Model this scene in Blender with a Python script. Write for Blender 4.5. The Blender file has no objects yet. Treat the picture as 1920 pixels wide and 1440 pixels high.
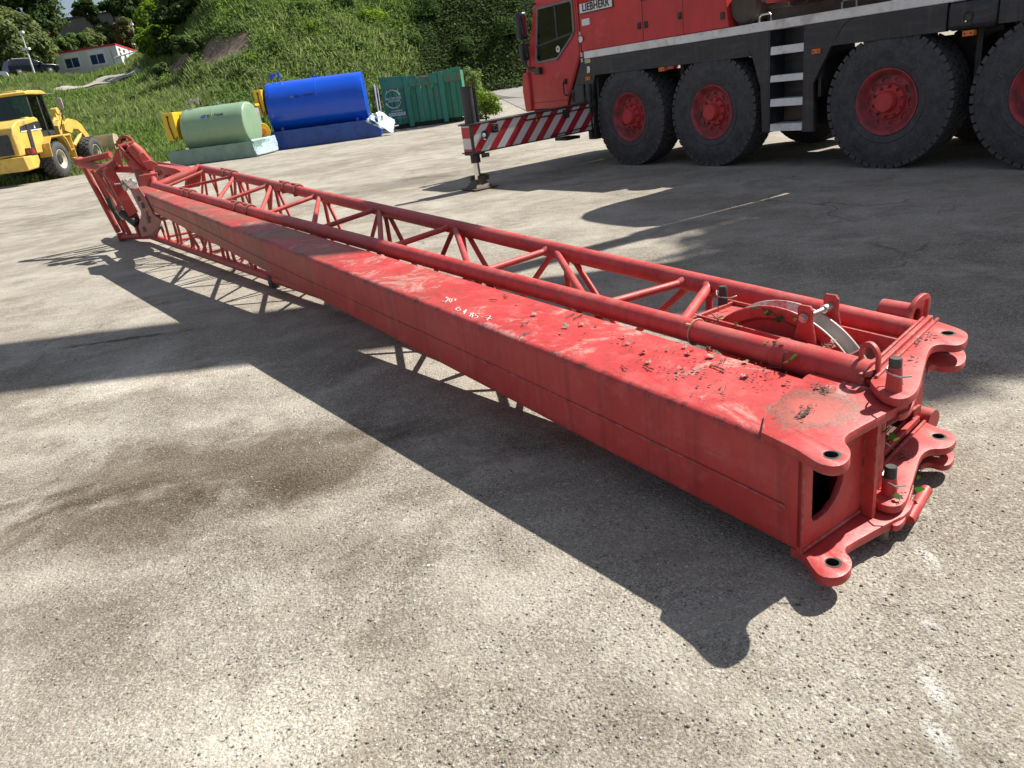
import bpy, math, random
import numpy as np
from mathutils import Vector, Matrix
R_ = math.radians
rng = np.random.default_rng(7); random.seed(7)
SC = bpy.context.scene
COL = SC.collection

# ------------------------------------------------------------------ camera, sky, sun, exposure
PITCH, ROLL, CAMH, FPX = 0.382411, 0.13151, 1.47227, 1392.86
def _cam():
    f = Vector((0, math.cos(PITCH), -math.sin(PITCH))); r0 = Vector((1, 0, 0)); d0 = f.cross(r0)
    c, s = math.cos(ROLL), math.sin(ROLL)
    return (c*r0 + s*d0, -s*r0 + c*d0, f)
CR, CD, CF = _cam()
cam = bpy.data.cameras.new('camera'); camo = bpy.data.objects.new('camera', cam); COL.objects.link(camo)
camo.matrix_world = Matrix(((CR.x, -CD.x, -CF.x, 0), (CR.y, -CD.y, -CF.y, 0), (CR.z, -CD.z, -CF.z, CAMH), (0, 0, 0, 1)))
cam.sensor_fit = 'HORIZONTAL'; cam.sensor_width = 36; cam.lens = FPX*36/1920; cam.clip_end = 3000; cam.clip_start = .05
SC.camera = camo
SUN_AZ, SUN_EL = R_(207.66), R_(48.0)          # direction the light travels (horizontal), elevation
w = bpy.data.worlds.new('World'); SC.world = w; w.use_nodes = True
nt = w.node_tree; bg = nt.nodes['Background']; sky = nt.nodes.new('ShaderNodeTexSky')
sky.sky_type = 'NISHITA'; sky.sun_disc = False; sky.sun_elevation = SUN_EL
tosun = (-math.cos(SUN_AZ), -math.sin(SUN_AZ)); sky.sun_rotation = math.atan2(tosun[0], tosun[1])
sky.dust_density = 1.2; sky.air_density = 1.0
wt = nt.nodes.new('ShaderNodeTexCoord'); wn = nt.nodes.new('ShaderNodeTexNoise'); wn.inputs['Scale'].default_value = 2.2; wn.inputs['Detail'].default_value = 7; wn.inputs['Roughness'].default_value = .62; wn.inputs['Distortion'].default_value = .4
nt.links.new(wt.outputs['Generated'], wn.inputs['Vector']); wr = nt.nodes.new('ShaderNodeMapRange'); wr.inputs[1].default_value = .38; wr.inputs[2].default_value = .66; wr.inputs[3].default_value = .18; wr.inputs[4].default_value = .85; nt.links.new(wn.outputs['Fac'], wr.inputs[0])
wm = nt.nodes.new('ShaderNodeMix'); wm.data_type = 'RGBA'; wm.inputs[7].default_value = (4.6, 5.2, 6.2, 1); nt.links.new(wr.outputs[0], wm.inputs[0]); nt.links.new(sky.outputs[0], wm.inputs[6])
nt.links.new(wm.outputs[2], bg.inputs[0]); bg.inputs[1].default_value = 0.05
sun = bpy.data.lights.new('sun', 'SUN'); sun.energy = 4.6; sun.angle = R_(.55); sun.color = (1, .955, .88)
so = bpy.data.objects.new('sun', sun); COL.objects.link(so)
ld = Vector((math.cos(SUN_AZ)*math.cos(SUN_EL), math.sin(SUN_AZ)*math.cos(SUN_EL), -math.sin(SUN_EL)))
so.rotation_euler = ld.to_track_quat('-Z', 'Y').to_euler(); so.location = (10, 6, 30)
vs = SC.view_settings; vs.view_transform = 'Standard'; vs.look = 'None'; vs.exposure = 0.90; vs.gamma = 1
SC.cycles.max_bounces = 6; SC.cycles.diffuse_bounces = 3; SC.cycles.transparent_max_bounces = 8

# ------------------------------------------------------------------ measuring helpers (photo pixel -> point of the place)
def ray(px, py): return (CR*((px-960)/FPX) + CD*((py-720)/FPX) + CF)
def G(px, py, z=0.):
    d = ray(px, py); t = (z-CAMH)/d.z; return Vector((0, 0, CAMH)) + d*t
def onplane(px, py, P, n):
    d = ray(px, py); o = Vector((0, 0, CAMH)); return o + d*((P-o).dot(n)/d.dot(n))

# ------------------------------------------------------------------ mesh builder
class MB:
    def __init__(s): s.v = []; s.f = []; s.m = []; s.mi = 0; s.pre = None
    def add(s, vs_, fs):
        o = len(s.v); s.v += [tuple(p) for p in (vs_ if s.pre is None else [s.pre @ Vector(p) for p in vs_])]
        s.f += [tuple(i+o for i in f) for f in fs]; s.m += [s.mi]*len(fs); return s
    def hexa(s, p): return s.add(p, [(0,3,2,1),(4,5,6,7),(0,1,5,4),(1,2,6,5),(2,3,7,6),(3,0,4,7)])
    def box(s, x0, x1, y0, y1, z0, z1):
        return s.hexa([(x0,y0,z0),(x1,y0,z0),(x1,y1,z0),(x0,y1,z0),(x0,y0,z1),(x1,y0,z1),(x1,y1,z1),(x0,y1,z1)])
    def prism(s, poly, fn, d0, d1):
        n = len(poly); a = [fn(p[0], p[1], d0) for p in poly]; b = [fn(p[0], p[1], d1) for p in poly]
        return s.add(a+b, [tuple(range(n))[::-1], tuple(range(n, 2*n))] + [(i, (i+1) % n, n+(i+1) % n, n+i) for i in range(n)])
    def xz(s, poly, y0, y1): return s.prism(poly, lambda a, b, d: (a, d, b), y0, y1)
    def xy(s, poly, z0, z1): return s.prism(poly, lambda a, b, d: (a, b, d), z0, z1)
    def yz(s, poly, x0, x1): return s.prism(poly, lambda a, b, d: (d, a, b), x0, x1)
    def tube(s, p0, p1, r0, r1=None, n=12, cap=True):
        r1 = r0 if r1 is None else r1
        p0 = Vector(p0); p1 = Vector(p1); d = (p1-p0).normalized()
        a = d.orthogonal().normalized(); b = d.cross(a); vs_ = []
        for p, r in ((p0, r0), (p1, r1)):
            vs_ += [p + (a*math.cos(2*math.pi*i/n) + b*math.sin(2*math.pi*i/n))*r for i in range(n)]
        fs = [(i, (i+1) % n, n+(i+1) % n, n+i) for i in range(n)]
        if cap: fs += [tuple(range(n))[::-1], tuple(range(n, 2*n))]
        return s.add(vs_, fs)
    def pipe(s, pts, r, n=8, closed=False, taper=None):
        P = [Vector(p) for p in pts]; m = len(P); vs_ = []; prev = None
        for k in range(m):
            if closed: d = (P[(k+1) % m]-P[k-1])
            else: d = P[min(k+1, m-1)]-P[max(k-1, 0)]
            d.normalize()
            a = d.orthogonal() if prev is None else prev - d*prev.dot(d)
            a.normalize(); prev = a; b = d.cross(a); rr = r if taper is None else r*taper[k]
            vs_ += [P[k] + (a*math.cos(2*math.pi*i/n)+b*math.sin(2*math.pi*i/n))*rr for i in range(n)]
        fs = []
        for k in range(m if closed else m-1):
            o, q = k*n, ((k+1) % m)*n
            fs += [(o+i, o+(i+1) % n, q+(i+1) % n, q+i) for i in range(n)]
        if not closed: fs += [tuple(range(n))[::-1], tuple(range((m-1)*n, m*n))]
        return s.add(vs_, fs)
    def lathe(s, prof, o=(0,0,0), ax=(0,1,0), up=(0,0,1), n=32, a0=0., a1=2*math.pi):
        o = Vector(o); ax = Vector(ax).normalized(); u = Vector(up); u = (u-ax*u.dot(ax)).normalized(); v = ax.cross(u)
        full = abs(a1-a0-2*math.pi) < 1e-6; m = n if full else n+1; vs_ = []
        for k in range(m):
            t = a0+(a1-a0)*k/n; dr = u*math.cos(t)+v*math.sin(t)
            vs_ += [o+ax*h+dr*r for h, r in prof]
        L = len(prof); fs = []
        for k in range(n):
            a, b = k*L, ((k+1) % m)*L
            fs += [(a+i, a+i+1, b+i+1, b+i) for i in range(L-1)]
        return s.add(vs_, fs)
    def plate(s, outline, holes, th, fn, bevel=0.):
        cu = bpy.data.curves.new('tmp', 'CURVE'); cu.dimensions = '2D'; cu.fill_mode = 'BOTH'
        cu.extrude = max(th/2-bevel, 1e-4); cu.bevel_depth = bevel; cu.offset = -bevel; cu.bevel_resolution = 1
        for pl in [outline]+list(holes):
            sp = cu.splines.new('POLY'); sp.points.add(len(pl)-1); sp.use_cyclic_u = True
            for q, p in zip(sp.points, pl): q.co = (p[0], p[1], 0, 1)
        return s.curve(cu, fn)
    def curve(s, cu, fn):
        ob = bpy.data.objects.new('tmp', cu); me = bpy.data.meshes.new_from_object(ob)
        s.add([fn(*v.co) for v in me.vertices], [tuple(p.vertices) for p in me.polygons])
        bpy.data.objects.remove(ob); bpy.data.meshes.remove(me)
        return s
    def text(s, body, size, th, fn, align='CENTER', bold=0., font_sx=1.):
        cu = bpy.data.curves.new('tmp', 'FONT'); cu.body = body; cu.size = size; cu.extrude = th/2; cu.align_x = align
        cu.align_y = 'CENTER'; cu.offset = bold; cu.space_character = 1.+bold*14
        return s.curve(cu, lambda x, y, z: fn(x*font_sx, y, z))
    def build(s, name, mat, parent=None, smooth=38, bevel=0., loc=None):
        me = bpy.data.meshes.new(name); me.from_pydata(s.v, [], s.f)
        mats = mat if isinstance(mat, (list, tuple)) else [mat]
        for q in mats: me.materials.append(q)
        if len(mats) > 1: me.polygons.foreach_set('material_index', s.m)
        me.validate(); me.update()
        import bmesh
        bm = bmesh.new(); bm.from_mesh(me); bmesh.ops.remove_doubles(bm, verts=bm.verts, dist=1e-5)
        bmesh.ops.recalc_face_normals(bm, faces=bm.faces); bm.to_mesh(me); bm.free()
        if smooth:
            me.polygons.foreach_set('use_smooth', [True]*len(me.polygons)); me.set_sharp_from_angle(angle=R_(smooth))
        o = bpy.data.objects.new(name, me); COL.objects.link(o)
        if parent is not None: o.parent = parent
        if loc is not None: o.location = loc
        if bevel:
            md = o.modifiers.new('bevel', 'BEVEL'); md.width = bevel; md.segments = 2; md.limit_method = 'ANGLE'; md.angle_limit = R_(40)
            md.harden_normals = False
        return o
def npmesh(name, V, F, mats, parent=None, smooth=False, mi=None):
    """V (n,3); F (m,k) all with the same number of corners"""
    me = bpy.data.meshes.new(name); k = F.shape[1]
    me.vertices.add(len(V)); me.vertices.foreach_set('co', np.ascontiguousarray(V, np.float32).ravel())
    me.loops.add(F.size); me.loops.foreach_set('vertex_index', np.ascontiguousarray(F, np.int32).ravel())
    me.polygons.add(len(F)); me.polygons.foreach_set('loop_start', np.arange(0, F.size, k, dtype=np.int32))
    me.polygons.foreach_set('loop_total', np.full(len(F), k, np.int32))
    for q in (mats if isinstance(mats, (list, tuple)) else [mats]): me.materials.append(q)
    if mi is not None: me.polygons.foreach_set('material_index', mi.astype(np.int32))
    if smooth: me.polygons.foreach_set('use_smooth', np.ones(len(F), bool))
    me.update(calc_edges=True); me.validate()
    o = bpy.data.objects.new(name, me); COL.objects.link(o)
    if parent is not None: o.parent = parent
    return o
def thing(name, label, cat, loc=(0,0,0), rz=0., group=None):
    o = bpy.data.objects.new(name, None); COL.objects.link(o); o.location = loc; o.rotation_euler = (0,0,rz)
    o.empty_display_size = .2
    return tag(o, label, cat, group)
def tag(o, label, cat, group=None):
    o['label'] = label; o['category'] = cat
    if group: o['group'] = group
    return o
def kind(o, k): o['kind'] = k; return o
def dup(r, loc=None, rz=None, parent=None):
    c = r.copy(); COL.objects.link(c)
    if loc is not None: c.location = loc
    if rz is not None: c.rotation_euler = (0,0,rz)
    if parent is not None: c.parent = parent
    for ch in list(r.children): dup(ch, parent=c)
    return c

# ------------------------------------------------------------------ materials
class NB:
    def __init__(s, name):
        s.mat = bpy.data.materials.new(name); s.mat.use_nodes = True; s.t = s.mat.node_tree
        s.b = s.t.nodes['Principled BSDF']; s.out = s.t.nodes['Material Output']
        s.co = s.t.nodes.new('ShaderNodeTexCoord'); s.P = s.co.outputs['Object']
    def n(s, typ, **kw):
        q = s.t.nodes.new('ShaderNode'+typ)
        for k, v in kw.items(): setattr(q, k, v)
        return q
    def L(s, a, b): s.t.links.new(a, b)
    def put(s, sock, v):
        if hasattr(v, 'is_output') or isinstance(v, bpy.types.NodeSocket): s.L(v, sock)
        else:
            if isinstance(v, (tuple, list)) and len(v) == 3 and sock.type == 'RGBA': v = (*v, 1)
            sock.default_value = v
    def noise(s, scale, detail=4, rough=.6, vec=None, dist=0.):
        q = s.n('TexNoise'); q.inputs['Scale'].default_value = scale; q.inputs['Detail'].default_value = detail
        q.inputs['Roughness'].default_value = rough; q.inputs['Distortion'].default_value = dist
        s.L(vec or s.P, q.inputs['Vector']); return q.outputs['Fac']
    def voro(s, scale, feature='F1', vec=None, out='Distance', rand=1.):
        q = s.n('TexVoronoi', feature=feature); q.inputs['Scale'].default_value = scale; q.inputs['Randomness'].default_value = rand
        s.L(vec or s.P, q.inputs['Vector']); return q.outputs[out]
    def ramp(s, fac, a, b, va=0., vb=1.):
        q = s.n('MapRange'); q.clamp = True
        s.put(q.inputs[0], fac); s.put(q.inputs[1], a); s.put(q.inputs[2], b); s.put(q.inputs[3], va); s.put(q.inputs[4], vb)
        return q.outputs[0]
    def mix(s, f, a, b, mode='MIX'):
        q = s.n('Mix', data_type='RGBA', blend_type=mode); s.put(q.inputs[0], f); s.put(q.inputs[6], a); s.put(q.inputs[7], b); return q.outputs[2]
    def math(s, op, a, b=0., c=0.):
        q = s.n('Math', operation=op); s.put(q.inputs[0], a); s.put(q.inputs[1], b); s.put(q.inputs[2], c); return q.outputs[0]
    def bump(s, h, strength=.3, dist=.01):
        q = s.n('Bump'); q.inputs['Strength'].default_value = strength; q.inputs['Distance'].default_value = dist
        s.L(h, q.inputs['Height']); s.L(q.outputs[0], s.b.inputs['Normal'])
    def scaled(s, sx, sy, sz):
        q = s.n('Mapping'); q.inputs['Scale'].default_value = (sx, sy, sz); s.L(s.P, q.inputs['Vector']); return q.outputs[0]
    def sep(s):
        q = s.n('SeparateXYZ'); s.L(s.P, q.inputs[0]); return q.outputs
    def fin(s, col=None, rough=None, metal=0., spec=None):
        if col is not None: s.put(s.b.inputs['Base Color'], col)
        if rough is not None: s.put(s.b.inputs['Roughness'], rough)
        s.put(s.b.inputs['Metallic'], metal)
        if spec is not None: s.put(s.b.inputs['Specular IOR Level'], spec)
        return s.mat
def simple(name, col, rough=.6, metal=0., var=.25, scale=6., dirt=None, damt=.0, dscale=3., bump=0., spec=None):
    b = NB(name); n = b.noise(scale, 5)
    c = b.mix(b.ramp(n, .3, .7), tuple(x*(1-var) for x in col), tuple(min(1, x*(1+var)) for x in col))
    if dirt is not None:
        m = b.math('MULTIPLY', b.ramp(b.noise(dscale, 8, .72), .62-.3*damt, .78-.2*damt), min(1., .45+damt))
        c = b.mix(m, c, dirt)
    if bump: b.bump(b.noise(scale*6, 4), bump, .01)
    return b.fin(c, b.ramp(n, .25, .75, rough-.08, rough+.08), metal, spec)
M = {}
def edge_wear(b, c, rad, amt, col, nscale=14):
    bv = b.n('Bevel'); bv.samples = 4; bv.inputs['Radius'].default_value = rad; ge = b.n('NewGeometry')
    dp = b.n('VectorMath', operation='DOT_PRODUCT'); b.L(bv.outputs[0], dp.inputs[0]); b.L(ge.outputs['Normal'], dp.inputs[1])
    e = b.math('MULTIPLY', b.ramp(dp.outputs['Value'], .985, .86), b.ramp(b.noise(nscale, 7, .8), .43, .54))
    return b.mix(b.math('MULTIPLY', e, amt), c, col)
def paint_base(b, dirt_far, x):
    n1 = b.noise(1.7, 6, .65); n2 = b.noise(8, 7, .72); n3 = b.noise(65, 4, .7)
    c = b.mix(b.ramp(n1, .40, .60), (.43,.034,.033), (.51,.055,.052))
    c = b.mix(b.math('MULTIPLY', b.ramp(n2, .50, .64), .6), c, (.53,.105,.098))           # chalky fading
    c = b.mix(b.math('MULTIPLY', b.ramp(b.noise(3.1, 8, .75, dist=.4), .53, .60), .30), c, (.36,.040,.036))
    return c, n1, n2, n3
def red_jib():
    b = NB('jib_red_paint'); x, y, z = b.sep(); c, n1, n2, n3 = paint_base(b, 0, x)
    ge = b.n('NewGeometry'); sn = b.n('SeparateXYZ'); b.L(ge.outputs['Normal'], sn.inputs[0]); up = b.ramp(sn.outputs[2], .3, .9)
    far = b.ramp(x, 2.4, 7.5)
    g = b.math('MULTIPLY', b.ramp(b.noise(2.7, 8, .78), .44, .60), b.math('MULTIPLY_ADD', far, .50, .10))
    c = b.mix(g, c, (.22,.115,.075))
    c = b.mix(b.math('MULTIPLY', b.math('MULTIPLY', b.ramp(b.noise(5.5, 8, .78), .46, .60), up), .32), c, (.46,.20,.17))   # dust on the upper sides
    c = b.mix(b.math('MULTIPLY', b.ramp(b.noise(26, 6, .78), .60, .66), .55), c, (.07,.04,.03))   # specks and chips
    c = b.mix(b.math('MULTIPLY', b.ramp(b.noise(11, 7, .8), .635, .66), .7), c, (.16,.09,.06))
    st = b.noise(14, 5, .6, b.scaled(1.6, 1.6, .08)); c = b.mix(b.math('MULTIPLY', b.ramp(st, .52, .66), .28), c, (.20,.026,.022))
    c = edge_wear(b, c, .012, .85, b.mix(b.ramp(b.noise(30, 3), .45, .55), (.30,.24,.20), (.07,.045,.035)), 16)
    b.bump(b.math('ADD', n3, b.math('MULTIPLY', n2, 2.)), .2, .004)
    return b.fin(c, b.ramp(n2, .3, .7, .40, .62), 0, .38)
M['jib'] = red_jib()
def box_red():
    b = NB('box_boom_red_paint'); x, y, z = b.sep(); c, n1, n2, n3 = paint_base(b, 0, x)
    ge = b.n('NewGeometry'); sn = b.n('SeparateXYZ'); b.L(ge.outputs['Normal'], sn.inputs[0]); up = b.ramp(sn.outputs[2], .5, .9)
    far = b.ramp(x, 1.6, 5.0)
    bl = b.math('MULTIPLY', b.ramp(b.noise(3.2, 9, .80, dist=.7), .54, .60), b.math('MULTIPLY', up, .8))      # pale lichen blooms on the flat top
    c = b.mix(bl, c, (.50,.27,.23))
    g = b.math('MULTIPLY', b.ramp(b.noise(1.8, 8, .78, dist=.5), .42, .58), b.math('MULTIPLY', far, b.math('MULTIPLY_ADD', up, .25, .65)))
    c = b.mix(g, c, (.20,.105,.058))
    c = b.mix(b.math('MULTIPLY', b.ramp(b.noise(27, 7, .8), .60, .65), b.math('MULTIPLY_ADD', up, .6, .15)), c, (.06,.04,.03))
    c = b.mix(b.math('MULTIPLY', b.ramp(b.noise(75, 4, .8), .60, .66), b.math('MULTIPLY_ADD', up, .45, .05)), c, (.09,.05,.04))
    st = b.noise(17, 5, .6, b.scaled(1.3, 1.3, .05)); c = b.mix(b.math('MULTIPLY', b.ramp(st, .50, .66), .35), c, (.19,.026,.022))
    st2 = b.noise(6, 5, .6, b.scaled(1.5, 1.5, .09)); c = b.mix(b.math('MULTIPLY', b.ramp(st2, .55, .64), b.math('MULTIPLY_ADD', far, .55, .06)), c, (.13,.075,.04))
    sc = b.noise(40, 2, .5, b.scaled(.12, 1, 1)); c = b.mix(b.math('MULTIPLY', b.ramp(sc, .72, .76), .22), c, (.50,.20,.17))   # long scratches
    # scuffed and blackened fold edge
    ed = b.math('MULTIPLY', b.ramp(b.math('ABSOLUTE', b.math('ADD', y, .014)), .020, .006), b.ramp(b.math('ABSOLUTE', b.math('SUBTRACT', z, b.math('MULTIPLY_ADD', x, .0432, .424))), .022, .008))
    c = b.mix(b.math('MULTIPLY', b.math('MULTIPLY', ed, b.ramp(b.noise(9, 6, .8), .50, .58)), .75), c, (.05,.035,.03))
    # puddle of dried mud near the open end
    v = b.n('Mapping'); v.inputs['Location'].default_value = (-.115, .215, -.44); v.vector_type = 'POINT'; b.L(b.P, v.inputs['Vector'])
    vs2 = b.n('Mapping'); vs2.inputs['Scale'].default_value = (9.0, 7.0, 0); b.L(v.outputs[0], vs2.inputs['Vector'])
    ln = b.n('VectorMath', operation='LENGTH'); b.L(vs2.outputs[0], ln.inputs[0])
    rr = b.math('ADD', ln.outputs['Value'], b.math('MULTIPLY_ADD', b.noise(17, 8, .8), 1.7, -.85))
    crk = b.ramp(b.voro(70, 'DISTANCE_TO_EDGE'), .0, .10)
    c = b.mix(b.math('MULTIPLY', b.math('MULTIPLY', b.ramp(rr, 1.15, .5), up), .55), c, (.42,.15,.115))
    ring = b.math('MULTIPLY', b.ramp(rr, .45, .90), b.ramp(rr, 1.12, 1.0))
    c = b.mix(b.math('MULTIPLY', b.math('MULTIPLY', ring, up), .68), c, b.mix(crk, (.05,.035,.028), (.21,.12,.085)))
    c = edge_wear(b, c, .012, .8, b.mix(b.ramp(b.noise(30, 3), .45, .55), (.30,.22,.18), (.07,.045,.035)), 16)
    b.bump(b.math('ADD', n3, b.math('ADD', b.math('MULTIPLY', n2, 3.), b.math('MULTIPLY', b.noise(1.3, 2), 30.))), .16, .004)
    return b.fin(c, b.ramp(n2, .3, .7, .38, .60), 0, .38)
M['box'] = box_red()
def truck_red():
    b = NB('truck_red_paint'); n = b.noise(1.5, 6, .7); c = b.mix(b.ramp(n, .38, .62), (.50,.028,.030), (.60,.040,.042))
    st = b.noise(9, 5, .65, b.scaled(1.2, 1.2, .07)); c = b.mix(b.math('MULTIPLY', b.ramp(st, .52, .66), .30), c, (.34,.030,.030))
    c = b.mix(b.math('MULTIPLY', b.ramp(b.noise(2.2, 8, .8, dist=.5), .55, .64), .35), c, (.55,.13,.12))
    c = b.mix(b.math('MULTIPLY', b.ramp(b.noise(34, 5, .8), .66, .70), .6), c, (.20,.04,.035))
    b.bump(b.noise(1.1, 3), .05, .05); return b.fin(c, b.ramp(n, .3, .7, .30, .46), 0, .5)
M['red'] = truck_red()
M['wheelred'] = simple('wheel_red_paint', (.40,.050,.060), .62, var=.25, scale=9, dirt=(.10,.045,.038), damt=.6, dscale=7)
M['hubred'] = simple('hub_red_paint', (.55,.042,.045), .5, var=.12, scale=9, dirt=(.16,.04,.03), damt=.15, dscale=14)
def black_paint():
    b = NB('black_paint'); n = b.noise(2, 6, .7); c = b.mix(b.ramp(n, .4, .6), (.020,.022,.028), (.034,.036,.042))
    st = b.noise(5, 6, .7, b.scaled(.35, 1, 2.2)); c = b.mix(b.math('MULTIPLY', b.ramp(st, .50, .64), .5), c, (.075,.075,.078))
    st2 = b.noise(14, 5, .65, b.scaled(1.2, 1.2, .08)); c = b.mix(b.math('MULTIPLY', b.ramp(st2, .55, .66), .35), c, (.10,.095,.09))
    c = b.mix(b.math('MULTIPLY', b.ramp(b.noise(45, 5, .8), .64, .68), .5), c, (.16,.15,.14)); return b.fin(c, b.ramp(n, .3, .7, .38, .58), 0, .5)
M['black'] = black_paint()
def rubber():
    b = NB('tyre_rubber'); x, y, z = b.sep(); r = b.math('SQRT', b.math('ADD', b.math('MULTIPLY', x, x), b.math('MULTIPLY', z, z)))
    n = b.noise(5, 7, .75); c = b.mix(b.ramp(n, .38, .62), (.042,.043,.048), (.085,.085,.088))
    c = b.mix(b.math('MULTIPLY', b.ramp(b.noise(26, 6, .8), .52, .64), .5), c, (.13,.125,.12))
    c = b.mix(b.math('MULTIPLY', b.ramp(r, .66, .76), .6), c, (.085,.082,.08))
    c = b.mix(b.math('MULTIPLY', b.ramp(b.math('SINE', b.math('MULTIPLY', r, 330.)), .6, .95), b.math('MULTIPLY', b.ramp(r, .47, .45), .45)), c, (.10,.098,.095))
    w1 = b.noise(3, 3, .5, dist=2.5); c = b.mix(b.math('MULTIPLY', b.ramp(b.math('ABSOLUTE', b.math('SUBTRACT', w1, .5)), .006, .002), .45), c, (.17,.165,.16))
    b.bump(b.math('ADD', b.noise(40, 4), b.math('MULTIPLY', b.math('SINE', b.math('MULTIPLY', r, 260.)), .12)), .25, .006)
    return b.fin(c, b.ramp(n, .3, .7, .65, .85), 0, .3)
M['rubber'] = rubber()
M['dark'] = simple('dark_metal', (.03,.028,.026), .6, var=.4, scale=8, dirt=(.10,.08,.06), damt=.4, dscale=7)
M['steel'] = simple('worn_steel', (.42,.41,.39), .42, metal=.75, var=.25, scale=14, dirt=(.20,.13,.08), damt=.3, dscale=9)
M['rust'] = simple('rusty_steel', (.20,.13,.10), .75, var=.5, scale=14, dirt=(.35,.30,.25), damt=.3, dscale=10, bump=.2)
M['chrome'] = simple('chrome', (.75,.75,.77), .16, metal=1, var=.05)
M['chromedim'] = simple('dim_mirror_glass', (.30,.33,.34), .05, metal=1, var=.05)
M['alu'] = simple('deck_aluminium', (.78,.78,.76), .5, metal=.05, var=.1, scale=5, dirt=(.33,.30,.26), damt=.35, dscale=3)
M['white'] = simple('white_paint', (.74,.74,.72), .5, var=.05)
M['beige'] = simple('beige_paint', (.40,.37,.30), .55, var=.12, scale=3, dirt=(.16,.12,.08), damt=.3)
M['brown'] = simple('greasy_brown', (.075,.055,.038), .5, var=.4, scale=4, dirt=(.02,.018,.016), damt=.4)
M['orange'] = simple('orange_reflector', (.75,.18,.02), .3, var=.1)
M['redlens'] = simple('red_lens', (.40,.02,.02), .25, var=.1)
M['bluepane'] = simple('blue_reflecting_pane', (.02,.05,.13), .12, var=.15)
M['bluepane2'] = simple('dark_car_pane', (.01,.013,.02), .08, var=.1)
M['brightpane'] = simple('sky_lit_windscreen', (.10,.14,.16), .06, var=.1)
M['greyframe'] = simple('grey_window_frame', (.16,.16,.165), .5, var=.15)
M['sticker'] = simple('faded_sticker', (.55,.42,.42), .6, var=.15)
M['rustdark'] = simple('dirty_foot_plate', (.10,.075,.055), .7, var=.4, scale=9, dirt=(.05,.045,.04), damt=.4, dscale=9)
def glass(name, tint, rough=.03, alpha=.35):
    b = NB(name); tr = b.n('BsdfTransparent'); tr.inputs[0].default_value = (*tint, 1)
    gl = b.n('BsdfGlossy'); gl.inputs['Roughness'].default_value = rough; gl.inputs[0].default_value = (.9,.95,.95,1)
    fr = b.n('Fresnel'); fr.inputs[0].default_value = 1.5
    mx = b.n('MixShader'); b.L(fr.outputs[0], mx.inputs[0]); b.L(tr.outputs[0], mx.inputs[1]); b.L(gl.outputs[0], mx.inputs[2])
    b.L(mx.outputs[0], b.out.inputs[0]); return b.mat
M['cabglass'] = glass('cab_window_glass', (.74,.82,.79), .02); M['glass'] = glass('tinted_glass', (.42,.58,.52)); M['glassdark'] = glass('dark_glass', (.10,.14,.14))
def chevron():
    b = NB('red_white_chevron_paint'); x, y, z = b.sep()
    # local frame of the truck: lateral coordinate is y (towards -y = viewer)
    v = b.math('SUBTRACT', y, b.math('MULTIPLY', z, .95)); fr = b.math('FRACT', b.math('MULTIPLY', v, 1/.30))
    s = b.ramp(fr, .5, .505); c = b.mix(s, (.45,.018,.03), (.66,.66,.64))
    c = b.mix(b.math('MULTIPLY', b.ramp(b.noise(18, 6, .7), .62, .7), .5), c, (.16,.13,.11))
    c = b.mix(b.math('MULTIPLY', b.ramp(b.noise(3, 6, .7), .5, .75), .25), c, (.25,.22,.19))
    return b.fin(c, .45)
M['chev'] = chevron()
def painted(name, col, rust, amt, rough=.5, streak=.3):
    b = NB(name); n1 = b.noise(1.2, 6); st = b.noise(3, 5, .6, b.scaled(1.5, 1.5, .12))
    c = b.mix(b.ramp(n1, .3, .7), tuple(q*.85 for q in col), tuple(q*1.15 for q in col))
    c = b.mix(b.math('MULTIPLY', b.ramp(st, .5, .75), streak), c, tuple(min(1, q*1.5+.03) for q in col))
    r = b.ramp(b.noise(2.6, 9, .75), .66-amt*.2, .72-amt*.2)
    c = b.mix(b.math('MULTIPLY', r, .9), c, rust)
    return b.fin(c, rough)
M['skip'] = painted('green_skip_paint', (.030,.19,.125), (.20,.085,.035), .45, .6, .5)
M['skiprust'] = painted('rusty_skip_rim', (.04,.16,.10), (.26,.11,.04), .9, .7)
M['tankg'] = simple('pale_green_tank_paint', (.24,.36,.22), .3, var=.05, scale=1.5)
M['tankb'] = simple('blue_tank_paint', (.006,.080,.58), .20, var=.08, scale=1.5)
M['wrapg'] = simple('green_film_wrap', (.20,.30,.24), .35, var=.2, scale=2.5, bump=.5)
M['wrapb'] = simple('blue_film_wrap', (.015,.065,.30), .3, var=.25, scale=2.5, bump=.5)
M['wrapw'] = simple('milky_plastic_film', (.42,.52,.58), .3, var=.15, scale=4, bump=.5)
M['yel'] = simple('yellow_paint', (.72,.46,.02), .4, var=.08)
M['loader'] = simple('loader_yellow_paint', (.64,.43,.085), .5, var=.15, scale=2, dirt=(.28,.20,.11), damt=.40, dscale=1.8)
M['bucket'] = simple('worn_bucket_paint', (.55,.45,.26), .6, var=.2, scale=2, dirt=(.33,.28,.22), damt=.6, dscale=1.5)
M['cream'] = simple('cream_rim_paint', (.55,.50,.38), .6, var=.15, scale=4, dirt=(.25,.19,.12), damt=.4, dscale=3)
M['office'] = simple('office_wall_panel', (.62,.64,.63), .6, var=.04, scale=1)
M['navy'] = simple('dark_blue_car_paint', (.009,.012,.022), .22, var=.1)
M['concrete'] = simple('dark_concrete_wall', (.13,.12,.115), .85, var=.2, scale=.6)
M['bark'] = simple('bark', (.055,.045,.036), .9, var=.4, scale=6, bump=.4)
M['leafdry'] = simple('dry_leaf', (.27,.22,.155), .8, var=.4, scale=25)
M['leafdark'] = simple('rotten_leaf', (.06,.048,.036), .85, var=.5, scale=25)
M['twig'] = simple('twig', (.12,.08,.055), .85, var=.4, scale=30)
M['rope'] = simple('old_rope', (.45,.30,.20), .85, var=.25, scale=40)
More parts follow.
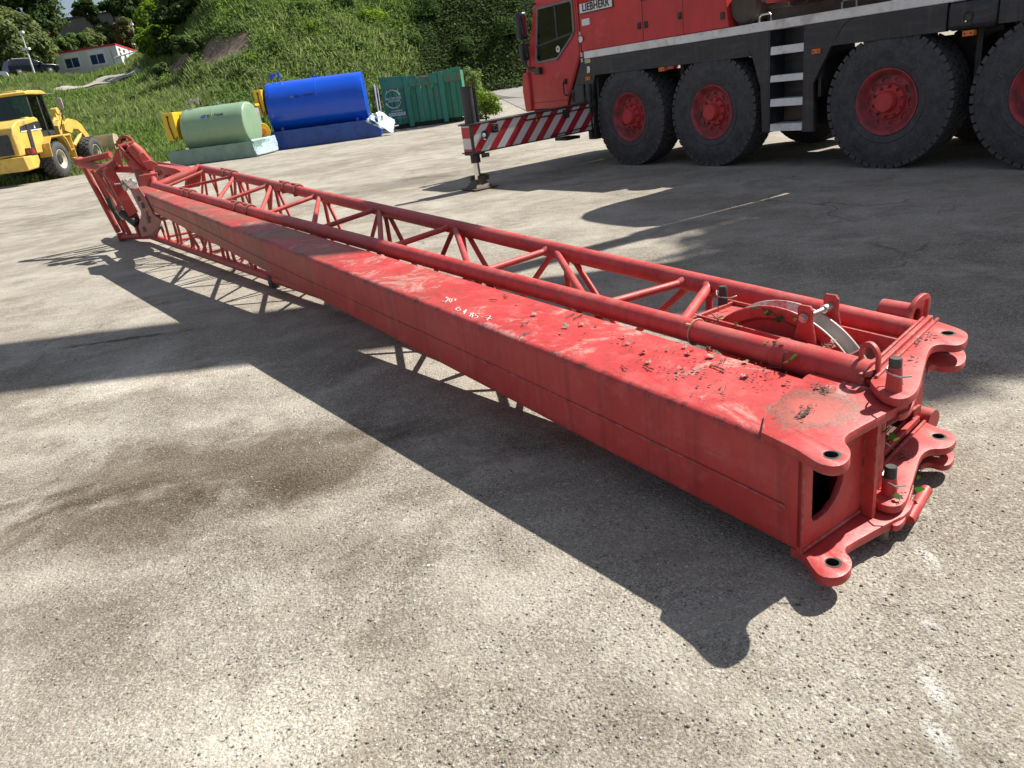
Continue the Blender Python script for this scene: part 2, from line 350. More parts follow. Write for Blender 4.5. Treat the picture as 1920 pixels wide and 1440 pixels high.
M['chalk'] = simple('white_paint_marker', (.68,.58,.56), .7, var=.08, scale=30)
M['rim'] = simple('bare_sheave_rim', (.46,.43,.39), .45, metal=.35, var=.25, scale=12, dirt=(.28,.21,.15), damt=.4, dscale=8)
M['hose'] = simple('black_hose', (.03,.03,.03), .5, var=.3)
M['seat'] = simple('dark_seat_fabric', (.02,.02,.022), .8)
def leafmat(name, c0, c1, c2, transl=.42, pscale=.25):
    b = NB(name); ge = b.n('NewGeometry'); rnd = ge.outputs['Random Per Island']
    wn = b.n('TexNoise'); wn.inputs['Scale'].default_value = pscale; wn.inputs['Detail'].default_value = 4; b.L(ge.outputs['Position'], wn.inputs['Vector'])
    c = b.mix(b.ramp(rnd, 0, 1), c0, c1); c = b.mix(b.ramp(wn.outputs['Fac'], .42, .62), c, c2)
    c = b.mix(b.math('MULTIPLY', b.ramp(b.math('FRACT', b.math('MULTIPLY', rnd, 7.3)), .8, 1.), .5), c, tuple(min(1, q*1.9) for q in c1))
    d = b.n('BsdfDiffuse'); t = b.n('BsdfTranslucent'); b.L(c, d.inputs[0])
    hs = b.n('HueSaturation'); hs.inputs['Hue'].default_value = .502; hs.inputs['Saturation'].default_value = 1.15; hs.inputs['Value'].default_value = 1.5
    b.L(c, hs.inputs['Color']); b.L(hs.outputs[0], t.inputs[0])
    gl = b.n('BsdfGlossy'); hs.inputs['Value'].default_value = 1.75; gl.inputs['Roughness'].default_value = .6; gl.inputs[0].default_value = (.5,.5,.45,1)
    m1 = b.n('MixShader'); m1.inputs[0].default_value = transl; b.L(d.outputs[0], m1.inputs[1]); b.L(t.outputs[0], m1.inputs[2])
    m2 = b.n('MixShader'); m2.inputs[0].default_value = .025; b.L(m1.outputs[0], m2.inputs[1]); b.L(gl.outputs[0], m2.inputs[2])
    b.L(m2.outputs[0], b.out.inputs[0]); return b.mat
M['grass'] = leafmat('long_grass', (.100,.155,.046), (.180,.240,.078), (.205,.235,.105), .45, .12)
M['weed'] = leafmat('weed_leaves', (.062,.115,.028), (.160,.230,.058), (.085,.130,.042), .45, .35)
M['ivyhill'] = leafmat('ivy_leaves_on_bank', (.028,.055,.018), (.070,.105,.032), (.045,.070,.026), .35, .3)
M['tdark'] = leafmat('dark_tree_leaves', (.028,.058,.018), (.062,.102,.030), (.040,.072,.022), .38)
M['tmid'] = leafmat('mid_tree_leaves', (.060,.110,.032), (.120,.170,.052), (.085,.125,.042), .42)
M['tolive'] = leafmat('olive_tree_leaves', (.095,.130,.050), (.165,.190,.080), (.120,.150,.055), .42)
M['tlime'] = leafmat('lime_bush_leaves', (.110,.185,.024), (.200,.270,.038), (.080,.130,.026), .48)
M['ivy'] = leafmat('ivy_leaf', (.03,.10,.02), (.09,.20,.04), (.05,.12,.03), .4, 8.)

def ground_mat():
    b = NB('compacted_gravel_yard'); P = b.P
    big = b.noise(.35, 7, .62, dist=.4); mid = b.noise(1.7, 7, .68); fine = b.noise(24, 6, .75); grit = b.noise(120, 3, .8)
    c = b.mix(b.ramp(big, .40, .60), (.240,.208,.166), (.385,.352,.302))
    c = b.mix(b.math('MULTIPLY', b.ramp(mid, .47, .60), .6), c, (.44,.405,.35))
    c = b.mix(b.math('MULTIPLY', b.ramp(b.noise(.9, 8, .74, dist=.9), .52, .62), .5), c, (.150,.122,.094))
    # worn-in stains of the yard
    def blob(px, py, sx, sy, rot, amt, col, soft=.5):
        nonlocal c
        p = G(px, py); m = b.n('Mapping'); m.vector_type = 'TEXTURE'; m.inputs['Location'].default_value = p
        m.inputs['Rotation'].default_value = (0, 0, rot); m.inputs['Scale'].default_value = (sx, sy, 50); b.L(P, m.inputs['Vector'])
        ln = b.n('VectorMath', operation='LENGTH'); b.L(m.outputs[0], ln.inputs[0])
        r = b.math('ADD', ln.outputs['Value'], b.math('MULTIPLY_ADD', b.noise(1.3 if sx > .5 else 6, 7, .7), 1.5, -.75))
        c = b.mix(b.math('MULTIPLY', b.ramp(r, 1., 1.-soft), amt), c, col)
    stain_list = []
    def smear(x1, y1, x2, y2, hw, amt, col, nf=1.4, na=1.7):
        nonlocal c
        p, q = G(x1, y1), G(x2, y2); md = (p+q)/2; d = q-p; m = b.n('Mapping'); m.vector_type = 'TEXTURE'; m.inputs['Location'].default_value = md
        m.inputs['Rotation'].default_value = (0, 0, math.atan2(d.y, d.x)); m.inputs['Scale'].default_value = (d.length*.55, hw, 50); b.L(P, m.inputs['Vector'])
        ln = b.n('VectorMath', operation='LENGTH'); b.L(m.outputs[0], ln.inputs[0])
        r = b.math('ADD', ln.outputs['Value'], b.math('MULTIPLY_ADD', b.noise(nf, 8, .72, dist=.5), na*2, -na))
        stain_list.append((b.math('MULTIPLY', b.ramp(r, 1.05, .35), amt), col))
    dk = (.105,.086,.066)
    smear(-40,900,960,850,.46,1.,dk); smear(-60,985,560,960,.36,.95,(.115,.094,.073)); smear(280,1000,960,1040,.20,.55,dk, 2.5); smear(-40,1160,330,1240,.18,.4,dk, 2.5)
    smear(560,370,880,325,1.1,.75,(.11,.10,.088), .8); smear(-60,460,240,375,1.3,.55,(.15,.135,.112), .8); smear(120,652,350,620,.05,.8,(.04,.035,.03), 5); smear(420,350,900,250,1.6,.35,(.16,.145,.125), .6)
    smear(1040,1300,1420,1420,.16,.35,dk, 3); smear(620,1180,1000,1330,.10,.3,(.16,.135,.105), 3); smear(560,760,820,640,.12,.35,(.50,.46,.40), 3); smear(40,740,430,700,.35,.45,(.50,.47,.42), 2); smear(200,1330,900,1400,.3,.35,(.50,.47,.41), 2)
    # broken line of spilt white powder
    for px, py, sx, sy, am in [(1736,1040,.035,.10,.75),(1745,1170,.03,.07,.6),(1750,1290,.035,.10,.8),(1765,1390,.035,.09,.8),(1738,960,.02,.05,.4),(1690,560,.12,.05,.25)]:
        blob(px, py, sx, sy, -.03, am, (.62,.61,.58), .9)
    # embedded aggregate
    wv = b.n('TexNoise'); wv.inputs['Scale'].default_value = 90; b.L(P, wv.inputs['Vector'])
    dv = b.n('VectorMath', operation='MULTIPLY_ADD'); b.L(wv.outputs['Color'], dv.inputs[0]); dv.inputs[1].default_value = (.012,.012,.012); b.L(P, dv.inputs[2])
    v1 = b.n('TexVoronoi'); v1.inputs['Scale'].default_value = 190; b.L(dv.outputs[0], v1.inputs['Vector'])
    v2 = b.n('TexVoronoi'); v2.inputs['Scale'].default_value = 85; b.L(dv.outputs[0], v2.inputs['Vector'])
    patchy = b.ramp(b.noise(1.1, 5, .7), .40, .62)
    for v, thr, am in ((v1, .62, .60), (v2, .93, .7)):
        sp = b.n('SeparateColor'); b.L(v.outputs['Color'], sp.inputs[0])
        st = b.math('MULTIPLY', b.ramp(sp.outputs[0], thr, thr+.1), b.ramp(v.outputs['Distance'], .50, .36))
        c = b.mix(b.math('MULTIPLY', st, am), c, b.mix(sp.outputs[1], (.36,.33,.285), (.58,.55,.49)))
        dkst = b.math('MULTIPLY', b.ramp(sp.outputs[2], thr+.02, thr+.1), b.ramp(v.outputs['Distance'], .48, .34))
        c = b.mix(b.math('MULTIPLY', dkst, .65), c, (.055,.045,.038))
    pk = b.math('MULTIPLY_ADD', b.ramp(b.noise(1.5, 7, .72, dist=.7), .42, .58), .75, .25)
    c = b.mix(b.math('MULTIPLY', b.ramp(fine, .52, .70), b.math('MULTIPLY', pk, .55)), c, (.10,.085,.07))
    c = b.mix(b.math('MULTIPLY', b.ramp(fine, .46, .30), .45), c, (.48,.45,.395))
    c = b.mix(b.math('MULTIPLY', b.ramp(grit, .52, .60), b.math('MULTIPLY', pk, .75)), c, (.06,.05,.042))
    c = b.mix(b.math('MULTIPLY', b.ramp(b.noise(60, 4, .8), .54, .62), b.math('MULTIPLY', pk, .6)), c, (.085,.07,.056))
    c = b.mix(b.math('MULTIPLY', b.ramp(b.noise(52, 4, .8, dist=.5), .54, .62), .5), c, (.62,.575,.50))
    pit = b.math('MULTIPLY', b.ramp(b.voro(30), .17, .10), b.ramp(b.noise(2.6, 5, .7), .52, .60)); c = b.mix(b.math('MULTIPLY', pit, .8), c, (.04,.034,.028))
    tr = b.noise(2.2, 6, .65, b.scaled(.8, 1.3, 1), dist=.6); c = b.mix(b.math('MULTIPLY', b.ramp(tr, .54, .63), .26), c, (.135,.108,.082)); c = b.mix(b.math('MULTIPLY', b.ramp(tr, .46, .36), .25), c, (.47,.43,.37))
    for m_, col in stain_list: c = b.mix(b.math('MULTIPLY', m_, .95), c, tuple(q/(.255, .235, .205)[i] for i, q in enumerate(col)), 'MULTIPLY')
    ck = b.n('TexVoronoi', feature='DISTANCE_TO_EDGE'); ck.inputs['Scale'].default_value = .55
    cn = b.n('TexNoise'); cn.inputs['Scale'].default_value = 1.6; cn.inputs['Detail'].default_value = 6; b.L(P, cn.inputs['Vector'])
    cv = b.n('VectorMath', operation='MULTIPLY_ADD'); b.L(cn.outputs['Color'], cv.inputs[0]); cv.inputs[1].default_value = (1.1,1.1,0); b.L(P, cv.inputs[2]); b.L(cv.outputs[0], ck.inputs['Vector'])
    crack = b.math('MULTIPLY', b.ramp(ck.outputs['Distance'], .012, .003), b.ramp(b.noise(.45, 4), .52, .60)); c = b.mix(b.math('MULTIPLY', crack, .55), c, (.07,.058,.046))
    dc = b.n('Mix', data_type='RGBA', blend_type='MULTIPLY'); dc.inputs[0].default_value = 1; b.L(c, dc.inputs[6]); dc.inputs[7].default_value = (1.02,1.02,.995,1); c = dc.outputs[2]
    c = b.mix(b.math('MULTIPLY', b.ramp(grit, .44, .34), .5), c, (.55,.52,.46))
    h = b.math('ADD', b.math('MULTIPLY', fine, 1.4), b.math('ADD', grit, b.math('MULTIPLY', b.math('SUBTRACT', .5, v2.outputs['Distance']), .8)))
    h = b.math('ADD', h, b.math('MULTIPLY', mid, 3.))
    b.bump(h, .6, .010)
    return b.fin(c, .92, 0, .15)
M['ground'] = ground_mat()
def hill_mat():
    b = NB('hillside_soil'); n = b.noise(.25, 7, .7); ge = b.n('NewGeometry')
    c = b.mix(b.ramp(n, .35, .65), (.060,.068,.028), (.115,.118,.055))
    c = b.mix(b.ramp(b.noise(2.5, 6, .7), .5, .7), c, (.030,.034,.016))
    return b.fin(c, .95, 0, .1)
M['hill'] = hill_mat()
M['soil'] = simple('bare_soil_with_dead_stalks', (.21,.145,.105), .95, var=.45, scale=2.2, dirt=(.09,.07,.055), damt=.5, dscale=2.5, bump=.6)
M['path'] = simple('pale_gravel_track', (.30,.28,.25), .95, var=.15, scale=.5, dirt=(.17,.16,.13), damt=.4, dscale=.6)
M['road'] = simple('worn_grey_road', (.24,.225,.205), .95, var=.15, scale=.5, dirt=(.16,.15,.135), damt=.4, dscale=.8)

# ------------------------------------------------------------------ ground and hill
def foot_r(az):
    return np.interp(az, [-60,-34,-30,-22,-15,-8,-2,4,10,30], [44,42,41,42,43,47,55,58,63,80])
def base_z(x, y):
    return np.maximum(0, y-37)*.055*np.clip((x+9)/6, 0, 1)
def terrain(x, y):
    az = np.degrees(np.arctan2(x, y)); r = np.hypot(x, y); d = np.maximum(0, r-foot_r(az))
    k1 = np.interp(az, [-60,-25,-22.5,-19.5,-16,-11,-4,2,10], [.145,.145,.16,.20,.36,.52,.66,.95,1.1])
    h1 = np.where(d < 44, d*k1, 44*k1+(d-44)*.10)
    top = np.interp(az, [-60,-24,-21,-18,-14], [200,200,200,200,200])
    cap = np.interp(az, [-60,-22,-19,-14,10], [60,60,60,30,30])
    h1 = np.minimum(h1, cap)
    ss = np.clip(d/3., 0, 1); h1 = h1*(ss*ss*(3-2*ss))
    nz = (np.sin(x*.35+y*.21)+np.sin(x*.83-y*.47+1.3)*.6+np.sin(x*1.9+y*1.4)*.25)*np.clip(d/8, 0, 1)*.28
    return base_z(x, y)+h1+nz
def gz(x, y): return float(terrain(np.array([x]), np.array([y]))[0])
def grid_mesh(X, Y, Z, name, mat):
    n, m = X.shape; V = np.stack([X, Y, Z], -1).reshape(-1, 3); i = np.arange(n*m).reshape(n, m)
    F = np.stack([i[:-1,:-1], i[1:,:-1], i[1:,1:], i[:-1,1:]], -1).reshape(-1, 4)
    return npmesh(name, V, F, mat, smooth=True)
# the yard: fine sheet near, coarse ring far, one object
xs = np.concatenate([[-900,-400,-200,-120], np.linspace(-80, 40, 61), [70,120,200,400,900]]); ys = np.concatenate([[-300,-60,-20], np.linspace(-8, 70, 53), [90,130,200,400,1200]])
X, Y = np.meshgrid(xs, ys, indexing='ij')
kind(grid_mesh(X, Y, base_z(X, np.minimum(Y, 75)), 'ground', M['ground']), 'structure')
az = np.concatenate([np.linspace(-75, -36, 14)[:-1], np.linspace(-36, 12, 150), np.linspace(12, 70, 16)[1:]]); rr = np.concatenate([np.linspace(0, 50, 90), np.linspace(53, 120, 34), [160,230,400]])
A, D = np.meshgrid(np.radians(az), rr, indexing='ij'); Rr = foot_r(np.degrees(A))+D-.05
X, Y = np.sin(A)*Rr, np.cos(A)*Rr; Z = terrain(X, Y)-np.where(D < .2, .12, 0.)+np.where(D > .2, .02, 0)
kind(grid_mesh(X, Y, Z, 'hillside', M['hill']), 'structure')
def march(px, py, r0=30., r1=200.):
    """where the line of sight through a photo pixel meets the terrain"""
    d = ray(px, py); hl = math.hypot(d.x, d.y); r = np.arange(r0, r1, .1); t = r/hl
    x, y, z = d.x*t, d.y*t, CAMH+d.z*t; k = np.argmax(z < terrain(x, y)); return Vector((x[k], y[k], terrain(x[k:k+1], y[k:k+1])[0]))
def drape(poly, name, mat, lift=.06, n=26):
    """a patch of ground cover between two draped edges"""
    a, b = poly; V = []; 
    for t in np.linspace(0, 1, n):
        def ip(e): 
            k = t*(len(e)-1); i = min(int(k), len(e)-2); return e[i].lerp(e[i+1], k-i)
        p, q = ip(a), ip(b)
        for u in np.linspace(0, 1, 6):
            r = p.lerp(q, u); V.append((r.x, r.y, gz(r.x, r.y)+lift))
    i = np.arange(n*6).reshape(n, 6); F = np.stack([i[:-1,:-1], i[1:,:-1], i[1:,1:], i[:-1,1:]], -1).reshape(-1, 4)
    return npmesh(name, np.array(V), F, mat, smooth=True)
track_a = [march(*p) for p in [(95,170),(130,163),(180,150),(232,139),(262,131)]]; track_b = [march(*p) for p in [(125,172),(160,166),(205,158),(240,146),(268,134)]]
kind(drape((track_a, track_b), 'gravel_track', M['path'], .10), 'structure')
soil1 = ([march(*p) for p in [(366,110),(384,90),(428,72),(474,60)]], [march(*p) for p in [(372,128),(412,127),(452,112),(474,86)]])
soil2 = ([march(*p) for p in [(306,150),(318,126),(340,108),(372,96)]], [march(*p) for p in [(318,146),(340,128),(358,112),(378,100)]])
kind(drape(soil1, 'bare_soil', M['soil'], .12), 'structure'); kind(drape(soil2, 'bare_soil', M['soil'], .12), 'structure')
rd = ([G(905,201,0), Vector((1.2,48,0)), Vector((1.5,58,0)), Vector((6,62,0)), Vector((16,66,0))], [G(985,212,0), Vector((5,46,0)), Vector((8,52,0)), Vector((14,54,0)), Vector((24,56,0))])
def drape_road():
    a, b = rd; V = []; n = 30
    for t in np.linspace(0, 1, n):
        k = t*4; i = min(int(k), 3); p = a[i].lerp(a[i+1], k-i); q = b[i].lerp(b[i+1], k-i)
        for u in np.linspace(0, 1, 8):
            r = p.lerp(q, u); V.append((r.x, r.y, float(base_z(np.array(r.x), np.array(r.y)))+.02))
    i = np.arange(n*8).reshape(n, 8); F = np.stack([i[:-1,:-1], i[1:,:-1], i[1:,1:], i[:-1,1:]], -1).reshape(-1, 4)
    return npmesh('road', np.array(V), F, M['road'], smooth=True)
kind(drape_road(), 'structure')

# ================================================================== THE FOLDING JIB
JO = Vector((0.77163, 1.79588, 0)); JAZ = R_(123.0622)
JM = Matrix.Translation(JO) @ Matrix.Rotation(JAZ, 4, 'Z'); JI = JM.inverted(); J3 = JM.to_3x3()
def JZ(px, py, z): return JI @ G(px, py, z)
def JPL(px, py, p, nrm): return JI @ onplane(px, py, JM @ Vector(p), J3 @ Vector(nrm))
def JS(px, py, s): return JPL(px, py, (s,0,0), (1,0,0))
def JN(px, py): return JPL(px, py, (0,-.51,0), (-.025,1,0))       # vertical plane of the near chords
def JF(px, py): return JPL(px, py, (0,-1.0,0), (-.013,1,0))       # vertical plane of the far chords
jib = thing('lattice_jib', 'long red folding crane jib of box boom and lattice truss lying across the yard', 'crane jib', JO, JAZ)
TILT = .0432
def flat(z0, k=TILT): return lambda x, y, z: (x, y, z0+z+k*x)
def circ(cx, cy, r, n=20): return [(cx+r*math.cos(2*math.pi*i/n), cy+r*math.sin(2*math.pi*i/n)) for i in range(n)]
def px_poly(lst, off, sc, z): return [(lambda q: (q.x, q.y))(JZ(off[0]+p[0]/sc, off[1]+p[1]/sc, z)) for p in lst]
def rounded(poly, k=2):
    for _ in range(k):
        q = []
        for i in range(len(poly)):
            a, b = poly[i], poly[(i+1) % len(poly)]
            q += [(a[0]*.75+b[0]*.25, a[1]*.75+b[1]*.25), (a[0]*.25+b[0]*.75, a[1]*.25+b[1]*.75)]
        poly = q
    return poly
# ---- box boom section
bw = lambda s: .435-.027*s
zt = lambda s: .436+TILT*s
zb = lambda s: .092+.0596*s
def box_section():
    m = MB(); rings = []; rad = .026
    for k in range(31):
        f = k/30; st, sb = .0+9.42*f, .0+8.5*f; pts = []
        wd = bw(st)
        for (cy, cz, a0) in ((-(wd-rad), 1, 90), (-(wd-rad), 0, 180), (-rad, 0, 270), (-rad, 1, 0)):
            for j in range(4):
                a = R_(a0+(90 if True else 0)*(j/3)) 
                y = cy+math.cos(a)*rad*(1)
                pts.append((y, cz, math.sin(a)*rad))
        # order: go round the section
        ring = []
        for (y, cz, dz) in pts:
            z = (zt(st)-rad+dz) if cz else (zb(sb)+rad+dz)
            s = st if cz else sb
            ring.append((s, y, z))
        rings.append(ring)
    n = 16; V = [p for r in rings for p in r]; F = []
    for k in range(30):
        for i in range(n): F.append((k*n+i, k*n+(i+1) % n, (k+1)*n+(i+1) % n, (k+1)*n+i))
    F.append(tuple(range(30*n, 31*n)))
    m.add(V, F)
    return m.build('box_section', M['box'], jib, smooth=45)
bx = box_section()
m = MB()                                                            # weld seam along the near side
m.pipe([(s, .003, zt(s)*.42+zb(s)*.58+.012*math.sin(s*1.1)) for s in np.linspace(.05, 9.2, 60)], .0045, 6); m.build('weld_seam', M['box'], bx)
A_ = ((1200,500),2.4); C_ = ((1460,760),4.114); B_ = ((1480,520),5.142)
up_box = px_poly([(497,735),(700,822),(745,850),(790,876),(835,892),(885,895),(925,880),(948,852),(948,822),(933,802),(919,785),(922,768),(945,745),(1165,628),(1225,600),(1135,560),(1000,545),(780,490),(735,512)], *A_, .45)
lo_box = px_poly([(60,1085),(190,1130),(270,1255),(330,1305),(400,1315),(480,1305),(545,1262),(572,1205),(556,1155),(522,1125),(510,1100),(525,1070),(870,880),(1000,820),(1060,700),(640,640),(500,640)], *C_, .10)
h_up = JZ(1200+860/2.4, 500+843/2.4, .45); h_lo = JZ(1460+415/4.114, 760+1195/4.114, .10)
m = MB(); m.plate(rounded(up_box, 1), [circ(h_up.x, h_up.y, .021)], .030, flat(.437), .0018); m.build('end_plate', M['box'], bx, smooth=30)
m = MB(); m.plate(rounded(lo_box, 1), [circ(h_lo.x, h_lo.y, .021)], .030, flat(.082), .0018); m.build('end_plate', M['box'], bx, smooth=30)
m = MB()
hole = [(-.045,.425),(-.045,.205),(-.055,.192),(-.075,.188),(-.12,.192),(-.165,.215),(-.195,.262),(-.205,.32),(-.205,.425)]
m.plate([(0,.098),(-.30,.098),(-.30,.425),(0,.425)], [[(a, b-.004) for a, b in hole]], .02, lambda a, b, d: (.004+d, a, b), .002)
m.box(-.045, .28, -.318, -.300, .098, .421); m.box(.0, .02, -.43, -.318, .098, .42)
m.pipe([(-.006,-.004,.11),(-.006,-.296,.11)], .006, 6)
m.build('end_frame', M['jib'], bx, smooth=30)
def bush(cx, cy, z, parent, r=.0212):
    m = MB(); z += TILT*cx; m.lathe([(-.045,.0),(-.045,r-.0025),(.001,r-.0025),(.0015,r+.004),(.0005,r+.0055),(-.04,r+.0005)], (cx,cy,z), (0,0,1), (1,0,0), 22); m.build('hole_shade_sleeve', M['dark'], parent, smooth=30)  # added dark sleeve paints the unlit inside of the hole; its rim is worn metal
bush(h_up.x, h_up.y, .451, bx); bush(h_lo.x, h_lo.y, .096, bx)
m = MB(); m.box(.10,.11,-.30,-.02,.11,.42); m.box(.0,.11,-.29,-.03,.108,.112); m.build('inner_shade_plate', M['dark'], bx)  # added dark plates standing in for the unlit interior of the box
# ---- lattice section: chords
def node(fn, x, y): return fn(x, y)
zn = lambda s: .455+.0394*s; yn = lambda s: -(.51-.025*s)           # near top chord
zf = lambda s: .436+.0536*s; yf = lambda s: -(1.0-.013*s)           # far top chord
zl = lambda s: .125 if s < 0 else max(.085, .125-.008*s)            # bottom chords lie on the ground
def npt(s): return Vector((s, yn(s), zn(s)))
def fpt(s): return Vector((s, yf(s), zf(s)))
def nlo(s): return Vector((s, yn(s)-.005, zl(s)))
def flo(s): return Vector((s, yf(s)+.005, zl(s)))
S1N, S1F = 9.45, 9.55
def chord(name, pf, s0, s1, r, extra=None):
    m = MB(); m.pipe([pf(s) for s in np.linspace(s0, s1, 24)], r, 18)
    if extra: extra(m)
    return m.build(name, M['jib'], jib, smooth=60)
lat = chord('top_chord', npt, .10, S1N, .047, lambda m: m.pipe([npt(s)+Vector((0,0,.002)) for s in (.10,.44)], .058, 20))
chord('top_chord', fpt, .12, S1F, .047)
chord('bottom_chord', nlo, .10, 10.75, .042); chord('bottom_chord', flo, .12, 10.6, .042)
# ---- lattice braces
def brace(p, q, r=.019):
    m = MB(); m.tube(p, q, r, n=12); d = (Vector(q)-Vector(p)).normalized(); p = Vector(p); q = Vector(q)
    m.tube(p+d*.036, p+d*.068, r*1.55, r*.99, n=12, cap=False); m.tube(q-d*.036, q-d*.068, r*1.55, r*.99, n=12, cap=False); return m.build('brace', M['jib'], jib)
def sN(px, py): return JN(px, py).x
def sF(px, py): return JF(px, py).x
Nn = [sN(408,381), sN(491,405), sN(590,430), sN(719,464), sN(887,508), sN(1110,572)]
Fn = [sF(441,328), sF(511,347), sF(602,371), sF(716,402), sF(858,436), sF(1048,483), sF(1310,535)]
for k in range(6):
    brace(npt(Nn[k]+.03), fpt(Fn[k]+.03), .019); brace(npt(Nn[k]-.05), fpt(Fn[k+1]+.06), .019)
brace(npt(sN(1273,600)), fpt(sF(1330,548)), .022)
brace(npt(9.0), fpt(9.15), .019); brace(npt(9.0-.4), fpt(Fn[0]+.05), .017)
m = MB(); m.tube(npt(9.3), fpt(9.42), .052, n=18); m.build('end_crossbar', M['jib'], jib)
allF = [9.2]+Fn+[.45]; allN = [9.2]+Nn+[.9]
for k in range(len(Fn)):
    s = Fn[k]; brace(fpt(s-.06), flo(s-.06), .017)
    mid = (allF[k]+s)/2; brace(fpt(s+.03), flo(mid), .017); brace(fpt(allF[k]-.1), flo(mid), .017)
for k in range(len(Nn)):
    s = Nn[k]; brace(npt(s-.04), nlo(s-.04), .016)
    mid = (allN[k]+s)/2; brace(npt(s+.03), nlo(mid), .016); brace(npt(allN[k]-.1), nlo(mid), .016)
    brace(nlo(s-.04), flo(Fn[k]-.05), .016); brace(nlo(mid), flo(Fn[k]-.05), .016)
for s in (9.6, 10.2): brace(nlo(s), flo(s), .018)
for k in range(6):
    s = 10.3-.62*k
    e_ = (.34, -.30, .12)[k % 3]; f_ = (-.2, .38, .30)[k % 3]
    if s > 9.2: a_ = Vector((s-e_, yn(s), .62)); b_ = Vector((s-.1-f_*.4, yn(s), .60))
    else: a_, b_ = npt(s-e_), npt(s-f_)
    brace(nlo(s), a_, .017); brace(nlo(s-.16), b_, .015)
    brace(flo(s), fpt(min(s, 9.5)-.18), .015)
M['gapshade'] = simple('shade_dark_red', (.13,.022,.02), .7, var=.4, scale=8, dirt=(.04,.03,.025), damt=.5, dscale=6)  # red darkened to stand in for shade in the end gap
# ---- lattice end plates with twin lugs
def up(lst, z): return px_poly(lst, *B_, z)
ulat = up([(770,975),(800,1030),(860,1090),(940,1138),(1040,1162),(1130,1150),(1195,1115),(1235,1075),(1262,1010),(1300,860),(1325,760),(1345,705),(1375,668),(1430,648),(1500,645),(1600,655),(1680,635),(1722,590),(1724,545),(1690,518),(1620,490),(1500,455),(1400,428),(1360,412)], .49)
hu = JZ(1480+1525/5.142, 520+540/5.142, .49); pin1 = JZ(1480+1005/5.142, 520+1075/5.142, .49)
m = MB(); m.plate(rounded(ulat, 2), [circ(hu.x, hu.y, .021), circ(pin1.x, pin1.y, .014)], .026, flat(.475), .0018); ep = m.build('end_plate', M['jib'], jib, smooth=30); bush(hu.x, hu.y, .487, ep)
m = MB()                                                            # the ridged bar welded along the plate's back edge
a, b = Vector((.068,-.452,.489)), Vector((.178,-1.045,.494)); d = (b-a).normalized(); s_ = Vector((-d.y, d.x, 0))
if s_.x < 0: s_ = -s_
for off, ww, hh in ((-.012,.012,.010),(.012,.020,.016),(.036,.012,.008)):
    p, q = a+s_*off, b+s_*off; m.hexa([p-s_*ww/2, q-s_*ww/2, q+s_*ww/2, p+s_*ww/2]+[v+Vector((0,0,hh)) for v in (p-s_*ww*.4, q-s_*ww*.4, q+s_*ww*.4, p+s_*ww*.4)])
m.build('stop_bar', M['jib'], ep, bevel=.002)
lug = [(-.062,-.37)]  # twin lug under the plate at the far corner
l2 = up([(1330,900),(1345,865),(1400,845),(1480,862),(1570,862),(1650,848),(1695,810),(1708,760),(1690,710),(1640,682),(1540,680),(1440,690),(1300,700)], .41)
h2 = JZ(1480+1507/5.142, 520+718/5.142, .41)
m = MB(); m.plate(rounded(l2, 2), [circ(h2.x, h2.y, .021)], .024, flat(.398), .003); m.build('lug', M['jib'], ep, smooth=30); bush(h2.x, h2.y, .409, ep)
# skirt plate under the front edge (visible rim running down to the lower lug)
l3 = up([(1300,930),(1250,1010),(1225,1110),(1190,1200),(1150,1245),(1090,1275),(1040,1270),(1100,1150),(1180,1050),(1240,940)], .445)
m = MB(); m.plate(rounded(l3, 2), [], .022, flat(.42), .003); m.build('lug', M['jib'], ep, smooth=30)
def lo(lst, z): return px_poly(lst, *C_, z)
llat = lo([(660,640),(700,705),(760,748),(850,775),(930,768),(975,735),(998,690),(1030,590),(1070,460),(1090,400),(1120,362),(1180,335),(1260,335),(1330,318),(1372,270),(1372,240),(1330,205),(1240,180),(1160,150),(1100,125)], .135)
hl = JZ(1460+1232/4.114, 760+240/4.114, .135); pin2 = JZ(1460+850/4.114, 760+680/4.114, .135)
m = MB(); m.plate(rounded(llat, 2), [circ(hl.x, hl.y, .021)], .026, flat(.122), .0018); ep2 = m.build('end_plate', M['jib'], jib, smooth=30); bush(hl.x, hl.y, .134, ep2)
l4 = lo([(1085,505),(1110,450),(1180,440),(1260,465),(1320,455),(1355,410),(1358,370),(1320,345),(1240,345),(1120,345)], .07)
h4 = JZ(1460+1220/4.114, 760+375/4.114, .07)
m = MB(); m.plate(rounded(l4, 2), [circ(h4.x, h4.y, .021)], .022, flat(.058), .003); m.build('lug', M['jib'], ep2, smooth=30)
l5 = lo([(1060,560),(1000,760),(985,850),(940,905),(880,915),(860,880),(930,790),(990,700)], .09)
m = MB(); m.plate(rounded(l5, 2), [], .022, flat(.075), .003); m.build('lug', M['jib'], ep2, smooth=30)
a, b = Vector((.055,-.402,.136)), Vector((.135,-.93,.139)); d = (b-a).normalized(); s_ = Vector((-d.y, d.x, 0)); s_ = s_ if s_.x > 0 else -s_
m = MB()
for off, ww, hh in ((-.012,.012,.010),(.014,.022,.022),(.040,.014,.012)):
    p, q = a+s_*off, b+s_*off; m.hexa([p-s_*ww/2, q-s_*ww/2, q+s_*ww/2, p+s_*ww/2]+[v+Vector((0,0,hh)) for v in (p-s_*ww*.4, q-s_*ww*.4, q+s_*ww*.4, p+s_*ww*.4)])
m.build('stop_bar', M['jib'], ep2, bevel=.002)
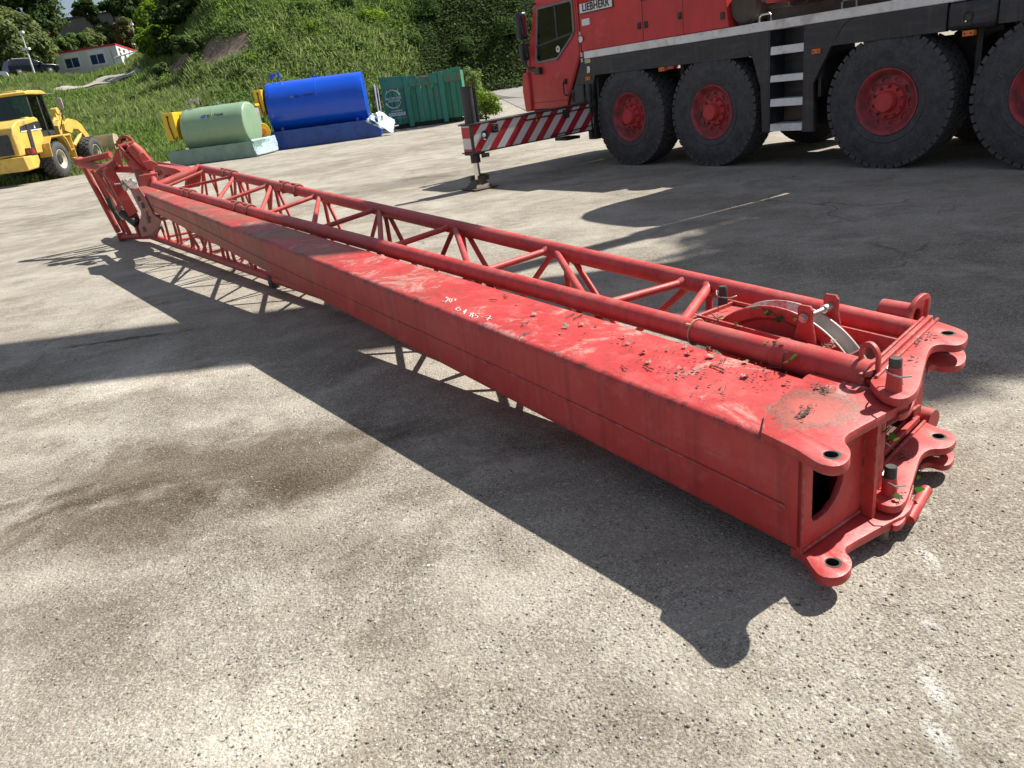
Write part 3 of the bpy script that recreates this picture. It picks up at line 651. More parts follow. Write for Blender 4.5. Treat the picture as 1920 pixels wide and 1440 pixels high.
# end frame uprights between the two plates, foot roller below
m = MB()
for s, y in ((.10,-.50),(.17,-.93)): m.box(s-.02, s+.02, y-.025, y+.025, .13, .47)
m.box(.16,.20,-.72,-.66,.13,.45)
m.build('end_upright', M['jib'], jib, bevel=.003)
m = MB(); m.box(.03,.95,-.468,-.460,.125,.415); m.box(.30,.31,-.95,-.468,.14,.43); m.box(.07,1.0,-.97,-.455,.088,.097); m.build('gap_shade_plates', M['gapshade'], jib)  # added dark plates that make the gap beside the box look unlit
ft = JZ(1680, 985, .03); m = MB(); fa, fb = JZ(1703,975,.05), JZ(1737,918,.075); m.lathe([(0,0),(0,.019),((fb-fa).length,.019),((fb-fa).length,.014),((fb-fa).length-.03,.013),((fb-fa).length-.03,0)], fa, fb-fa, (0,0,1), 20); m.build('foot_tube', M['jib'], jib)
# ---- tapered pins with spring clips
def pin(p, h, r0, r1, mats, cap=.3, ang=0.):
    m = MB(); x, y, z = p; m.lathe([(0,0),(0,r0),(h*(1-cap),r1*1.08),(h*(1-cap),r1*1.0),(h*.97,r1),(h,r1*.86),(h,0)], p, (0,0,1), (1,0,0), 20)
    o = m.build('pin', mats[0], jib)
    m = MB(); m.lathe([(h*(1-cap),r1*1.02),(h*.97,r1*1.01),(h+.001,r1*.85),(h+.001,0)], p, (0,0,1), (1,0,0), 20); m.build('pin_head', mats[1], o)
    c, s = math.cos(ang), math.sin(ang); zz = h*.62
    def q(a, b, dz=0): return (x+a*c-b*s, y+a*s+b*c, z+zz+dz)
    m = MB(); m.pipe([q(-.050,-.042,.004),q(-.058,-.012,.002),q(-.040,.004),q(-.016,.0215),q(.016,.0215),q(.046,.012,.010),q(.064,.004,.006),q(.056,-.020,-.022),q(.024,-.026,-.055)], .0028, 8); m.build('spring_clip', M['steel'], o)
    return o
pin((pin1.x, pin1.y, .485), .104, .0245, .0185, (M['jib'], M['dark']), .26, R_(-60))
pin((pin2.x, pin2.y, .132), .100, .0245, .0185, (M['jib'], M['dark']), .36, R_(-60))
pp = JZ(1260+460/4.8, 520+262/4.8, .47); pin((pp.x, pp.y, .455), .105, .0235, .018, (M['dark'], M['dark']), .3, R_(-30))
m = MB(); bp = JZ(1655, 985, .05); m.tube((bp.x, bp.y, .005), (bp.x, bp.y, .085), .019, n=16); m.pipe([(bp.x-.03,bp.y-.03,.06),(bp.x+.03,bp.y-.025,.06),(bp.x+.045,bp.y+.02,.045)], .0035, 8); m.build('pin', M['rust'], jib)
# ---- handle loops standing on the chords' ends
def loop(name, fn, w_, h_, th, hole_r):
    out = [(-w_/2,0),(w_/2,0)]+[(w_/2*math.cos(R_(a)), h_-w_/2+w_/2*math.sin(R_(a))) for a in range(0,181,15)]
    hr = w_/2-hole_r; ho = [(-hr,h_*.34),(hr,h_*.34)]+[(hr*math.cos(R_(a)), h_-w_/2+hr*math.sin(R_(a))) for a in range(0,181,20)]
    m = MB(); m.plate(out, [ho], th, fn, .003); return m.build(name, M['jib'], jib, smooth=40)
loop('handle_loop', lambda a, b, d: (.105+a*.85, -.50+d-a*.25, .415+b), .096, .172, .018, .016)
m = MB()
fo = [(-.085,0),(.055,0),(.080,.085),(.085,.135),(.055,.162),(-.02,.155),(-.075,.10)]
m.plate(rounded(fo,2), [rounded([(.028,.05),(.060,.05),(.068,.13),(.035,.135)],1), circ(-.008,.088,.030,16)], .018, lambda a, b, d: (.262+d+.12*a*0, -1.085-a, .40+b), .003); m.build('handle_loop', M['jib'], jib, smooth=40)
m = MB(); m.lathe([(0,.030),(0,.044),(.13,.044),(.13,.030)], (.255,-1.072,.487), (1,.06,.03), (0,0,1), 22); m.build('tube_stub', M['jib'], jib)
# ---- rope guide sheave between the chords
SY = -.76
def sheave():
    c0 = (.615, SY, .155); R0 = .40; a0, a1 = R_(-63), R_(63)
    m = MB(); m.lathe([(-.012,.05),(-.012,R0-.035),(-.030,R0),(-.036,R0),(-.036,R0-.045),(-.020,R0-.06),(-.020,.05)], c0, (0,-1,0), (0,0,1), 60, a0, a1)
    o = m.build('rope_guide', M['jib'], jib, smooth=30)
    m = MB(); m.lathe([(-.0365,R0-.004),(-.0365,R0+.001),(-.030,R0+.001),(-.006,R0-.030),(.022,R0-.030),(.044,R0+.002),(.051,R0+.002),(.051,R0-.008)], c0, (0,-1,0), (0,0,1), 80, a0, a1)
    m.build('groove_rim', M['grv'], o, smooth=25)
    m = MB(); m.lathe([(.051,R0),(.051,R0-.05),(.03,R0-.06),(.03,.05)], c0, (0,-1,0), (0,0,1), 60, a0, a1); m.build('side_disc', M['jib'], o, smooth=30)
    return o
def grv():
    b = NB('half_painted_sheave_rim'); x, y, z = b.sep()
    n = b.noise(9, 6, .7); k = b.ramp(b.math('ADD', x, b.math('MULTIPLY_ADD', n, .5, -.25)), .50, .53)
    c = b.mix(b.ramp(b.noise(20, 5), .3, .7), (.33,.30,.26), (.46,.43,.38)); c = b.mix(k, c, b.mix(b.ramp(n, .45, .6), (.50,.05,.045), (.52,.47,.42)))
    return b.fin(c, .55, .0)
M['grv'] = grv(); sheave()
# frame rails beside the sheave and rope-keeper bracket with its bolt
m = MB()
for y, z0, z1 in ((-.655,.40,.455),(-.885,.40,.455)): m.hexa([(.14,y-.006,z0),(1.0,y-.006,z0+.03),(1.0,y+.006,z0+.03),(.14,y+.006,z0),(.14,y-.006,z1),(1.0,y-.006,z1+.035),(1.0,y+.006,z1+.035),(.14,y+.006,z1)])
m.box(.94,.955,-.90,-.56,.40,.485); m.box(.86,.94,-.90,-.70,.462,.470)
for y in (-.60,-.93): m.box(.14,.9,y-.03,y+.03,.435,.442)
m.box(.14,.9,-.93,-.50,.20,.206); m.build('sheave_frame', M['jib'], jib, bevel=.002)
def keeper(y, sgn):
    m = MB(); out = [(-.060,0),(.060,0),(.034,.10),(.034,.150),(.022,.165),(-.028,.165),(-.038,.150),(-.034,.10)]
    m.plate(out, [circ(-.002,.120,.012,14)], .012, lambda a, b, d: (.462-a*.85, y+d, .432+b), .002); return m.build('rope_keeper', M['jib'], jib, smooth=30)
kp = keeper(-.69, 1); keeper(-.85, -1)
m = MB(); m.tube((.462,-.865,.552), (.462,-.675,.552), .009, n=12); m.tube((.462,-.684,.552), (.462,-.672,.552), .018, n=12); m.tube((.462,-.672,.552), (.462,-.664,.552), .013, n=6); m.tube((.462,-.845,.552), (.462,-.80,.552), .016, n=12); m.build('keeper_bolt', M['steel'], kp)
# ---- lashing shackles on the chords
def shackle(c, ax, sc=1.):
    m = MB(); c = Vector(c); ax = Vector(ax).normalized(); sd = ax.cross(Vector((0,0,1))).normalized(); P = []
    for a in range(-40, 221, 20): P.append(c + sd*(.062*math.cos(R_(a))*sc) + Vector((0,0,.058*math.sin(R_(a))*sc)) + ax*(.012*math.cos(R_(a))))
    m.pipe(P, .010*sc, 8); e = P[0]; f = P[-1]; m.tube(e-sd*.0+(f-e)*-.12, f+(f-e)*.12, .009*sc, n=8)
    m.tube(c+Vector((0,0,.052))+sd*.02, c+Vector((0,0,.075))-sd*.05+ax*.02, .012*sc, n=8)
    return m.build('lashing_ring', M['rustred'], jib)
M['rustred'] = simple('rust_red_steel', (.30,.085,.07), .6, var=.35, scale=20, dirt=(.15,.09,.06), damt=.4, dscale=15)
for p in ((350,364),(361,368),(447,387),(470,395)): shackle(npt(sN(*p))+Vector((0,0,.0)), (1,.02,.04))
for p in ((424,322),(438,326),(536,347),(559,353)): shackle(fpt(sF(*p)), (1,.02,.05))
m = MB(); c0 = npt(sN(1306,622)); m.pipe([c0+Vector((0, .051*math.cos(R_(a)), .051*math.sin(R_(a)))) for a in range(0,360,20)], .004, 6, closed=True); m.tube(c0+Vector((.0,.036,.038)), c0+Vector((.012,.046,.042)), .007, n=6); m.build('rope_tie', M['rope'], jib)
# ---- far head of the jib
def fr(p, q, r, name='head_strut', mat=None, n=12):
    m = MB(); m.tube(p, q, r, n=n); return m.build(name, mat or M['jib'], jib)
foot = JZ(229,444,.06); foot2 = JZ(268,447,.06); tip = JS(150,306,11.3)
fr(foot, nlo(10.7), .045, 'head_foot_rail'); m = MB(); m.box(foot.x-.05, foot.x+.05, foot.y-.06, foot.y+.06, .01, .12); m.build('foot_lug', M['jib'], jib, bevel=.01)
ra = JS(283,318,10.2); rb = JS(207,290,10.9)
m = MB(); m.tube(tip, JS(200,316,10.85), .055, .05, n=14); m.tube(JS(200,316,10.85), ra, .05, n=14); m.build('head_top_rail', M['jib'], jib)
fr(tip+Vector((-.05,0,.02)), rb, .042, 'head_top_rail'); fr(ra, npt(9.4), .04, 'head_top_rail')
m = MB(); m.lathe([(-.07,0),(-.07,.045),(.07,.06),(.07,0)], tip+Vector((.04,0,.02)), (1,-.5,.1), (0,0,1), 14); m.build('tip_lug', M['jib'], jib)
fr(tip+Vector((.03,-.03,-.02)), foot+Vector((-.02,.03,.08)), .040); fr(JS(172,318,11.25), foot+Vector((.05,-.06,.05)), .028); fr(JS(180,322,11.2), JS(243,438,11.2), .034)
fr(JS(182,322,10.95), JS(243,406,10.95), .036, 'head_strut')
def slab(p0, p1, wdir, wd, th, name, mat=None, bev=.006):
    p0, p1 = Vector(p0), Vector(p1); wdir = Vector(wdir).normalized(); d = (p1-p0).normalized(); t = d.cross(wdir).normalized()*th/2; ww = wdir*wd/2
    m = MB(); m.hexa([p0-ww-t, p0+ww-t, p0+ww+t, p0-ww+t, p1-ww-t, p1+ww-t, p1+ww+t, p1-ww+t]); return m.build(name, mat or M['jib'], jib, bevel=bev)
slab(JS(199,313,10.6), JS(250,402,10.6), (0,-1,.35), .14, .10, 'head_column')
slab(JS(193,318,10.75), JS(232,398,10.75), (0,-1,.35), .07, .07, 'head_column', M['rustred'])
slab(JS(250,402,10.6), foot2+Vector((0,0,.05)), (0,-1,.35), .10, .08, 'head_column')
# hydraulic cylinder and damper hanging in the frame
m = MB(); m.tube(JS(203,370,11.15), JS(211,392,11.15), .045, n=14); m.tube(JS(211,392,11.15), JS(226,413,11.15), .035, n=14); m.build('damper', M['dark'], jib)
m = MB(); m.tube(JS(228,398,10.7), JS(256,420,10.55), .055, n=14); m.build('cylinder', M['hose'], jib)
m = MB(); m.tube(JS(222,386,10.8), JS(236,396,10.75), .075, n=14); m.build('cylinder_clamp', M['rustred'], jib)
# the tower: two tall plates joined by bars
def twr(sv, pts, th, name):
    P = [JS(px, py, sv) for px, py in pts]; m = MB(); n = len(P)
    V = [p+Vector((-th/2,0,0)) for p in P]+[p+Vector((th/2,0,0)) for p in P]
    m.add(V, [tuple(range(n))[::-1], tuple(range(n, 2*n))]+[(i, (i+1) % n, n+(i+1) % n, n+i) for i in range(n)]); return m.build(name, M['jib'], jib, bevel=.004)
twr(10.55, [(217,281),(223,277),(231,313),(211,300)], .03, 'tower_plate')
twb = twr(10.3, [(223,276),(237,271),(262,291),(273,305),(270,319),(257,322),(243,312),(235,300)], .13, 'tower_box')
P = [JS(px, py, 10.22) for px, py in ((228,278),(236,274),(249,289),(244,295))]; m = MB(); m.add([v for v in P]+[v+Vector((.02,0,0)) for v in P], [(0,1,2,3),(7,6,5,4),(0,4,5,1),(1,5,6,2),(2,6,7,3),(3,7,4,0)]); m.build('tower_shade_inset', M['dark'], twb)  # dark slab painted in for the shaded inside of the tower box
for a, b, r in (((224,276),(247,298),.022),((237,271),(252,288),.022),((247,298),(269,316),.03),((232,285),(243,281),.02),((238,291),(248,287),.02)):
    m = MB(); m.tube(JS(*a,10.18), JS(*b,10.18), r, n=8); m.build('tower_flange', M['jib'], twb)
m = MB(); m.pipe([JS(px, py, 10.12) for px, py in ((245,272),(256,283),(266,295),(276,306))], .085, 14, taper=[.8,1,1,.9]); m.build('tower_tube', M['jib'], jib)
m = MB(); hx = JS(236,268,10.3); m.lathe([(-.08,.065),(-.08,.095),(.08,.095),(.08,.065),(-.08,.065)], hx, (1,-.25,.0), (0,0,1), 20, R_(-95), R_(95)); m.build('tower_head', M['jib'], jib)
m = MB(); m.tube(JS(222,275,10.2), JS(250,267,10.2), .024, n=8); m.build('tower_bar', M['jib'], jib)
m = MB()
for a, b in (((222,263),(225,272)),((227,259),(231,265)),((219,268),(223,275)),((232,259),(234,264))): m.tube(JS(*a,10.4), JS(*b,10.4), .035, n=8)
m.build('tower_sheave', M['rustred'], jib)
twr(10.05, [(258,290),(268,285),(281,300),(291,308),(281,316),(268,308)], .05, 'tower_plate'); twr(10.0, [(268,304),(282,300),(296,307),(290,318),(276,318)], .06, 'tower_plate')
# hinged arm with hexagonal windows
arm_o = [(266,322),(268,310),(276,306),(330,316),(342,322),(345,332),(338,341),(312,343),(290,338),(272,330)]
def armplate(dy, dz):
    P = [JPL(px, py, (0,-.66,0), (0,1,0)) for px, py in arm_o]
    def fn(a, b, d): return (a, -.66+dy+d, b)
    def hexh(cx, cy, r): 
        q = [JPL(cx+r*1.1*math.cos(R_(a)), cy+r*math.sin(R_(a)), (0,-.66,0), (0,1,0)) for a in range(0,360,45)]; return [(v.x, v.z) for v in q]
    m = MB(); m.plate([(p.x, p.z) for p in P], [], .02, fn, .003)
    return m.build('hinged_arm', M['jib'], jib, smooth=30)
ar = armplate(0, 0); armplate(-.16, 0)
for cx_, cy_, r_ in ((281,319,5.2),(297,325,5.6),(314,332,5.6)):
    P = [JPL(cx_+r_*1.15*math.cos(R_(a)), cy_+r_*.95*math.sin(R_(a)), (0,-.646,0), (0,1,0)) for a in (10,60,120,190,240,300)]; m = MB(); m.pipe(P, .010, 6, closed=True); m.build('arm_rib', M['rustred'], ar)
    m = MB(); a, b = JPL(cx_-1.2, cy_-2, (0,-.646,0), (0,1,0)), JPL(cx_+1.2, cy_+2, (0,-.646,0), (0,1,0)); m.tube(a, b, .016, n=8); m.build('arm_slot', M['dark'], ar)
m = MB(); P = [JPL(px, py, (0,-.66,0), (0,1,0)) for px, py in ((270,309),(330,316),(343,324))]
for i in range(2): a, b = P[i], P[i+1]; m.hexa([a+Vector((0,0,-.02)), b+Vector((0,0,-.02)), b+Vector((0,-.16,-.02)), a+Vector((0,-.16,-.02)), a, b, b+Vector((0,-.16,0)), a+Vector((0,-.16,0))])
m.build('arm_cover', M['jib'], ar, bevel=.003)
slab(JS(278,326,9.75), JS(276,362,9.75), (0,-1,0), .22, .10, 'arm_post'); slab(JS(258,318,10.1), JS(268,348,10.1), (0,-1,0), .10, .06, 'arm_post', M['rustred'])
slab(JS(365,318,9.5), JS(360,352,9.5), (0,-1,0), .20, .03, 'arm_post')
# bracketry on the end of the box section: worn side plates, small roller, linkage
e0 = Vector((9.45, 0, zt(9.4)))
m = MB(); P = [JPL(px, py, (0,.004,0), (0,1,0)) for px, py in ((247,357),(262,352),(272,366),(290,402),(304,412),(300,424),(285,440),(268,444),(262,424),(268,398),(256,376))]
m.plate([(p.x, p.z) for p in P], [[(p.x, p.z) for p in (JPL(px, py, (0,.004,0), (0,1,0)) for px, py in ((276,398),(280,394),(286,408),(281,412)))]], .016, lambda a, b, d: (a, .012+d, b), .003); lk = m.build('link_plate', M['rustred'], jib, smooth=30)
m = MB(); P = [JPL(px, py, (0,-.18,0), (0,1,0)) for px, py in ((262,384),(276,380),(290,402),(300,424),(290,444),(276,446),(264,430))]
m.plate([(p.x, p.z) for p in P], [], .016, lambda a, b, d: (a, -.20+d, b), .003); m.build('link_plate', M['rustred'], jib, smooth=30)
for px, py, r in ((262,372,.03),(270,385,.035),(280,412,.04),(272,430,.035)):
    m = MB(); q = JPL(px, py, (0,.02,0), (0,1,0)); m.tube(q+Vector((0,.03,0)), q+Vector((0,-.2,0)), r, n=14); m.build('link_pin', M['rust'], lk)
m = MB(); q = JS(241,346,9.9); m.lathe([(-.06,0),(-.06,.07),(-.045,.07),(-.035,.045),(.035,.045),(.045,.07),(.06,.07),(.06,0)], q, (.2,-1,0), (0,0,1), 20); m.tube(q+Vector((0,.16,.03)), q+Vector((0,-.1,0)), .014, n=8); m.build('guide_roller', M['steel'], jib)
slab(JS(233,340,9.9), JS(250,356,9.6), (0,-1,.2), .05, .05, 'roller_arm', M['rust']); slab(JS(245,340,9.9), JS(257,354,9.6), (0,-1,.2), .06, .04, 'roller_arm', M['steel'])
m = MB(); m.pipe([JS(px, py, 10.62) for px, py in ((180,322),(190,318),(196,313),(205,310),(214,306),(221,304))], .045, 10, taper=[.5,.9,1.3,1.1,1.4,.7]); m.pipe([JS(px, py, 10.66) for px, py in ((195,315),(208,312),(220,310))], .03, 8); m.build('rope_bundle', M['rustred'], jib)
# black block where the near bottom chord ends, short hanger below
m = MB(); q = nlo(sN(512,520)); m.box(q.x-.05, q.x+.06, q.y-.048, q.y+.048, .012, q.z+.03); m.build('chord_end_block', M['dark'], jib, bevel=.01)
# ---- hand-painted number on the box boom's top
def strokes(lst, r=.0023):
    m = MB()
    for st in lst:
        P = []
        for (px, py) in st:
            q = JZ(px, py, .0); z = .5
            for _ in range(8): q = JZ(px, py, z); z = zt(q.x)+.0015
            P.append(q)
        m.pipe(P, r, 6)
    return m.build('painted_number', M['chalk'], bx)
def Z3(pts): return [(380+x/3.692, 280+y/3.692) for x, y in pts]
def Z5(pts): return [(640+x/3.2, 560+y/3.2) for x, y in pts]
strokes([Z3([(1690,1035),(1684,1028),(1690,1022),(1700,1030),(1697,1042),(1680,1056),(1655,1052)]), Z3([(1712,1035),(1705,1050),(1712,1058),(1723,1050),(1726,1036),(1716,1034)]),
         Z3([(1738,1036),(1760,1041)]), Z3([(1752,1036),(1744,1050)]),
         Z5([(712,50),(690,58),(686,68),(696,74),(712,70),(714,62),(700,60)]), Z5([(730,80),(752,66),(734,92)]), Z5([(792,86),(778,86),(776,94),(790,100),(782,112),(768,108),(776,98),(790,92),(794,86)]),
         Z5([(830,92),(806,92),(804,102),(818,104),(816,114),(800,118)]), Z5([(838,110),(852,108)]), Z5([(862,104),(896,104),(872,130)]), Z5([(866,116),(902,122)])])

# ---- what has fallen on the jib
def on_box(px, py, extra=0.):
    z = .46
    for _ in range(8): q = JZ(px, py, z); z = zt(q.x)+.002+extra
    return JM @ q
def leaf_mesh(name, sz, mat, curl):
    pts = []; n = 14
    for i in range(n):
        a = 2*math.pi*i/n; r = sz*(.55+.45*abs(math.cos(a*2.5)))*(1+.25*math.cos(a)); pts.append((r*math.cos(a), r*.8*math.sin(a)))
    V = [(0,0,curl*.15*sz)]+[(x, y, curl*((x*x*1.1+abs(y)*sz*.5)/sz)+.06*sz*math.sin(i*2.3)) for i, (x, y) in enumerate(pts)]
    mm = MB(); mm.add(V, [(0, 1+i, 1+(i+1) % n) for i in range(n)]); return mm.build(name, mat, None, smooth=60)
lp = [(1170,632),(1177,644),(1251,656),(1283,651),(1400,678),(1052,624),(1062,613),(1092,608),(970,570),(1002,590),(1290,662),(1335,668),(1310,694),(1215,680),(1395,705),(1208,660)]
base = None
for i, (px, py) in enumerate(lp):
    p = on_box(px, py, .004)
    if base is None: base = leaf_mesh('dead_leaf', .022, M['leafdry'], .45); o = base
    else: o = base.copy(); COL.objects.link(o)
    o.location = p; o.rotation_euler = (random.uniform(-.3,.3), random.uniform(-.3,.3), random.uniform(0,6.3)); k = random.uniform(.45,.95); o.scale = (k,k,k)
    tag(o, 'curled tan dead leaf fallen on the flat red top of the box boom', 'leaf', 'dead leaves on the box boom')
tw = None
for i, (px, py, a, l) in enumerate([(1070,592,.4,.06),(1085,594,-.1,.07),(990,625,1.0,.05),(985,607,.5,.06),(980,628,1.6,.05),(925,563,.3,.05),(1330,655,.9,.05),(1170,690,2.1,.05),(1345,690,.2,.06),(1215,690,1.2,.06),(1400,640,.7,.05),(948,556,.1,.06)]):
    p = on_box(px, py, .002)
    if tw is None: mm = MB(); mm.pipe([(-.5,0,0),(-.2,.03,.01),(.1,-.02,.02),(.5,.05,.0)], .04, 6); mm.pipe([(.1,-.02,.02),(.3,-.16,.03)], .028, 6); tw = mm.build('dry_twig', M['twig'], None); o = tw
    else: o = tw.copy(); COL.objects.link(o)
    o.location = p+Vector((0,0,.003)); o.rotation_euler = (0,0,a*2+i); o.scale = (l,l,l)
    tag(o, 'thin brown twig lying on the flat red top of the box boom', 'twig', 'dry twigs on the box boom')
def debris(name, label, spots, n, mat, sp, zf_):
    mm = MB()
    for k in range(n):
        px, py = random.choice(spots); q = zf_(px+random.gauss(0,sp), py+random.gauss(0,sp*.6)); r = random.choice((.0018,.0025,.003,.004,.006,.009))*random.uniform(.7,1.2); a = random.uniform(0,6.3)
        e = Vector((math.cos(a), math.sin(a), random.uniform(-.3,.5)))*r; f = Vector((-math.sin(a), math.cos(a), random.uniform(-.2,.4)))*r*random.uniform(.25,.8); q = q+Vector((0,0,.003))
        mm.add([q-e, q+f, q+e, q-f*.6], [(0,1,2,3)])
    o = mm.build(name, mat, None, smooth=0); kind(o, 'stuff'); tag(o, label, 'debris'); return o
debris('leaf_litter', 'dark rotten leaf crumbs strewn over the top of the box boom', [(1300,675),(1340,700),(1290,700),(1395,712),(1360,690),(1415,690),(1240,665),(1455,720),(1420,705),(1180,650),(1100,620),(1350,740),(1260,700)], 520, M['leafdark'], 17, lambda a, b: on_box(a, b, .001))
debris('leaf_litter', 'black rotten leaf pile in the dried puddle on the box boom', [(1505,775),(1515,770),(1540,730),(1530,725),(1545,735),(1518,765),(1500,780)], 200, M['leafdark'], 7, lambda a, b: on_box(a, b, .016))
debris('leaf_litter', 'brown leaf scraps caught behind the stop bar of the upper lattice end plate', [(1730,635),(1742,628),(1722,645),(1750,632),(1710,675)], 90, M['leafdark'], 6, lambda a, b: JM @ JZ(a, b, .497))
debris('leaf_litter', 'brown leaf scraps lying on the lower lattice end plate', [(1660,880),(1690,855),(1700,850),(1665,860),(1640,905),(1690,930)], 120, M['leafdark'], 7, lambda a, b: JM @ JZ(a, b, .145))
debris('leaf_litter', 'rotten leaf scraps lying on the lower end plate of the box boom', [(1630,920),(1600,955),(1580,965),(1610,940),(1640,935)], 110, M['leafdark'], 7, lambda a, b: JM @ JZ(a, b, .103))
debris('leaf_litter', 'brown leaf and vine litter in the corner of the sheave frame', [(1315,590),(1330,600),(1345,596),(1300,605),(1350,612),(1320,608)], 170, M['leafdark'], 7, lambda a, b: JM @ JZ(a, b, .475))
debris('leaf_litter', 'pale dry leaf scraps stuck beside the bare sheave rim', [(1560,648),(1553,655),(1565,640),(1548,650)], 70, M['leafdry'], 4, lambda a, b: JM @ JZ(a, b, .475))
# ---- ivy
def ivy_leaf(mm, p, sz, yaw, pitch, roll=0.):
    out = [(0,-.15),(.35,-.5),(.62,-.18),(.95,.05),(.62,.30),(.5,.62),(.0,1.1),(-.5,.62),(-.62,.30),(-.95,.05),(-.62,-.18),(-.35,-.5)]
    Mx = Matrix.Translation(p) @ Matrix.Rotation(yaw, 4, 'Z') @ Matrix.Rotation(pitch, 4, 'X') @ Matrix.Rotation(roll, 4, 'Y')
    V = [Mx @ Vector((0,.2*sz,.03*sz))]+[Mx @ Vector((x*sz, y*sz, -.18*sz*abs(x)-.1*sz*y*y)) for x, y in out]; n = len(out)
    mm.add(V, [(0, 1+i, 1+(i+1) % n) for i in range(n)])
def ivy(label, stems, leaves):
    mm = MB(); mm2 = MB()
    for s_ in stems: mm.pipe(s_, .0022, 6)
    r = thing('ivy_vine', label, 'ivy', stems[0][0]); inv = Matrix.Translation(-Vector(stems[0][0]))
    mm.pre = None; mm.v = [tuple(inv @ Vector(p)) for p in mm.v]; mm.build('stem', M['twig'], r)
    for p, sz, yaw, pt in leaves: ivy_leaf(mm2, inv @ Vector(p), sz, yaw, pt, random.uniform(-.4,.4))
    mm2.build('leaf', M['ivy'], r, smooth=60); return r
def jw(px, py, z): return JM @ JZ(px, py, z)
def jt(px, py, t): return JM @ JPL(px, py, (0,-t,0), (0,1,0))
ivy('green ivy sprig climbing over the near chord beside the box boom', [[jt(1446,684,.45), jt(1447,662,.46), jt(1440,648,.47)], [jt(1440,688,.45), jt(1465,690,.44), jt(1468,668,.44), jt(1474,660,.44)]],
    [(jt(1485,668,.43), .026, .3, -.9), (jt(1478,676,.43), .020, 1.2, -.4), (jt(1440,640,.47), .011, 1, -.6), (jt(1452,640,.47), .011, 2.6, -.5), (jt(1466,646,.47), .013, 0, -.3), (jt(1434,642,.47), .009, 4, -.5)])
ivy('green ivy trailing along the red inner side of the rope guide', [[jt(1412,576,.715), jt(1428,580,.715), jt(1440,586,.715), jt(1462,596,.715), jt(1472,606,.715), jt(1490,622,.715)], [jt(1330,585,.69), jt(1345,598,.68), jt(1358,606,.68)]],
    [(jt(1414,576,.71), .010, 0, -1.2), (jt(1440,585,.71), .018, .4, -1.3), (jt(1460,596,.71), .021, .2, -1.3), (jt(1352,593,.67), .017, .5, -.6), (jt(1383,610,.66), .028, 1, -.7), (jt(1378,606,.66), .02, 2, -.5), (jt(1490,598,.70), .01, .2, -1.2)])
ivy('green ivy growing in the dark gap below the lattice end frame', [[jw(1632,850,.14), jw(1640,830,.25), jw(1655,812,.33), jw(1668,800,.38)], [jw(1625,815,.28), jw(1650,822,.26), jw(1675,842,.18)], [jw(1630,860,.15), jw(1622,830,.22), jw(1640,800,.35)]],
    [(jw(1666,805,.36), .024, .3, -1.), (jw(1672,815,.33), .018, 1.5, -.8), (jw(1680,822,.3), .014, .3, -1.), (jw(1625,852,.18), .018, .5, -1.), (jw(1632,862,.16), .017, 2, -.7), (jw(1640,815,.3), .012, .5, -1.), (jw(1724,915,.12), .020, 0, -1.2), (jw(1722,893,.14), .012, 2, -1.), (jw(1685,928,.15), .017, 2, -.2), (jw(1660,832,.24), .012, 1, -1.)])

# ================================================================== THE CRANE TRUCK   (local x runs to its rear, -y towards the yard, wheels' faces on y = 0)
TO = Vector((2.39451, 12.404, 0)); TAZ = R_(-56.90145)
TM = Matrix.Translation(TO) @ Matrix.Rotation(TAZ, 4, 'Z'); TI = TM.inverted(); T3 = TM.to_3x3()
def TP(px, py, y=0.): return TI @ onplane(px, py, TM @ Vector((0, y, 0)), T3 @ Vector((0, 1, 0)))
truck = thing('crane_truck', 'big red four axle mobile crane truck with black fenders and its striped outrigger out', 'crane truck', TO, TAZ)
def tp(name, mb, mat, parent=None, **kw): return mb.build(name, mat, parent or truck, **kw)
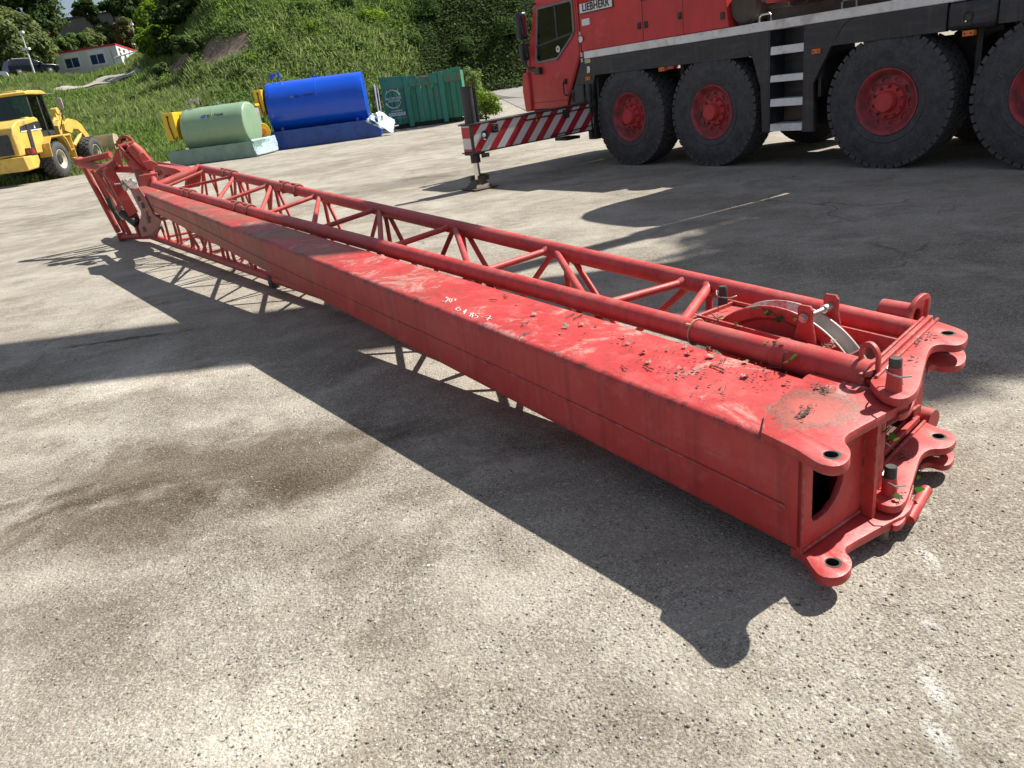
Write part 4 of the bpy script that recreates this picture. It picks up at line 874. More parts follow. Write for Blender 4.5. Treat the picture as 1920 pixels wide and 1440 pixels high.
# ---- wheels
def make_wheel():
    rim = MB()
    rim.lathe([(.10,.17),(.10,.255),(.075,.285),(.035,.318),(.012,.330),(-.004,.352),(-.004,.366),(.012,.366),(.02,.350),(.40,.345)], (0,0,0), (0,1,0), n=64)
    ob = rim.build('wheel', M['wheelred'], None, smooth=35)
    d = MB(); holes = []
    for k in range(10):
        a = 2*math.pi*k/10; q = []
        for j in range(14):
            t = 2*math.pi*j/14; rr_, tt = .027*math.sin(t), .048*math.cos(t)
            q.append(((.243+rr_)*math.cos(a+tt/.243), (.243+rr_)*math.sin(a+tt/.243)))
        holes.append(q)
    d.plate(circ(0,0,.300,48), holes, .014, lambda a, b, c: (a, .088+c-.0*a, b), .002); dd = d.build('rim_disc', M['wheelred'], ob, smooth=30)
    h = MB(); h.lathe([(.08,.20),(.04,.185),(.035,.12),(.03,.118),(-.045,.112),(-.058,.100),(-.060,.0)], (0,0,0), (0,1,0), n=40); h.mi = 0
    hb = h.build('hub_cap', M['hubred'], ob, smooth=40)
    b = MB()
    for k in range(10):
        a = 2*math.pi*(k+.5)/10; c = (.168*math.cos(a), .03, .168*math.sin(a)); b.tube(c, (c[0], -.012, c[2]), .014, n=6); b.tube((c[0],.04,c[2]), (c[0], .026, c[2]), .022, n=10)
    b.build('wheel_nut', M['wheelred'], hb, smooth=25); kind(bpy.data.objects[hb.children[0].name] if hb.children else hb, 'stuff') if False else None
    t = MB(); R0 = .745
    t.lathe([(.30,.345),(.03,.352),(.0,.375),(-.012,.42),(-.02,.445),(-.012,.455),(-.022,.50),(-.026,.56),(-.020,.60),(-.012,.615),(-.004,.655),(.012,.70),(.035,.716),(.10,.722),(.35,.722),(.42,.716),(.45,.70),(.47,.60),(.465,.45),(.44,.36)], (0,0,0), (0,1,0), n=96)
    N = 46
    for k in range(N):
        for (y0, y1, off, dl) in ((.006,.085,0,.80),(.095,.165,.5,.86),(.175,.27,.15,.86),(.28,.355,.6,.86),(.365,.448,.1,.80)):
            a0 = 2*math.pi*(k+off)/N; a1 = a0+2*math.pi/N*dl; sk = .25*2*math.pi/N; V = []
            ri0 = .690 if y0 < .01 or y1 > .44 else .71
            for rr_, e in ((.70, 0), (R0, .004)):
                for (a, y) in ((a0+e, y0+e), (a1-e, y0+e), (a1-e+sk, y1-e), (a0+e+sk, y1-e)):
                    r2 = rr_ - (.012 if (y < .01 or y > .44) and rr_ > .72 else 0)
                    V.append((r2*math.cos(a), y, r2*math.sin(a)))
            t.hexa(V)
    # worn raised lettering blocks round the sidewall
    ty = t.build('tyre', M['rubber'], ob, smooth=28)
    return ob
def sidewall_letters(parent, body, r, a_mid, size):
    m = MB(); n = len(body); st = size*.82/r
    for i, ch in enumerate(body):
        if ch == ' ': continue
        a = a_mid-(i-(n-1)/2)*st; c, s = math.cos(a-math.pi/2), math.sin(a-math.pi/2)
        m.text(ch, size, .006, lambda x, y, z, a=a, c=c, s=s: (r*math.cos(a)+x*c-y*s, -.0225-z, r*math.sin(a)+x*s+y*c), bold=.004)
    return m.build('sidewall_lettering', M['rubber'], parent, smooth=0)
wheel = make_wheel(); wheel.parent = truck; wheel.location = (0,0,.745)
WX = [0, 1.65, 4.1806, 5.83]
for k, xw in enumerate(WX):
    ob_ = wheel if k == 0 else dup(wheel, (xw,0,.745), parent=truck)
    ob_.rotation_euler = (0, [.2,1.1,2.6,.7][k], 0)
for xw in WX:                                                       # far side wheels, turned round
    ob_ = dup(wheel, (xw,2.70,.745), parent=truck); ob_.rotation_euler = (0,0,math.pi)
# ---- chassis and axles
m = MB(); m.box(-.95,8.3,.62,.80,.78,1.35); m.box(-.95,8.3,1.9,2.08,.78,1.35); m.box(-.9,8.2,.8,1.9,.95,1.3)
tp('chassis', m, M['dark'], bevel=.01)
for xw in WX:
    m = MB(); m.tube((xw,.1,.745),(xw,2.6,.745),.11,n=14); m.lathe([(-.25,0),(-.2,.2),(0,.27),(.2,.2),(.25,0)], (xw,1.35,.745), (0,1,0), (0,0,1), 18); m.tube((xw+.1,.55,.6),(xw+.1,.55,1.2),.06,n=10); m.tube((xw-.2,.5,.55),(xw-.2,.5,1.25),.04,n=10); tp('axle', m, M['dark'])
m = MB(); m.box(2.5,3.3,.55,2.1,.42,.95); m.box(2.45,3.5,1.0,1.7,.35,.5); m.tube((-.5,.7,.55),(1.0,.75,.6),.05,n=10); m.tube((5.0,.4,.6),(5.0,2.2,.6),.09,n=12); m.box(7.0,8.2,.3,2.4,.5,1.3); tp('tank_box', m, M['dark'], bevel=.02)
# ---- cab
cabp = [(-2.62,.97),(-2.66,1.30),(-2.60,1.60),(-2.18,2.62),(-2.02,2.98),(-1.93,3.05),(-1.12,3.05),(-1.06,3.0),(-1.05,1.80),(-1.49,1.06),(-1.51,.97)]
wo = [(-2.09,2.60),(-1.18,2.60),(-1.15,2.56),(-1.15,2.14),(-1.20,2.06),(-1.66,1.735),(-2.22,1.73),(-2.26,1.78),(-2.24,1.90)]
def inset(p, d):
    cx = sum(a for a, b in p)/len(p); cy = sum(b for a, b in p)/len(p); return [(cx+(a-cx)*(1-d/abs(math.hypot(a-cx,b-cy))), cy+(b-cy)*(1-d/abs(math.hypot(a-cx,b-cy)))) for a, b in p]
m = MB()
for y in (.045, 2.575): m.plate(cabp, [inset(wo, .03)], .05, lambda a, b, d, y=y: (a, y+d, b), .006)
m.box(-2.05,-1.10,.07,2.55,2.975,3.045); m.box(-1.125,-1.055,.07,2.55,1.82,2.97); m.hexa([(-2.61,.07,.98),(-1.52,.07,.98),(-1.52,2.55,.98),(-2.61,2.55,.98),(-2.63,.07,1.45),(-1.32,.07,1.45),(-1.32,2.55,1.45),(-2.63,2.55,1.45)]); m.box(-2.62,-2.52,.07,2.55,1.45,1.72)
cab = tp('cab', m, M['red'], smooth=30)
m = MB(); m.box(-2.60,-2.25,.1,2.5,1.455,1.80); m.box(-1.14,-1.127,.08,2.54,1.5,2.6); m.hexa([(-2.34,.45,1.70),(-2.16,.45,1.64),(-2.16,1.2,1.64),(-2.34,1.2,1.70),(-2.34,.45,1.84),(-2.24,.45,1.86),(-2.24,1.2,1.86),(-2.34,1.2,1.84)]); tp('dashboard', m, M['seat'], cab, bevel=.02)
m = MB(); m.box(-1.78,-1.35,.45,.95,1.46,1.68); m.hexa([(-1.42,.45,1.66),(-1.28,.45,1.66),(-1.28,.95,1.66),(-1.42,.95,1.66),(-1.32,.45,2.25),(-1.20,.45,2.25),(-1.20,.95,2.25),(-1.32,.95,2.25)]); m.box(-1.8,-1.3,1.35,1.85,1.46,1.68); tp('seat', m, M['brown'], cab, bevel=.04)
m = MB(); m.pipe([(-2.06+.10*math.cos(R_(a)), .70+.23*math.sin(R_(a)), 1.86+.14*math.cos(R_(a))) for a in range(0,360,15)], .017, 8, closed=True); m.tube((-2.06,.70,1.86),(-2.25,.70,1.70),.03,n=8); m.tube((-2.06,.48,1.86),(-2.06,.92,1.86),.014,n=6); tp('steering_wheel', m, M['black'], cab)
m = MB(); m.plate(wo, [inset(wo, .045)], .022, lambda a, b, d: (a, .012+d, b), .003); wf = tp('window_frame', m, M['greyframe'] if 'greyframe' in M else M['steel'], cab, smooth=30)
m = MB(); m.plate(inset(wo, .04), [], .004, lambda a, b, d: (a, .013+d, b)); tp('window_pane', m, M['cabglass'] if 'cabglass' in M else M['glassdark'], cab, smooth=0)
m = MB(); m.plate(inset(wo, .04), [], .004, lambda a, b, d: (a, 2.60+d, b)); tp('window_pane', m, M['cabglass'], cab, smooth=0)
m = MB(); m.box(-1.62,-1.585,-.002,.016,2.07,2.575); m.hexa([(-2.20,-.002,1.985),(-1.19,-.002,2.09),(-1.19,.016,2.09),(-2.20,.016,1.985),(-2.20,-.002,2.015),(-1.19,-.002,2.12),(-1.19,.016,2.12),(-2.20,.016,2.015)]); tp('window_bar', m, M['black'], cab)
m = MB(); m.lathe([(0,0),(0,.052),(.004,.052)], (-1.60,-.001,1.90), (0,-1,0), n=24); m.lathe([(.005,.012),(.005,.05),(.006,.052)], (-1.60,-.001,1.90), (0,-1,0), n=24); tp('vent_disc', m, M['white'], cab)
m = MB(); m.lathe([(.006,0),(.006,.02),(.003,.02)], (-1.60,-.001,1.90), (0,-1,0), n=20); tp('vent_hub', m, M['black'], cab)
# door seams
def seam(pts, name='door_seam', mat=None, r=.005, y=.017, parent=None):
    m = MB(); m.pipe([(a, y, b) for a, b in pts], r, 6); return tp(name, m, mat or M['black'], parent or cab)
seam([(-2.30,2.72),(-2.44,2.2),(-2.47,1.08),(-1.50,1.08),(-1.08,1.80),(-1.10,2.75),(-2.2,2.75)])
m = MB(); m.xz([(-2.69,.93),(-2.72,1.30),(-2.66,1.60),(-2.50,1.62),(-2.49,.95)], -.02, .30); tp('bumper_corner', m, M['red'], cab, bevel=.03)
m = MB(); m.xz([(-2.55,.74),(-2.55,.96),(-1.5,.96),(-1.5,.80)], .08, 2.5); tp('cab_step_box', m, M['black'], bevel=.01)
m = MB(); m.pipe([(-1.50,.015,1.38),(-1.50,-.04,1.36),(-1.50,-.045,1.20),(-1.475,-.04,1.16),(-1.46,.015,1.16)], .014, 8); m.box(-1.52,-1.47,-.02,.02,1.34,1.42); tp('door_handle', m, M['black'], cab)
m = MB(); m.pipe([(-2.46,.0,2.45),(-2.50,-.02,1.75),(-2.44,-.03,1.62),(-2.20,-.03,1.60)], .014, 8); m.box(-2.25,-2.11,-.06,.02,1.545,1.66); tp('grab_rail', m, M['black'], cab, bevel=.008)
# mirrors
m = MB(); m.pipe([(-2.10,.06,2.66),(-2.22,-.08,2.68),(-2.34,-.13,2.62)], .016, 8); m.pipe([(-2.30,.06,1.68),(-2.36,-.06,1.66),(-2.42,-.12,1.74)], .016, 8); m.pipe([(-2.36,-.12,2.64),(-2.41,-.12,1.72)], .013, 8); mi = tp('mirror_arm', m, M['black'], cab)
m = MB(); m.box(-2.46,-2.35,-.22,-.02,2.14,2.58); tp('mirror', m, M['black'], cab, bevel=.035)
m = MB(); m.box(-2.46,-2.36,-.20,-.04,1.80,2.08); tp('mirror', m, M['black'], cab, bevel=.03)
m = MB(); m.box(-2.346,-2.342,-.19,-.05,2.20,2.52); tp('mirror_glass', m, M['chromedim'], cab)
m = MB(); m.box(-2.356,-2.352,-.18,-.06,1.84,2.04); tp('mirror_glass', m, M['chromedim'], cab)
# windscreen, seat and wheel inside are dark behind the glass
m = MB(); m.hexa([(-2.60,.10,1.75),(-2.60,2.5,1.75),(-2.58,2.5,1.75),(-2.58,.10,1.75),(-2.14,.10,2.85),(-2.14,2.5,2.85),(-2.10,2.5,2.85),(-2.10,.10,2.85)]); tp('windscreen', m, M['cabglass'], cab, smooth=0)
# ---- red body behind the cab, engine and decks
m = MB(); m.xz([(-1.045,1.796),(1.945,1.796),(1.90,2.12),(1.83,2.40),(-1.045,2.47)], .03, 2.62); rb_ = tp('engine_housing', m, M['red'], bevel=.012)
m = MB(); m.xz([(-1.0,2.44),(-1.0,3.06),(.52,3.10),(.62,2.43)], .45, 2.3); tp('boom_rest', m, M['red'], bevel=.02)
seam([(.372,2.43),(.372,1.80)], 'panel_seam', parent=rb_, y=.028, r=.004); seam([(-1.04,2.455),(-1.04,1.80)], 'panel_seam', parent=rb_, y=.028, r=.006)
seam([(1.16,2.42),(1.16,1.80)], 'panel_seam', parent=rb_, y=.028, r=.003)
for xh, zh in ((.30,2.02),(.44,2.02),(1.10,2.05),(1.85,1.95)):
    m = MB(); m.box(xh-.03,xh+.03,.012,.03,zh-.045,zh+.045); m.tube((xh,.012,zh-.02),(xh,.004,zh-.02),.012,n=10); tp('panel_latch', m, M['dark'], rb_, bevel=.004)
for k in range(5):
    m = MB(); y0_ = .22+.09*k; m.pipe([(-.70+.02*k,y0_,1.35),(-.74,y0_,1.1),(-.70+.03*k,y0_+.05,.75),(-.45,y0_+.1,.62)], .016, 6); tp('brake_hose', m, M['hose'])
m = MB(); m.box(.36,.72,.020,.04,2.34,2.40); tp('vent_slot', m, M['black'], rb_)
# maker's plate
m = MB(); m.box(-1.0,-.22,.012,.028,2.345,2.51); pl = tp('maker_plate', m, M['black'], rb_, bevel=.004)
m = MB(); m.box(-.985,-.235,.008,.0125,2.36,2.495); tp('plate_field', m, M['white'], pl)
m = MB(); m.text('LIEBHERR', .150, .004, lambda x, y, z: (-.61+x, .006-z, 2.428+y), bold=.0048, font_sx=.93); kind(tp('lettering', m, M['black'], pl, smooth=0), 'stuff') if False else tp('lettering', m, M['black'], pl, smooth=0)
for (x0, x1, z0, z1) in ((-.96,-.78,2.175,2.27),(-1.055,-1.015,2.05,2.10),(-1.055,-1.01,1.72,1.79),(-1.055,-1.01,1.64,1.70)):
    m = MB(); m.box(x0,x1,.010,.029,z0,z1); tp('sticker', m, M['white'] if x0 > -1 else M['sticker'] if 'sticker' in M else M['white'], rb_ if x0 > -1 else cab)
m = MB(); m.lathe([(0,0),(0,.05),(.006,.05)], (-1.02,.012,1.985), (0,-1,0), n=24); tp('sticker', m, M['white'], cab)
# ---- deck edge and black side panels
m = MB(); m.box(-.94,1.02,-.02,.5,1.686,1.794); m.box(1.023,5.2,-.02,.5,1.684,1.792); m.box(5.203,9.0,-.02,.5,1.684,1.792); tp('deck_edge', m, M['alu'], bevel=.008)
m = MB(); m.box(-.9,9.0,.5,2.7,1.68,1.76); tp('deck', m, M['dark'])
m = MB(); m.xz([(-.945,1.683),(2.16,1.683),(2.22,1.63),(2.33,1.405),(-.72,1.418),(-.78,1.30),(-.90,.60),(-.96,.60),(-.98,1.2)], -.005, .06)
m.xz([(2.165,1.683),(2.60,1.683),(2.60,.45),(2.50,.45),(2.47,1.02),(2.34,1.40)], -.003, .05)
m.xz([(3.12,1.683),(3.75,1.683),(3.62,1.62),(3.47,1.40),(3.25,1.02),(3.27,.44),(3.10,.44)], -.003, .05)
m.xz([(3.76,1.683),(4.79,1.683),(4.79,1.41),(3.475,1.41),(3.63,1.62)], -.012, .06); m.xz([(5.29,1.683),(9.0,1.683),(9.0,1.42),(5.29,1.42)], -.012, .06)
sk = tp('side_panel', m, M['black'], bevel=.006)
m = MB(); m.box(4.80,5.28,-.04,.4,1.405,1.679); bxk = tp('tool_box', m, M['black'], bevel=.05)
m = MB(); m.lathe([(0,0),(0,.05),(.012,.045)], (5.02,-.043,1.53), (0,-1,0), n=20); m.box(4.985,5.055,-.05,-.035,1.44,1.55); tp('latch', m, M['dark'], bxk); m = MB(); m.lathe([(0,.0),(0,.012),(.02,.008),(.02,0)], (5.01,-.052,1.485), (0,-1,0), n=12); tp('latch_key', m, M['chrome'], bxk)
# inner mudguards
for x0, x1 in ((-.74,2.46),(3.3,6.7)):
    m = MB(); m.box(x0,x1,.05,.75,1.42,1.50); m.box(x0-.02,x0+.02,.05,.75,.85,1.45); m.box(x1-.02,x1+.02,.05,.75,.85,1.45); m.box((x0+x1)/2-.03,(x0+x1)/2+.03,.3,.75,.7,1.42); tp('mudguard', m, M['dark'])
# ---- ladder
m = MB(); m.box(2.62,3.10,.30,.34,.45,1.68); m.box(2.600,2.618,.0,.32,.45,1.68); m.box(3.102,3.118,.0,.32,.45,1.68); ld_ = tp('ladder_box', m, M['black'])
for z0, z1 in ((1.39,1.487),(1.065,1.145),(.768,.860),(.462,.552)):
    m = MB(); m.hexa([(2.621,.0,z0),(3.10,.0,z0),(3.10,.02,z0),(2.621,.02,z0),(2.621,.01,z1),(3.10,.01,z1),(3.10,.26,z1),(2.621,.26,z1)]); tp('step', m, M['alu'], ld_, bevel=.004)
m = MB(); m.lathe([(-.03,.0),(-.03,.055),(.0,.062),(.006,.05),(.003,.0)], (2.972,.28,1.575), (0,-1,0), n=24); tp('lamp', m, M['chrome'], ld_)
m = MB(); m.box(2.64,3.08,.27,.295,.57,.74); tp('ladder_box_panel', m, M['brown'], ld_)
# ---- small lamps
for x, z in ((-.882,1.382),(.756,1.383),(3.286,1.373),(5.021,1.369)):
    m = MB(); m.box(x-.055,x+.055,-.03,.05,z-.028,z+.028); q = tp('side_marker', m, M['orange'], truck, bevel=.006)
    m = MB(); m.tube((x-.03,-.034,z),(x-.03,-.028,z),.009,n=10); m.tube((x+.03,-.034,z),(x+.03,-.028,z),.009,n=10); tp('screw', m, M['dark'], q)
m = MB(); m.box(-.90,-.83,-.02,.02,1.46,1.57); tp('position_lamp', m, M['chrome'], truck, bevel=.012)
m = MB(); m.box(-.935,-.80,-.016,.0,1.615,1.675); tp('info_plate', m, simple('pale_yellow_plate', (.55,.52,.34), .6), truck)
# black column with mirrors of steps between cab and first wheel
m = MB(); m.xz([(-1.47,1.0),(-1.02,1.78),(-.98,1.78),(-.98,1.0)], .03, .10); m.xz([(-1.52,.98),(-1.10,1.68),(-1.10,1.86),(-.99,1.86),(-.98,1.0),(-.98,.62),(-1.55,.62)], .10, .6); m.box(-1.40,-1.05,.03,.12,1.02,1.24); m.box(-1.25,-1.02,-.02,.12,.95,1.30); tp('access_step_block', m, M['black'], bevel=.015)
m = MB(); m.box(-1.0,-.82,.0,.5,.42,1.25); m.pipe([(-.86,-.03,1.3),(-.86,-.04,.9),(-.88,-.03,.45)], .03, 8); tp('outrigger_housing', m, M['dark'], bevel=.01)
# ---- outrigger
m = MB(); m.hexa([(-1.16,-2.42,.56),(-.85,-2.42,.56),(-.85,.6,.585),(-1.16,.6,.585),(-1.16,-2.42,.955),(-.85,-2.42,.955),(-.85,.6,1.005),(-1.16,.6,1.005)])
ob_ = tp('outrigger_beam', m, M['chev'], bevel=.012)
m = MB(); m.hexa([(-1.18,-2.45,.955),(-.838,-2.45,.955),(-.838,.0,.995),(-1.18,.0,.995),(-1.18,-2.45,.972),(-.838,-2.45,.972),(-.838,.0,1.015),(-1.18,.0,1.015)]); m.hexa([(-1.17,-2.45,.545),(-.842,-2.45,.545),(-.842,.0,.57),(-1.17,.0,.57),(-1.17,-2.45,.56),(-.842,-2.45,.56),(-.842,.0,.584),(-1.17,.0,.584)]); m.box(-.862,-.838,-2.46,-2.415,.545,.965); tp('beam_flange', m, M['dark'], ob_)
m = MB(); m.pipe([(-.835,-1.45,.945),(-.825,-1.42,.90),(-.825,.02,.945),(-.825,.05,1.0)], .012, 8); m.pipe([(-.83,-.95,.60),(-.83,.05,.66)], .009, 8); tp('beam_rod', m, M['dark'], ob_)
m = MB(); m.lathe([(0,.0),(.002,.060),(.008,.067),(-.006,.072)], (-.849,-2.20,.79), (1,0,0), (0,0,1), 26); q = tp('beam_hole', m, M['black'], ob_)
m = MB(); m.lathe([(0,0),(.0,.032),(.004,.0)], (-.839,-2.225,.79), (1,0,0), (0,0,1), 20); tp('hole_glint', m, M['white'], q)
for y, z in ((-2.01,.865),(-.58,.90)):
    m = MB(); m.box(-.852,-.835,y-.065,y+.065,z-.065,z+.065); q = tp('socket_plate', m, M['black'], ob_, bevel=.003)
    m = MB(); m.lathe([(0,.02),(.025,.022),(.025,.042),(0,.046)], (-.836,y,z), (1,0,0), (0,0,1), 20); tp('socket_ring', m, M['dark'], q)
m = MB(); m.box(-.852,-.842,-1.20,-1.175,.86,.93); tp('yellow_tag', m, M['yel'], ob_)
m = MB(); m.tube((-1.0,-2.33,.56),(-1.0,-2.33,1.50),.088,n=24); m.tube((-1.0,-2.33,1.49),(-1.0,-2.33,1.505),.093,n=24); m.tube((-1.02,-2.18,.98),(-1.02,-2.18,1.47),.030,n=12); jk = tp('jack_cylinder', m, M['black'], ob_)
m = MB(); m.tube((-1.0,-2.33,.14),(-1.0,-2.33,.56),.050,n=20); tp('jack_rod', m, M['chrome'], jk)
m = MB(); m.box(-1.12,-.88,-2.44,-2.22,.52,.555); m.box(-.87,-.82,-2.30,-2.18,.47,.53); m.tube((-1.0,-2.33,.40),(-1.0,-2.33,.54),.075,n=20); tp('jack_collar', m, M['dark'], jk)
m = MB(); a_ = .215
V = [(-1.0+sx*a_, -2.33+sy*a_, .012) for sx, sy in ((-1,-1),(1,-1),(1,1),(-1,1))]+[(-1.0+sx*a_, -2.33+sy*a_, .030) for sx, sy in ((-1,-1),(1,-1),(1,1),(-1,1))]
m.hexa(V); m.hexa([(-1.0+sx*.16, -2.33+sy*.16, .030) for sx, sy in ((-1,-1),(1,-1),(1,1),(-1,1))]+[(-1.0+sx*.06, -2.33+sy*.06, .15) for sx, sy in ((-1,-1),(1,-1),(1,1),(-1,1))])
m.box(-1.12,-1.09,-2.40,-2.26,.03,.20); m.box(-.91,-.88,-2.40,-2.26,.03,.20); m.hexa([(-1.12,-2.24,.13),(-.88,-2.24,.13),(-.88,-2.20,.13),(-1.12,-2.20,.13),(-1.14,-2.24,.22),(-.86,-2.24,.22),(-.86,-2.20,.22),(-1.14,-2.20,.22)]); tp('foot_plate', m, M['rustdark'] if 'rustdark' in M else M['dark'], jk, bevel=.006)
m = MB(); m.hexa([(-1.14,.0,.62),(-.9,.0,.62),(-.9,.6,.62),(-1.14,.6,.62),(-1.14,.0,1.1),(-.9,.0,1.1),(-.9,.6,1.1),(-1.14,.6,1.1)]); m.box(-1.3,-.98,-.5,-.2,.47,.52); tp('outrigger_housing', m, M['dark'], bevel=.01)
# ---- upper carriage: behind the red housing
m = MB(); m.lathe([(-.45,0),(-.45,.20),(-.40,.245),(.40,.245),(.45,.20),(.45,0)], (2.13,.55,2.03), (0,1,0), (0,0,1), 28); tp('air_tank', m, M['brown'])
m = MB(); m.box(2.05,9.0,.60,2.3,1.76,1.90); m.box(2.3,8.8,.35,.55,1.79,1.94); tp('upper_frame', m, M['brown'], bevel=.01)
for xh in (2.47,3.62):
    m = MB(); m.pipe([(xh-.09,.10,1.79),(xh-.09,.10,1.86),(xh-.06,.10,1.885),(xh+.06,.10,1.885),(xh+.09,.10,1.86),(xh+.09,.10,1.79)], .012, 8); tp('deck_handle', m, M['steel'])
m = MB(); m.box(2.47,3.55,.56,.62,1.93,2.30)
for k in range(4): m.box(2.52+k*.26,2.72+k*.26,.545,.562,1.955,2.0)
for k in range(4): m.box(2.52+k*.26,2.72+k*.26,.545,.562,2.03,2.07)
gr_ = tp('grille', m, [M['beige']], None, bevel=.006)
m = MB()
for k in range(4):
    m.box(2.52+k*.26,2.73+k*.26,.538,.545,1.96,2.0); m.box(2.52+k*.26,2.73+k*.26,.538,.545,2.03,2.075)
tp('grille_slot', m, M['black'], gr_)
m = MB(); m.lathe([(1.76,0),(1.76,.95),(2.02,.95),(2.02,0)], (4.7,1.35,0), (0,0,1), (1,0,0), 40); tp('slewing_ring', m, M['dark'])
m = MB(); m.xz([(3.6,2.02),(8.6,2.02),(8.9,2.5),(8.6,3.3),(7.0,3.6),(4.4,2.7),(3.6,2.5)], .78, 1.0); m.xz([(3.6,2.02),(8.6,2.02),(8.9,2.5),(8.6,3.3),(7.0,3.6),(4.4,2.7),(3.6,2.5)], 1.7, 1.92); m.box(5.2,7.2,1.0,1.7,2.05,2.5); m.box(7.3,8.9,.1,2.6,2.05,3.2); m.box(4.3,7.4,.12,.75,2.05,3.25); m.box(4.3,7.4,1.95,2.6,2.05,3.0); tp('upper_carriage', m, M['red'], bevel=.02)
m = MB(); m.box(8.9,9.5,.0,2.7,1.95,3.1); tp('counterweight', m, M['dark'], bevel=.04)
# operator's cab with its green glass
oc = [(2.65,1.99),(2.60,2.5),(2.75,3.6),(2.95,3.82),(4.05,3.86),(4.2,3.7),(4.2,1.99)]
m = MB(); m.xz([(2.63,1.99),(4.2,1.99),(4.2,2.25),(2.61,2.25)], -.12, .68); m.xz([(2.62,2.7),(2.68,3.1),(2.80,3.45),(3.0,3.70),(3.25,3.82),(3.6,3.87),(4.05,3.86),(4.2,3.7),(4.2,3.60),(3.6,3.78),(3.3,3.74),(3.06,3.62),(2.88,3.40),(2.76,3.08),(2.70,2.7)], -.12, -.06); m.xz([(2.62,2.7),(2.68,3.1),(2.80,3.45),(3.0,3.70),(3.25,3.82),(3.6,3.87),(4.05,3.86),(4.2,3.7),(4.2,3.60),(3.6,3.78),(3.3,3.74),(3.06,3.62),(2.88,3.40),(2.76,3.08),(2.70,2.7)], .62, .68); m.xz([(3.25,3.82),(3.6,3.87),(4.05,3.86),(4.2,3.7),(4.2,3.60),(3.6,3.78),(3.3,3.74)], -.06, .62)
for (a, b, c_, d_) in ((2.61,2.25,2.62,2.72),(4.14,2.25,4.14,3.66),(3.35,2.25,3.40,3.76)):
    for y in (-.12,.62): m.hexa([(a,y,b),(a+.06,y,b),(a+.06,y+.06,b),(a,y+.06,b),(c_,y,d_),(c_+.06,y,d_),(c_+.06,y+.06,d_),(c_,y+.06,d_)])
occ = tp('operator_cab', m, M['red'], bevel=.015)
m = MB(); gp_ = [(2.66,2.25),(4.16,2.25),(4.16,3.62),(3.6,3.80),(3.28,3.77),(3.02,3.65),(2.84,3.42),(2.72,3.09),(2.66,2.7)]; m.xz(gp_, -.093, -.087); m.xz(gp_, .647, .653); tp('side_window', m, M['glass'], occ)
m = MB(); m.box(3.5,4.0,.1,.5,2.2,2.4); m.box(3.9,4.05,.1,.5,2.3,3.1); tp('seat', m, M['seat'], occ, bevel=.03)
# telescopic boom, raised forward over the cab
BE = R_(61); bf = Vector((8.05,1.35,3.3)); bd = Vector((-math.cos(BE),0,math.sin(BE))); bn = Vector((math.sin(BE),0,math.cos(BE)))
def bsec(m, t0, t1, wd, h, drop=0.):
    V = []
    for t in (t0, t1):
        c = bf+bd*t-bn*drop
        V += [c+Vector((0,-wd/2,0))-bn*h*.35, c+Vector((0,-wd*.3,0))-bn*h*.5, c+Vector((0,wd*.3,0))-bn*h*.5, c+Vector((0,wd/2,0))-bn*h*.35, c+Vector((0,wd/2,0))+bn*h*.5, c+Vector((0,-wd/2,0))+bn*h*.5]
    m.add(V, [tuple(range(6))[::-1], tuple(range(6,12))]+[(i,(i+1)%6,6+(i+1)%6,6+i) for i in range(6)])
m = MB(); bsec(m,-1.0,10.5,.90,1.0); bsec(m,10.3,10.8,.96,1.08); bm_ = tp('telescopic_boom', m, M['red'], smooth=20)
m = MB(); bsec(m,10.5,17.5,.80,.9); bsec(m,17.3,17.7,.86,.98); tp('boom_section', m, M['red'], bm_, smooth=20)
m = MB(); bsec(m,17.5,24,.72,.80); bsec(m,24,25.2,.5,1.3,.2); tp('boom_section', m, M['red'], bm_, smooth=20)
m = MB(); p0 = Vector((4.6,1.35,2.3)); p1 = bf+bd*6.2-bn*.6; m.tube(p0,p0.lerp(p1,.55),.22,n=20); m.tube(p0.lerp(p1,.55),p1,.14,n=18); tp('luffing_cylinder', m, M['dark'])

# ================================================================== THINGS IN THE YARD BEHIND
def azp(px, py): 
    d = ray(px, py); return math.atan2(d.x, d.y), math.atan2(d.z, math.hypot(d.x, d.y))
def polar(a, r, z=0.): return Vector((math.sin(a)*r, math.cos(a)*r, z))
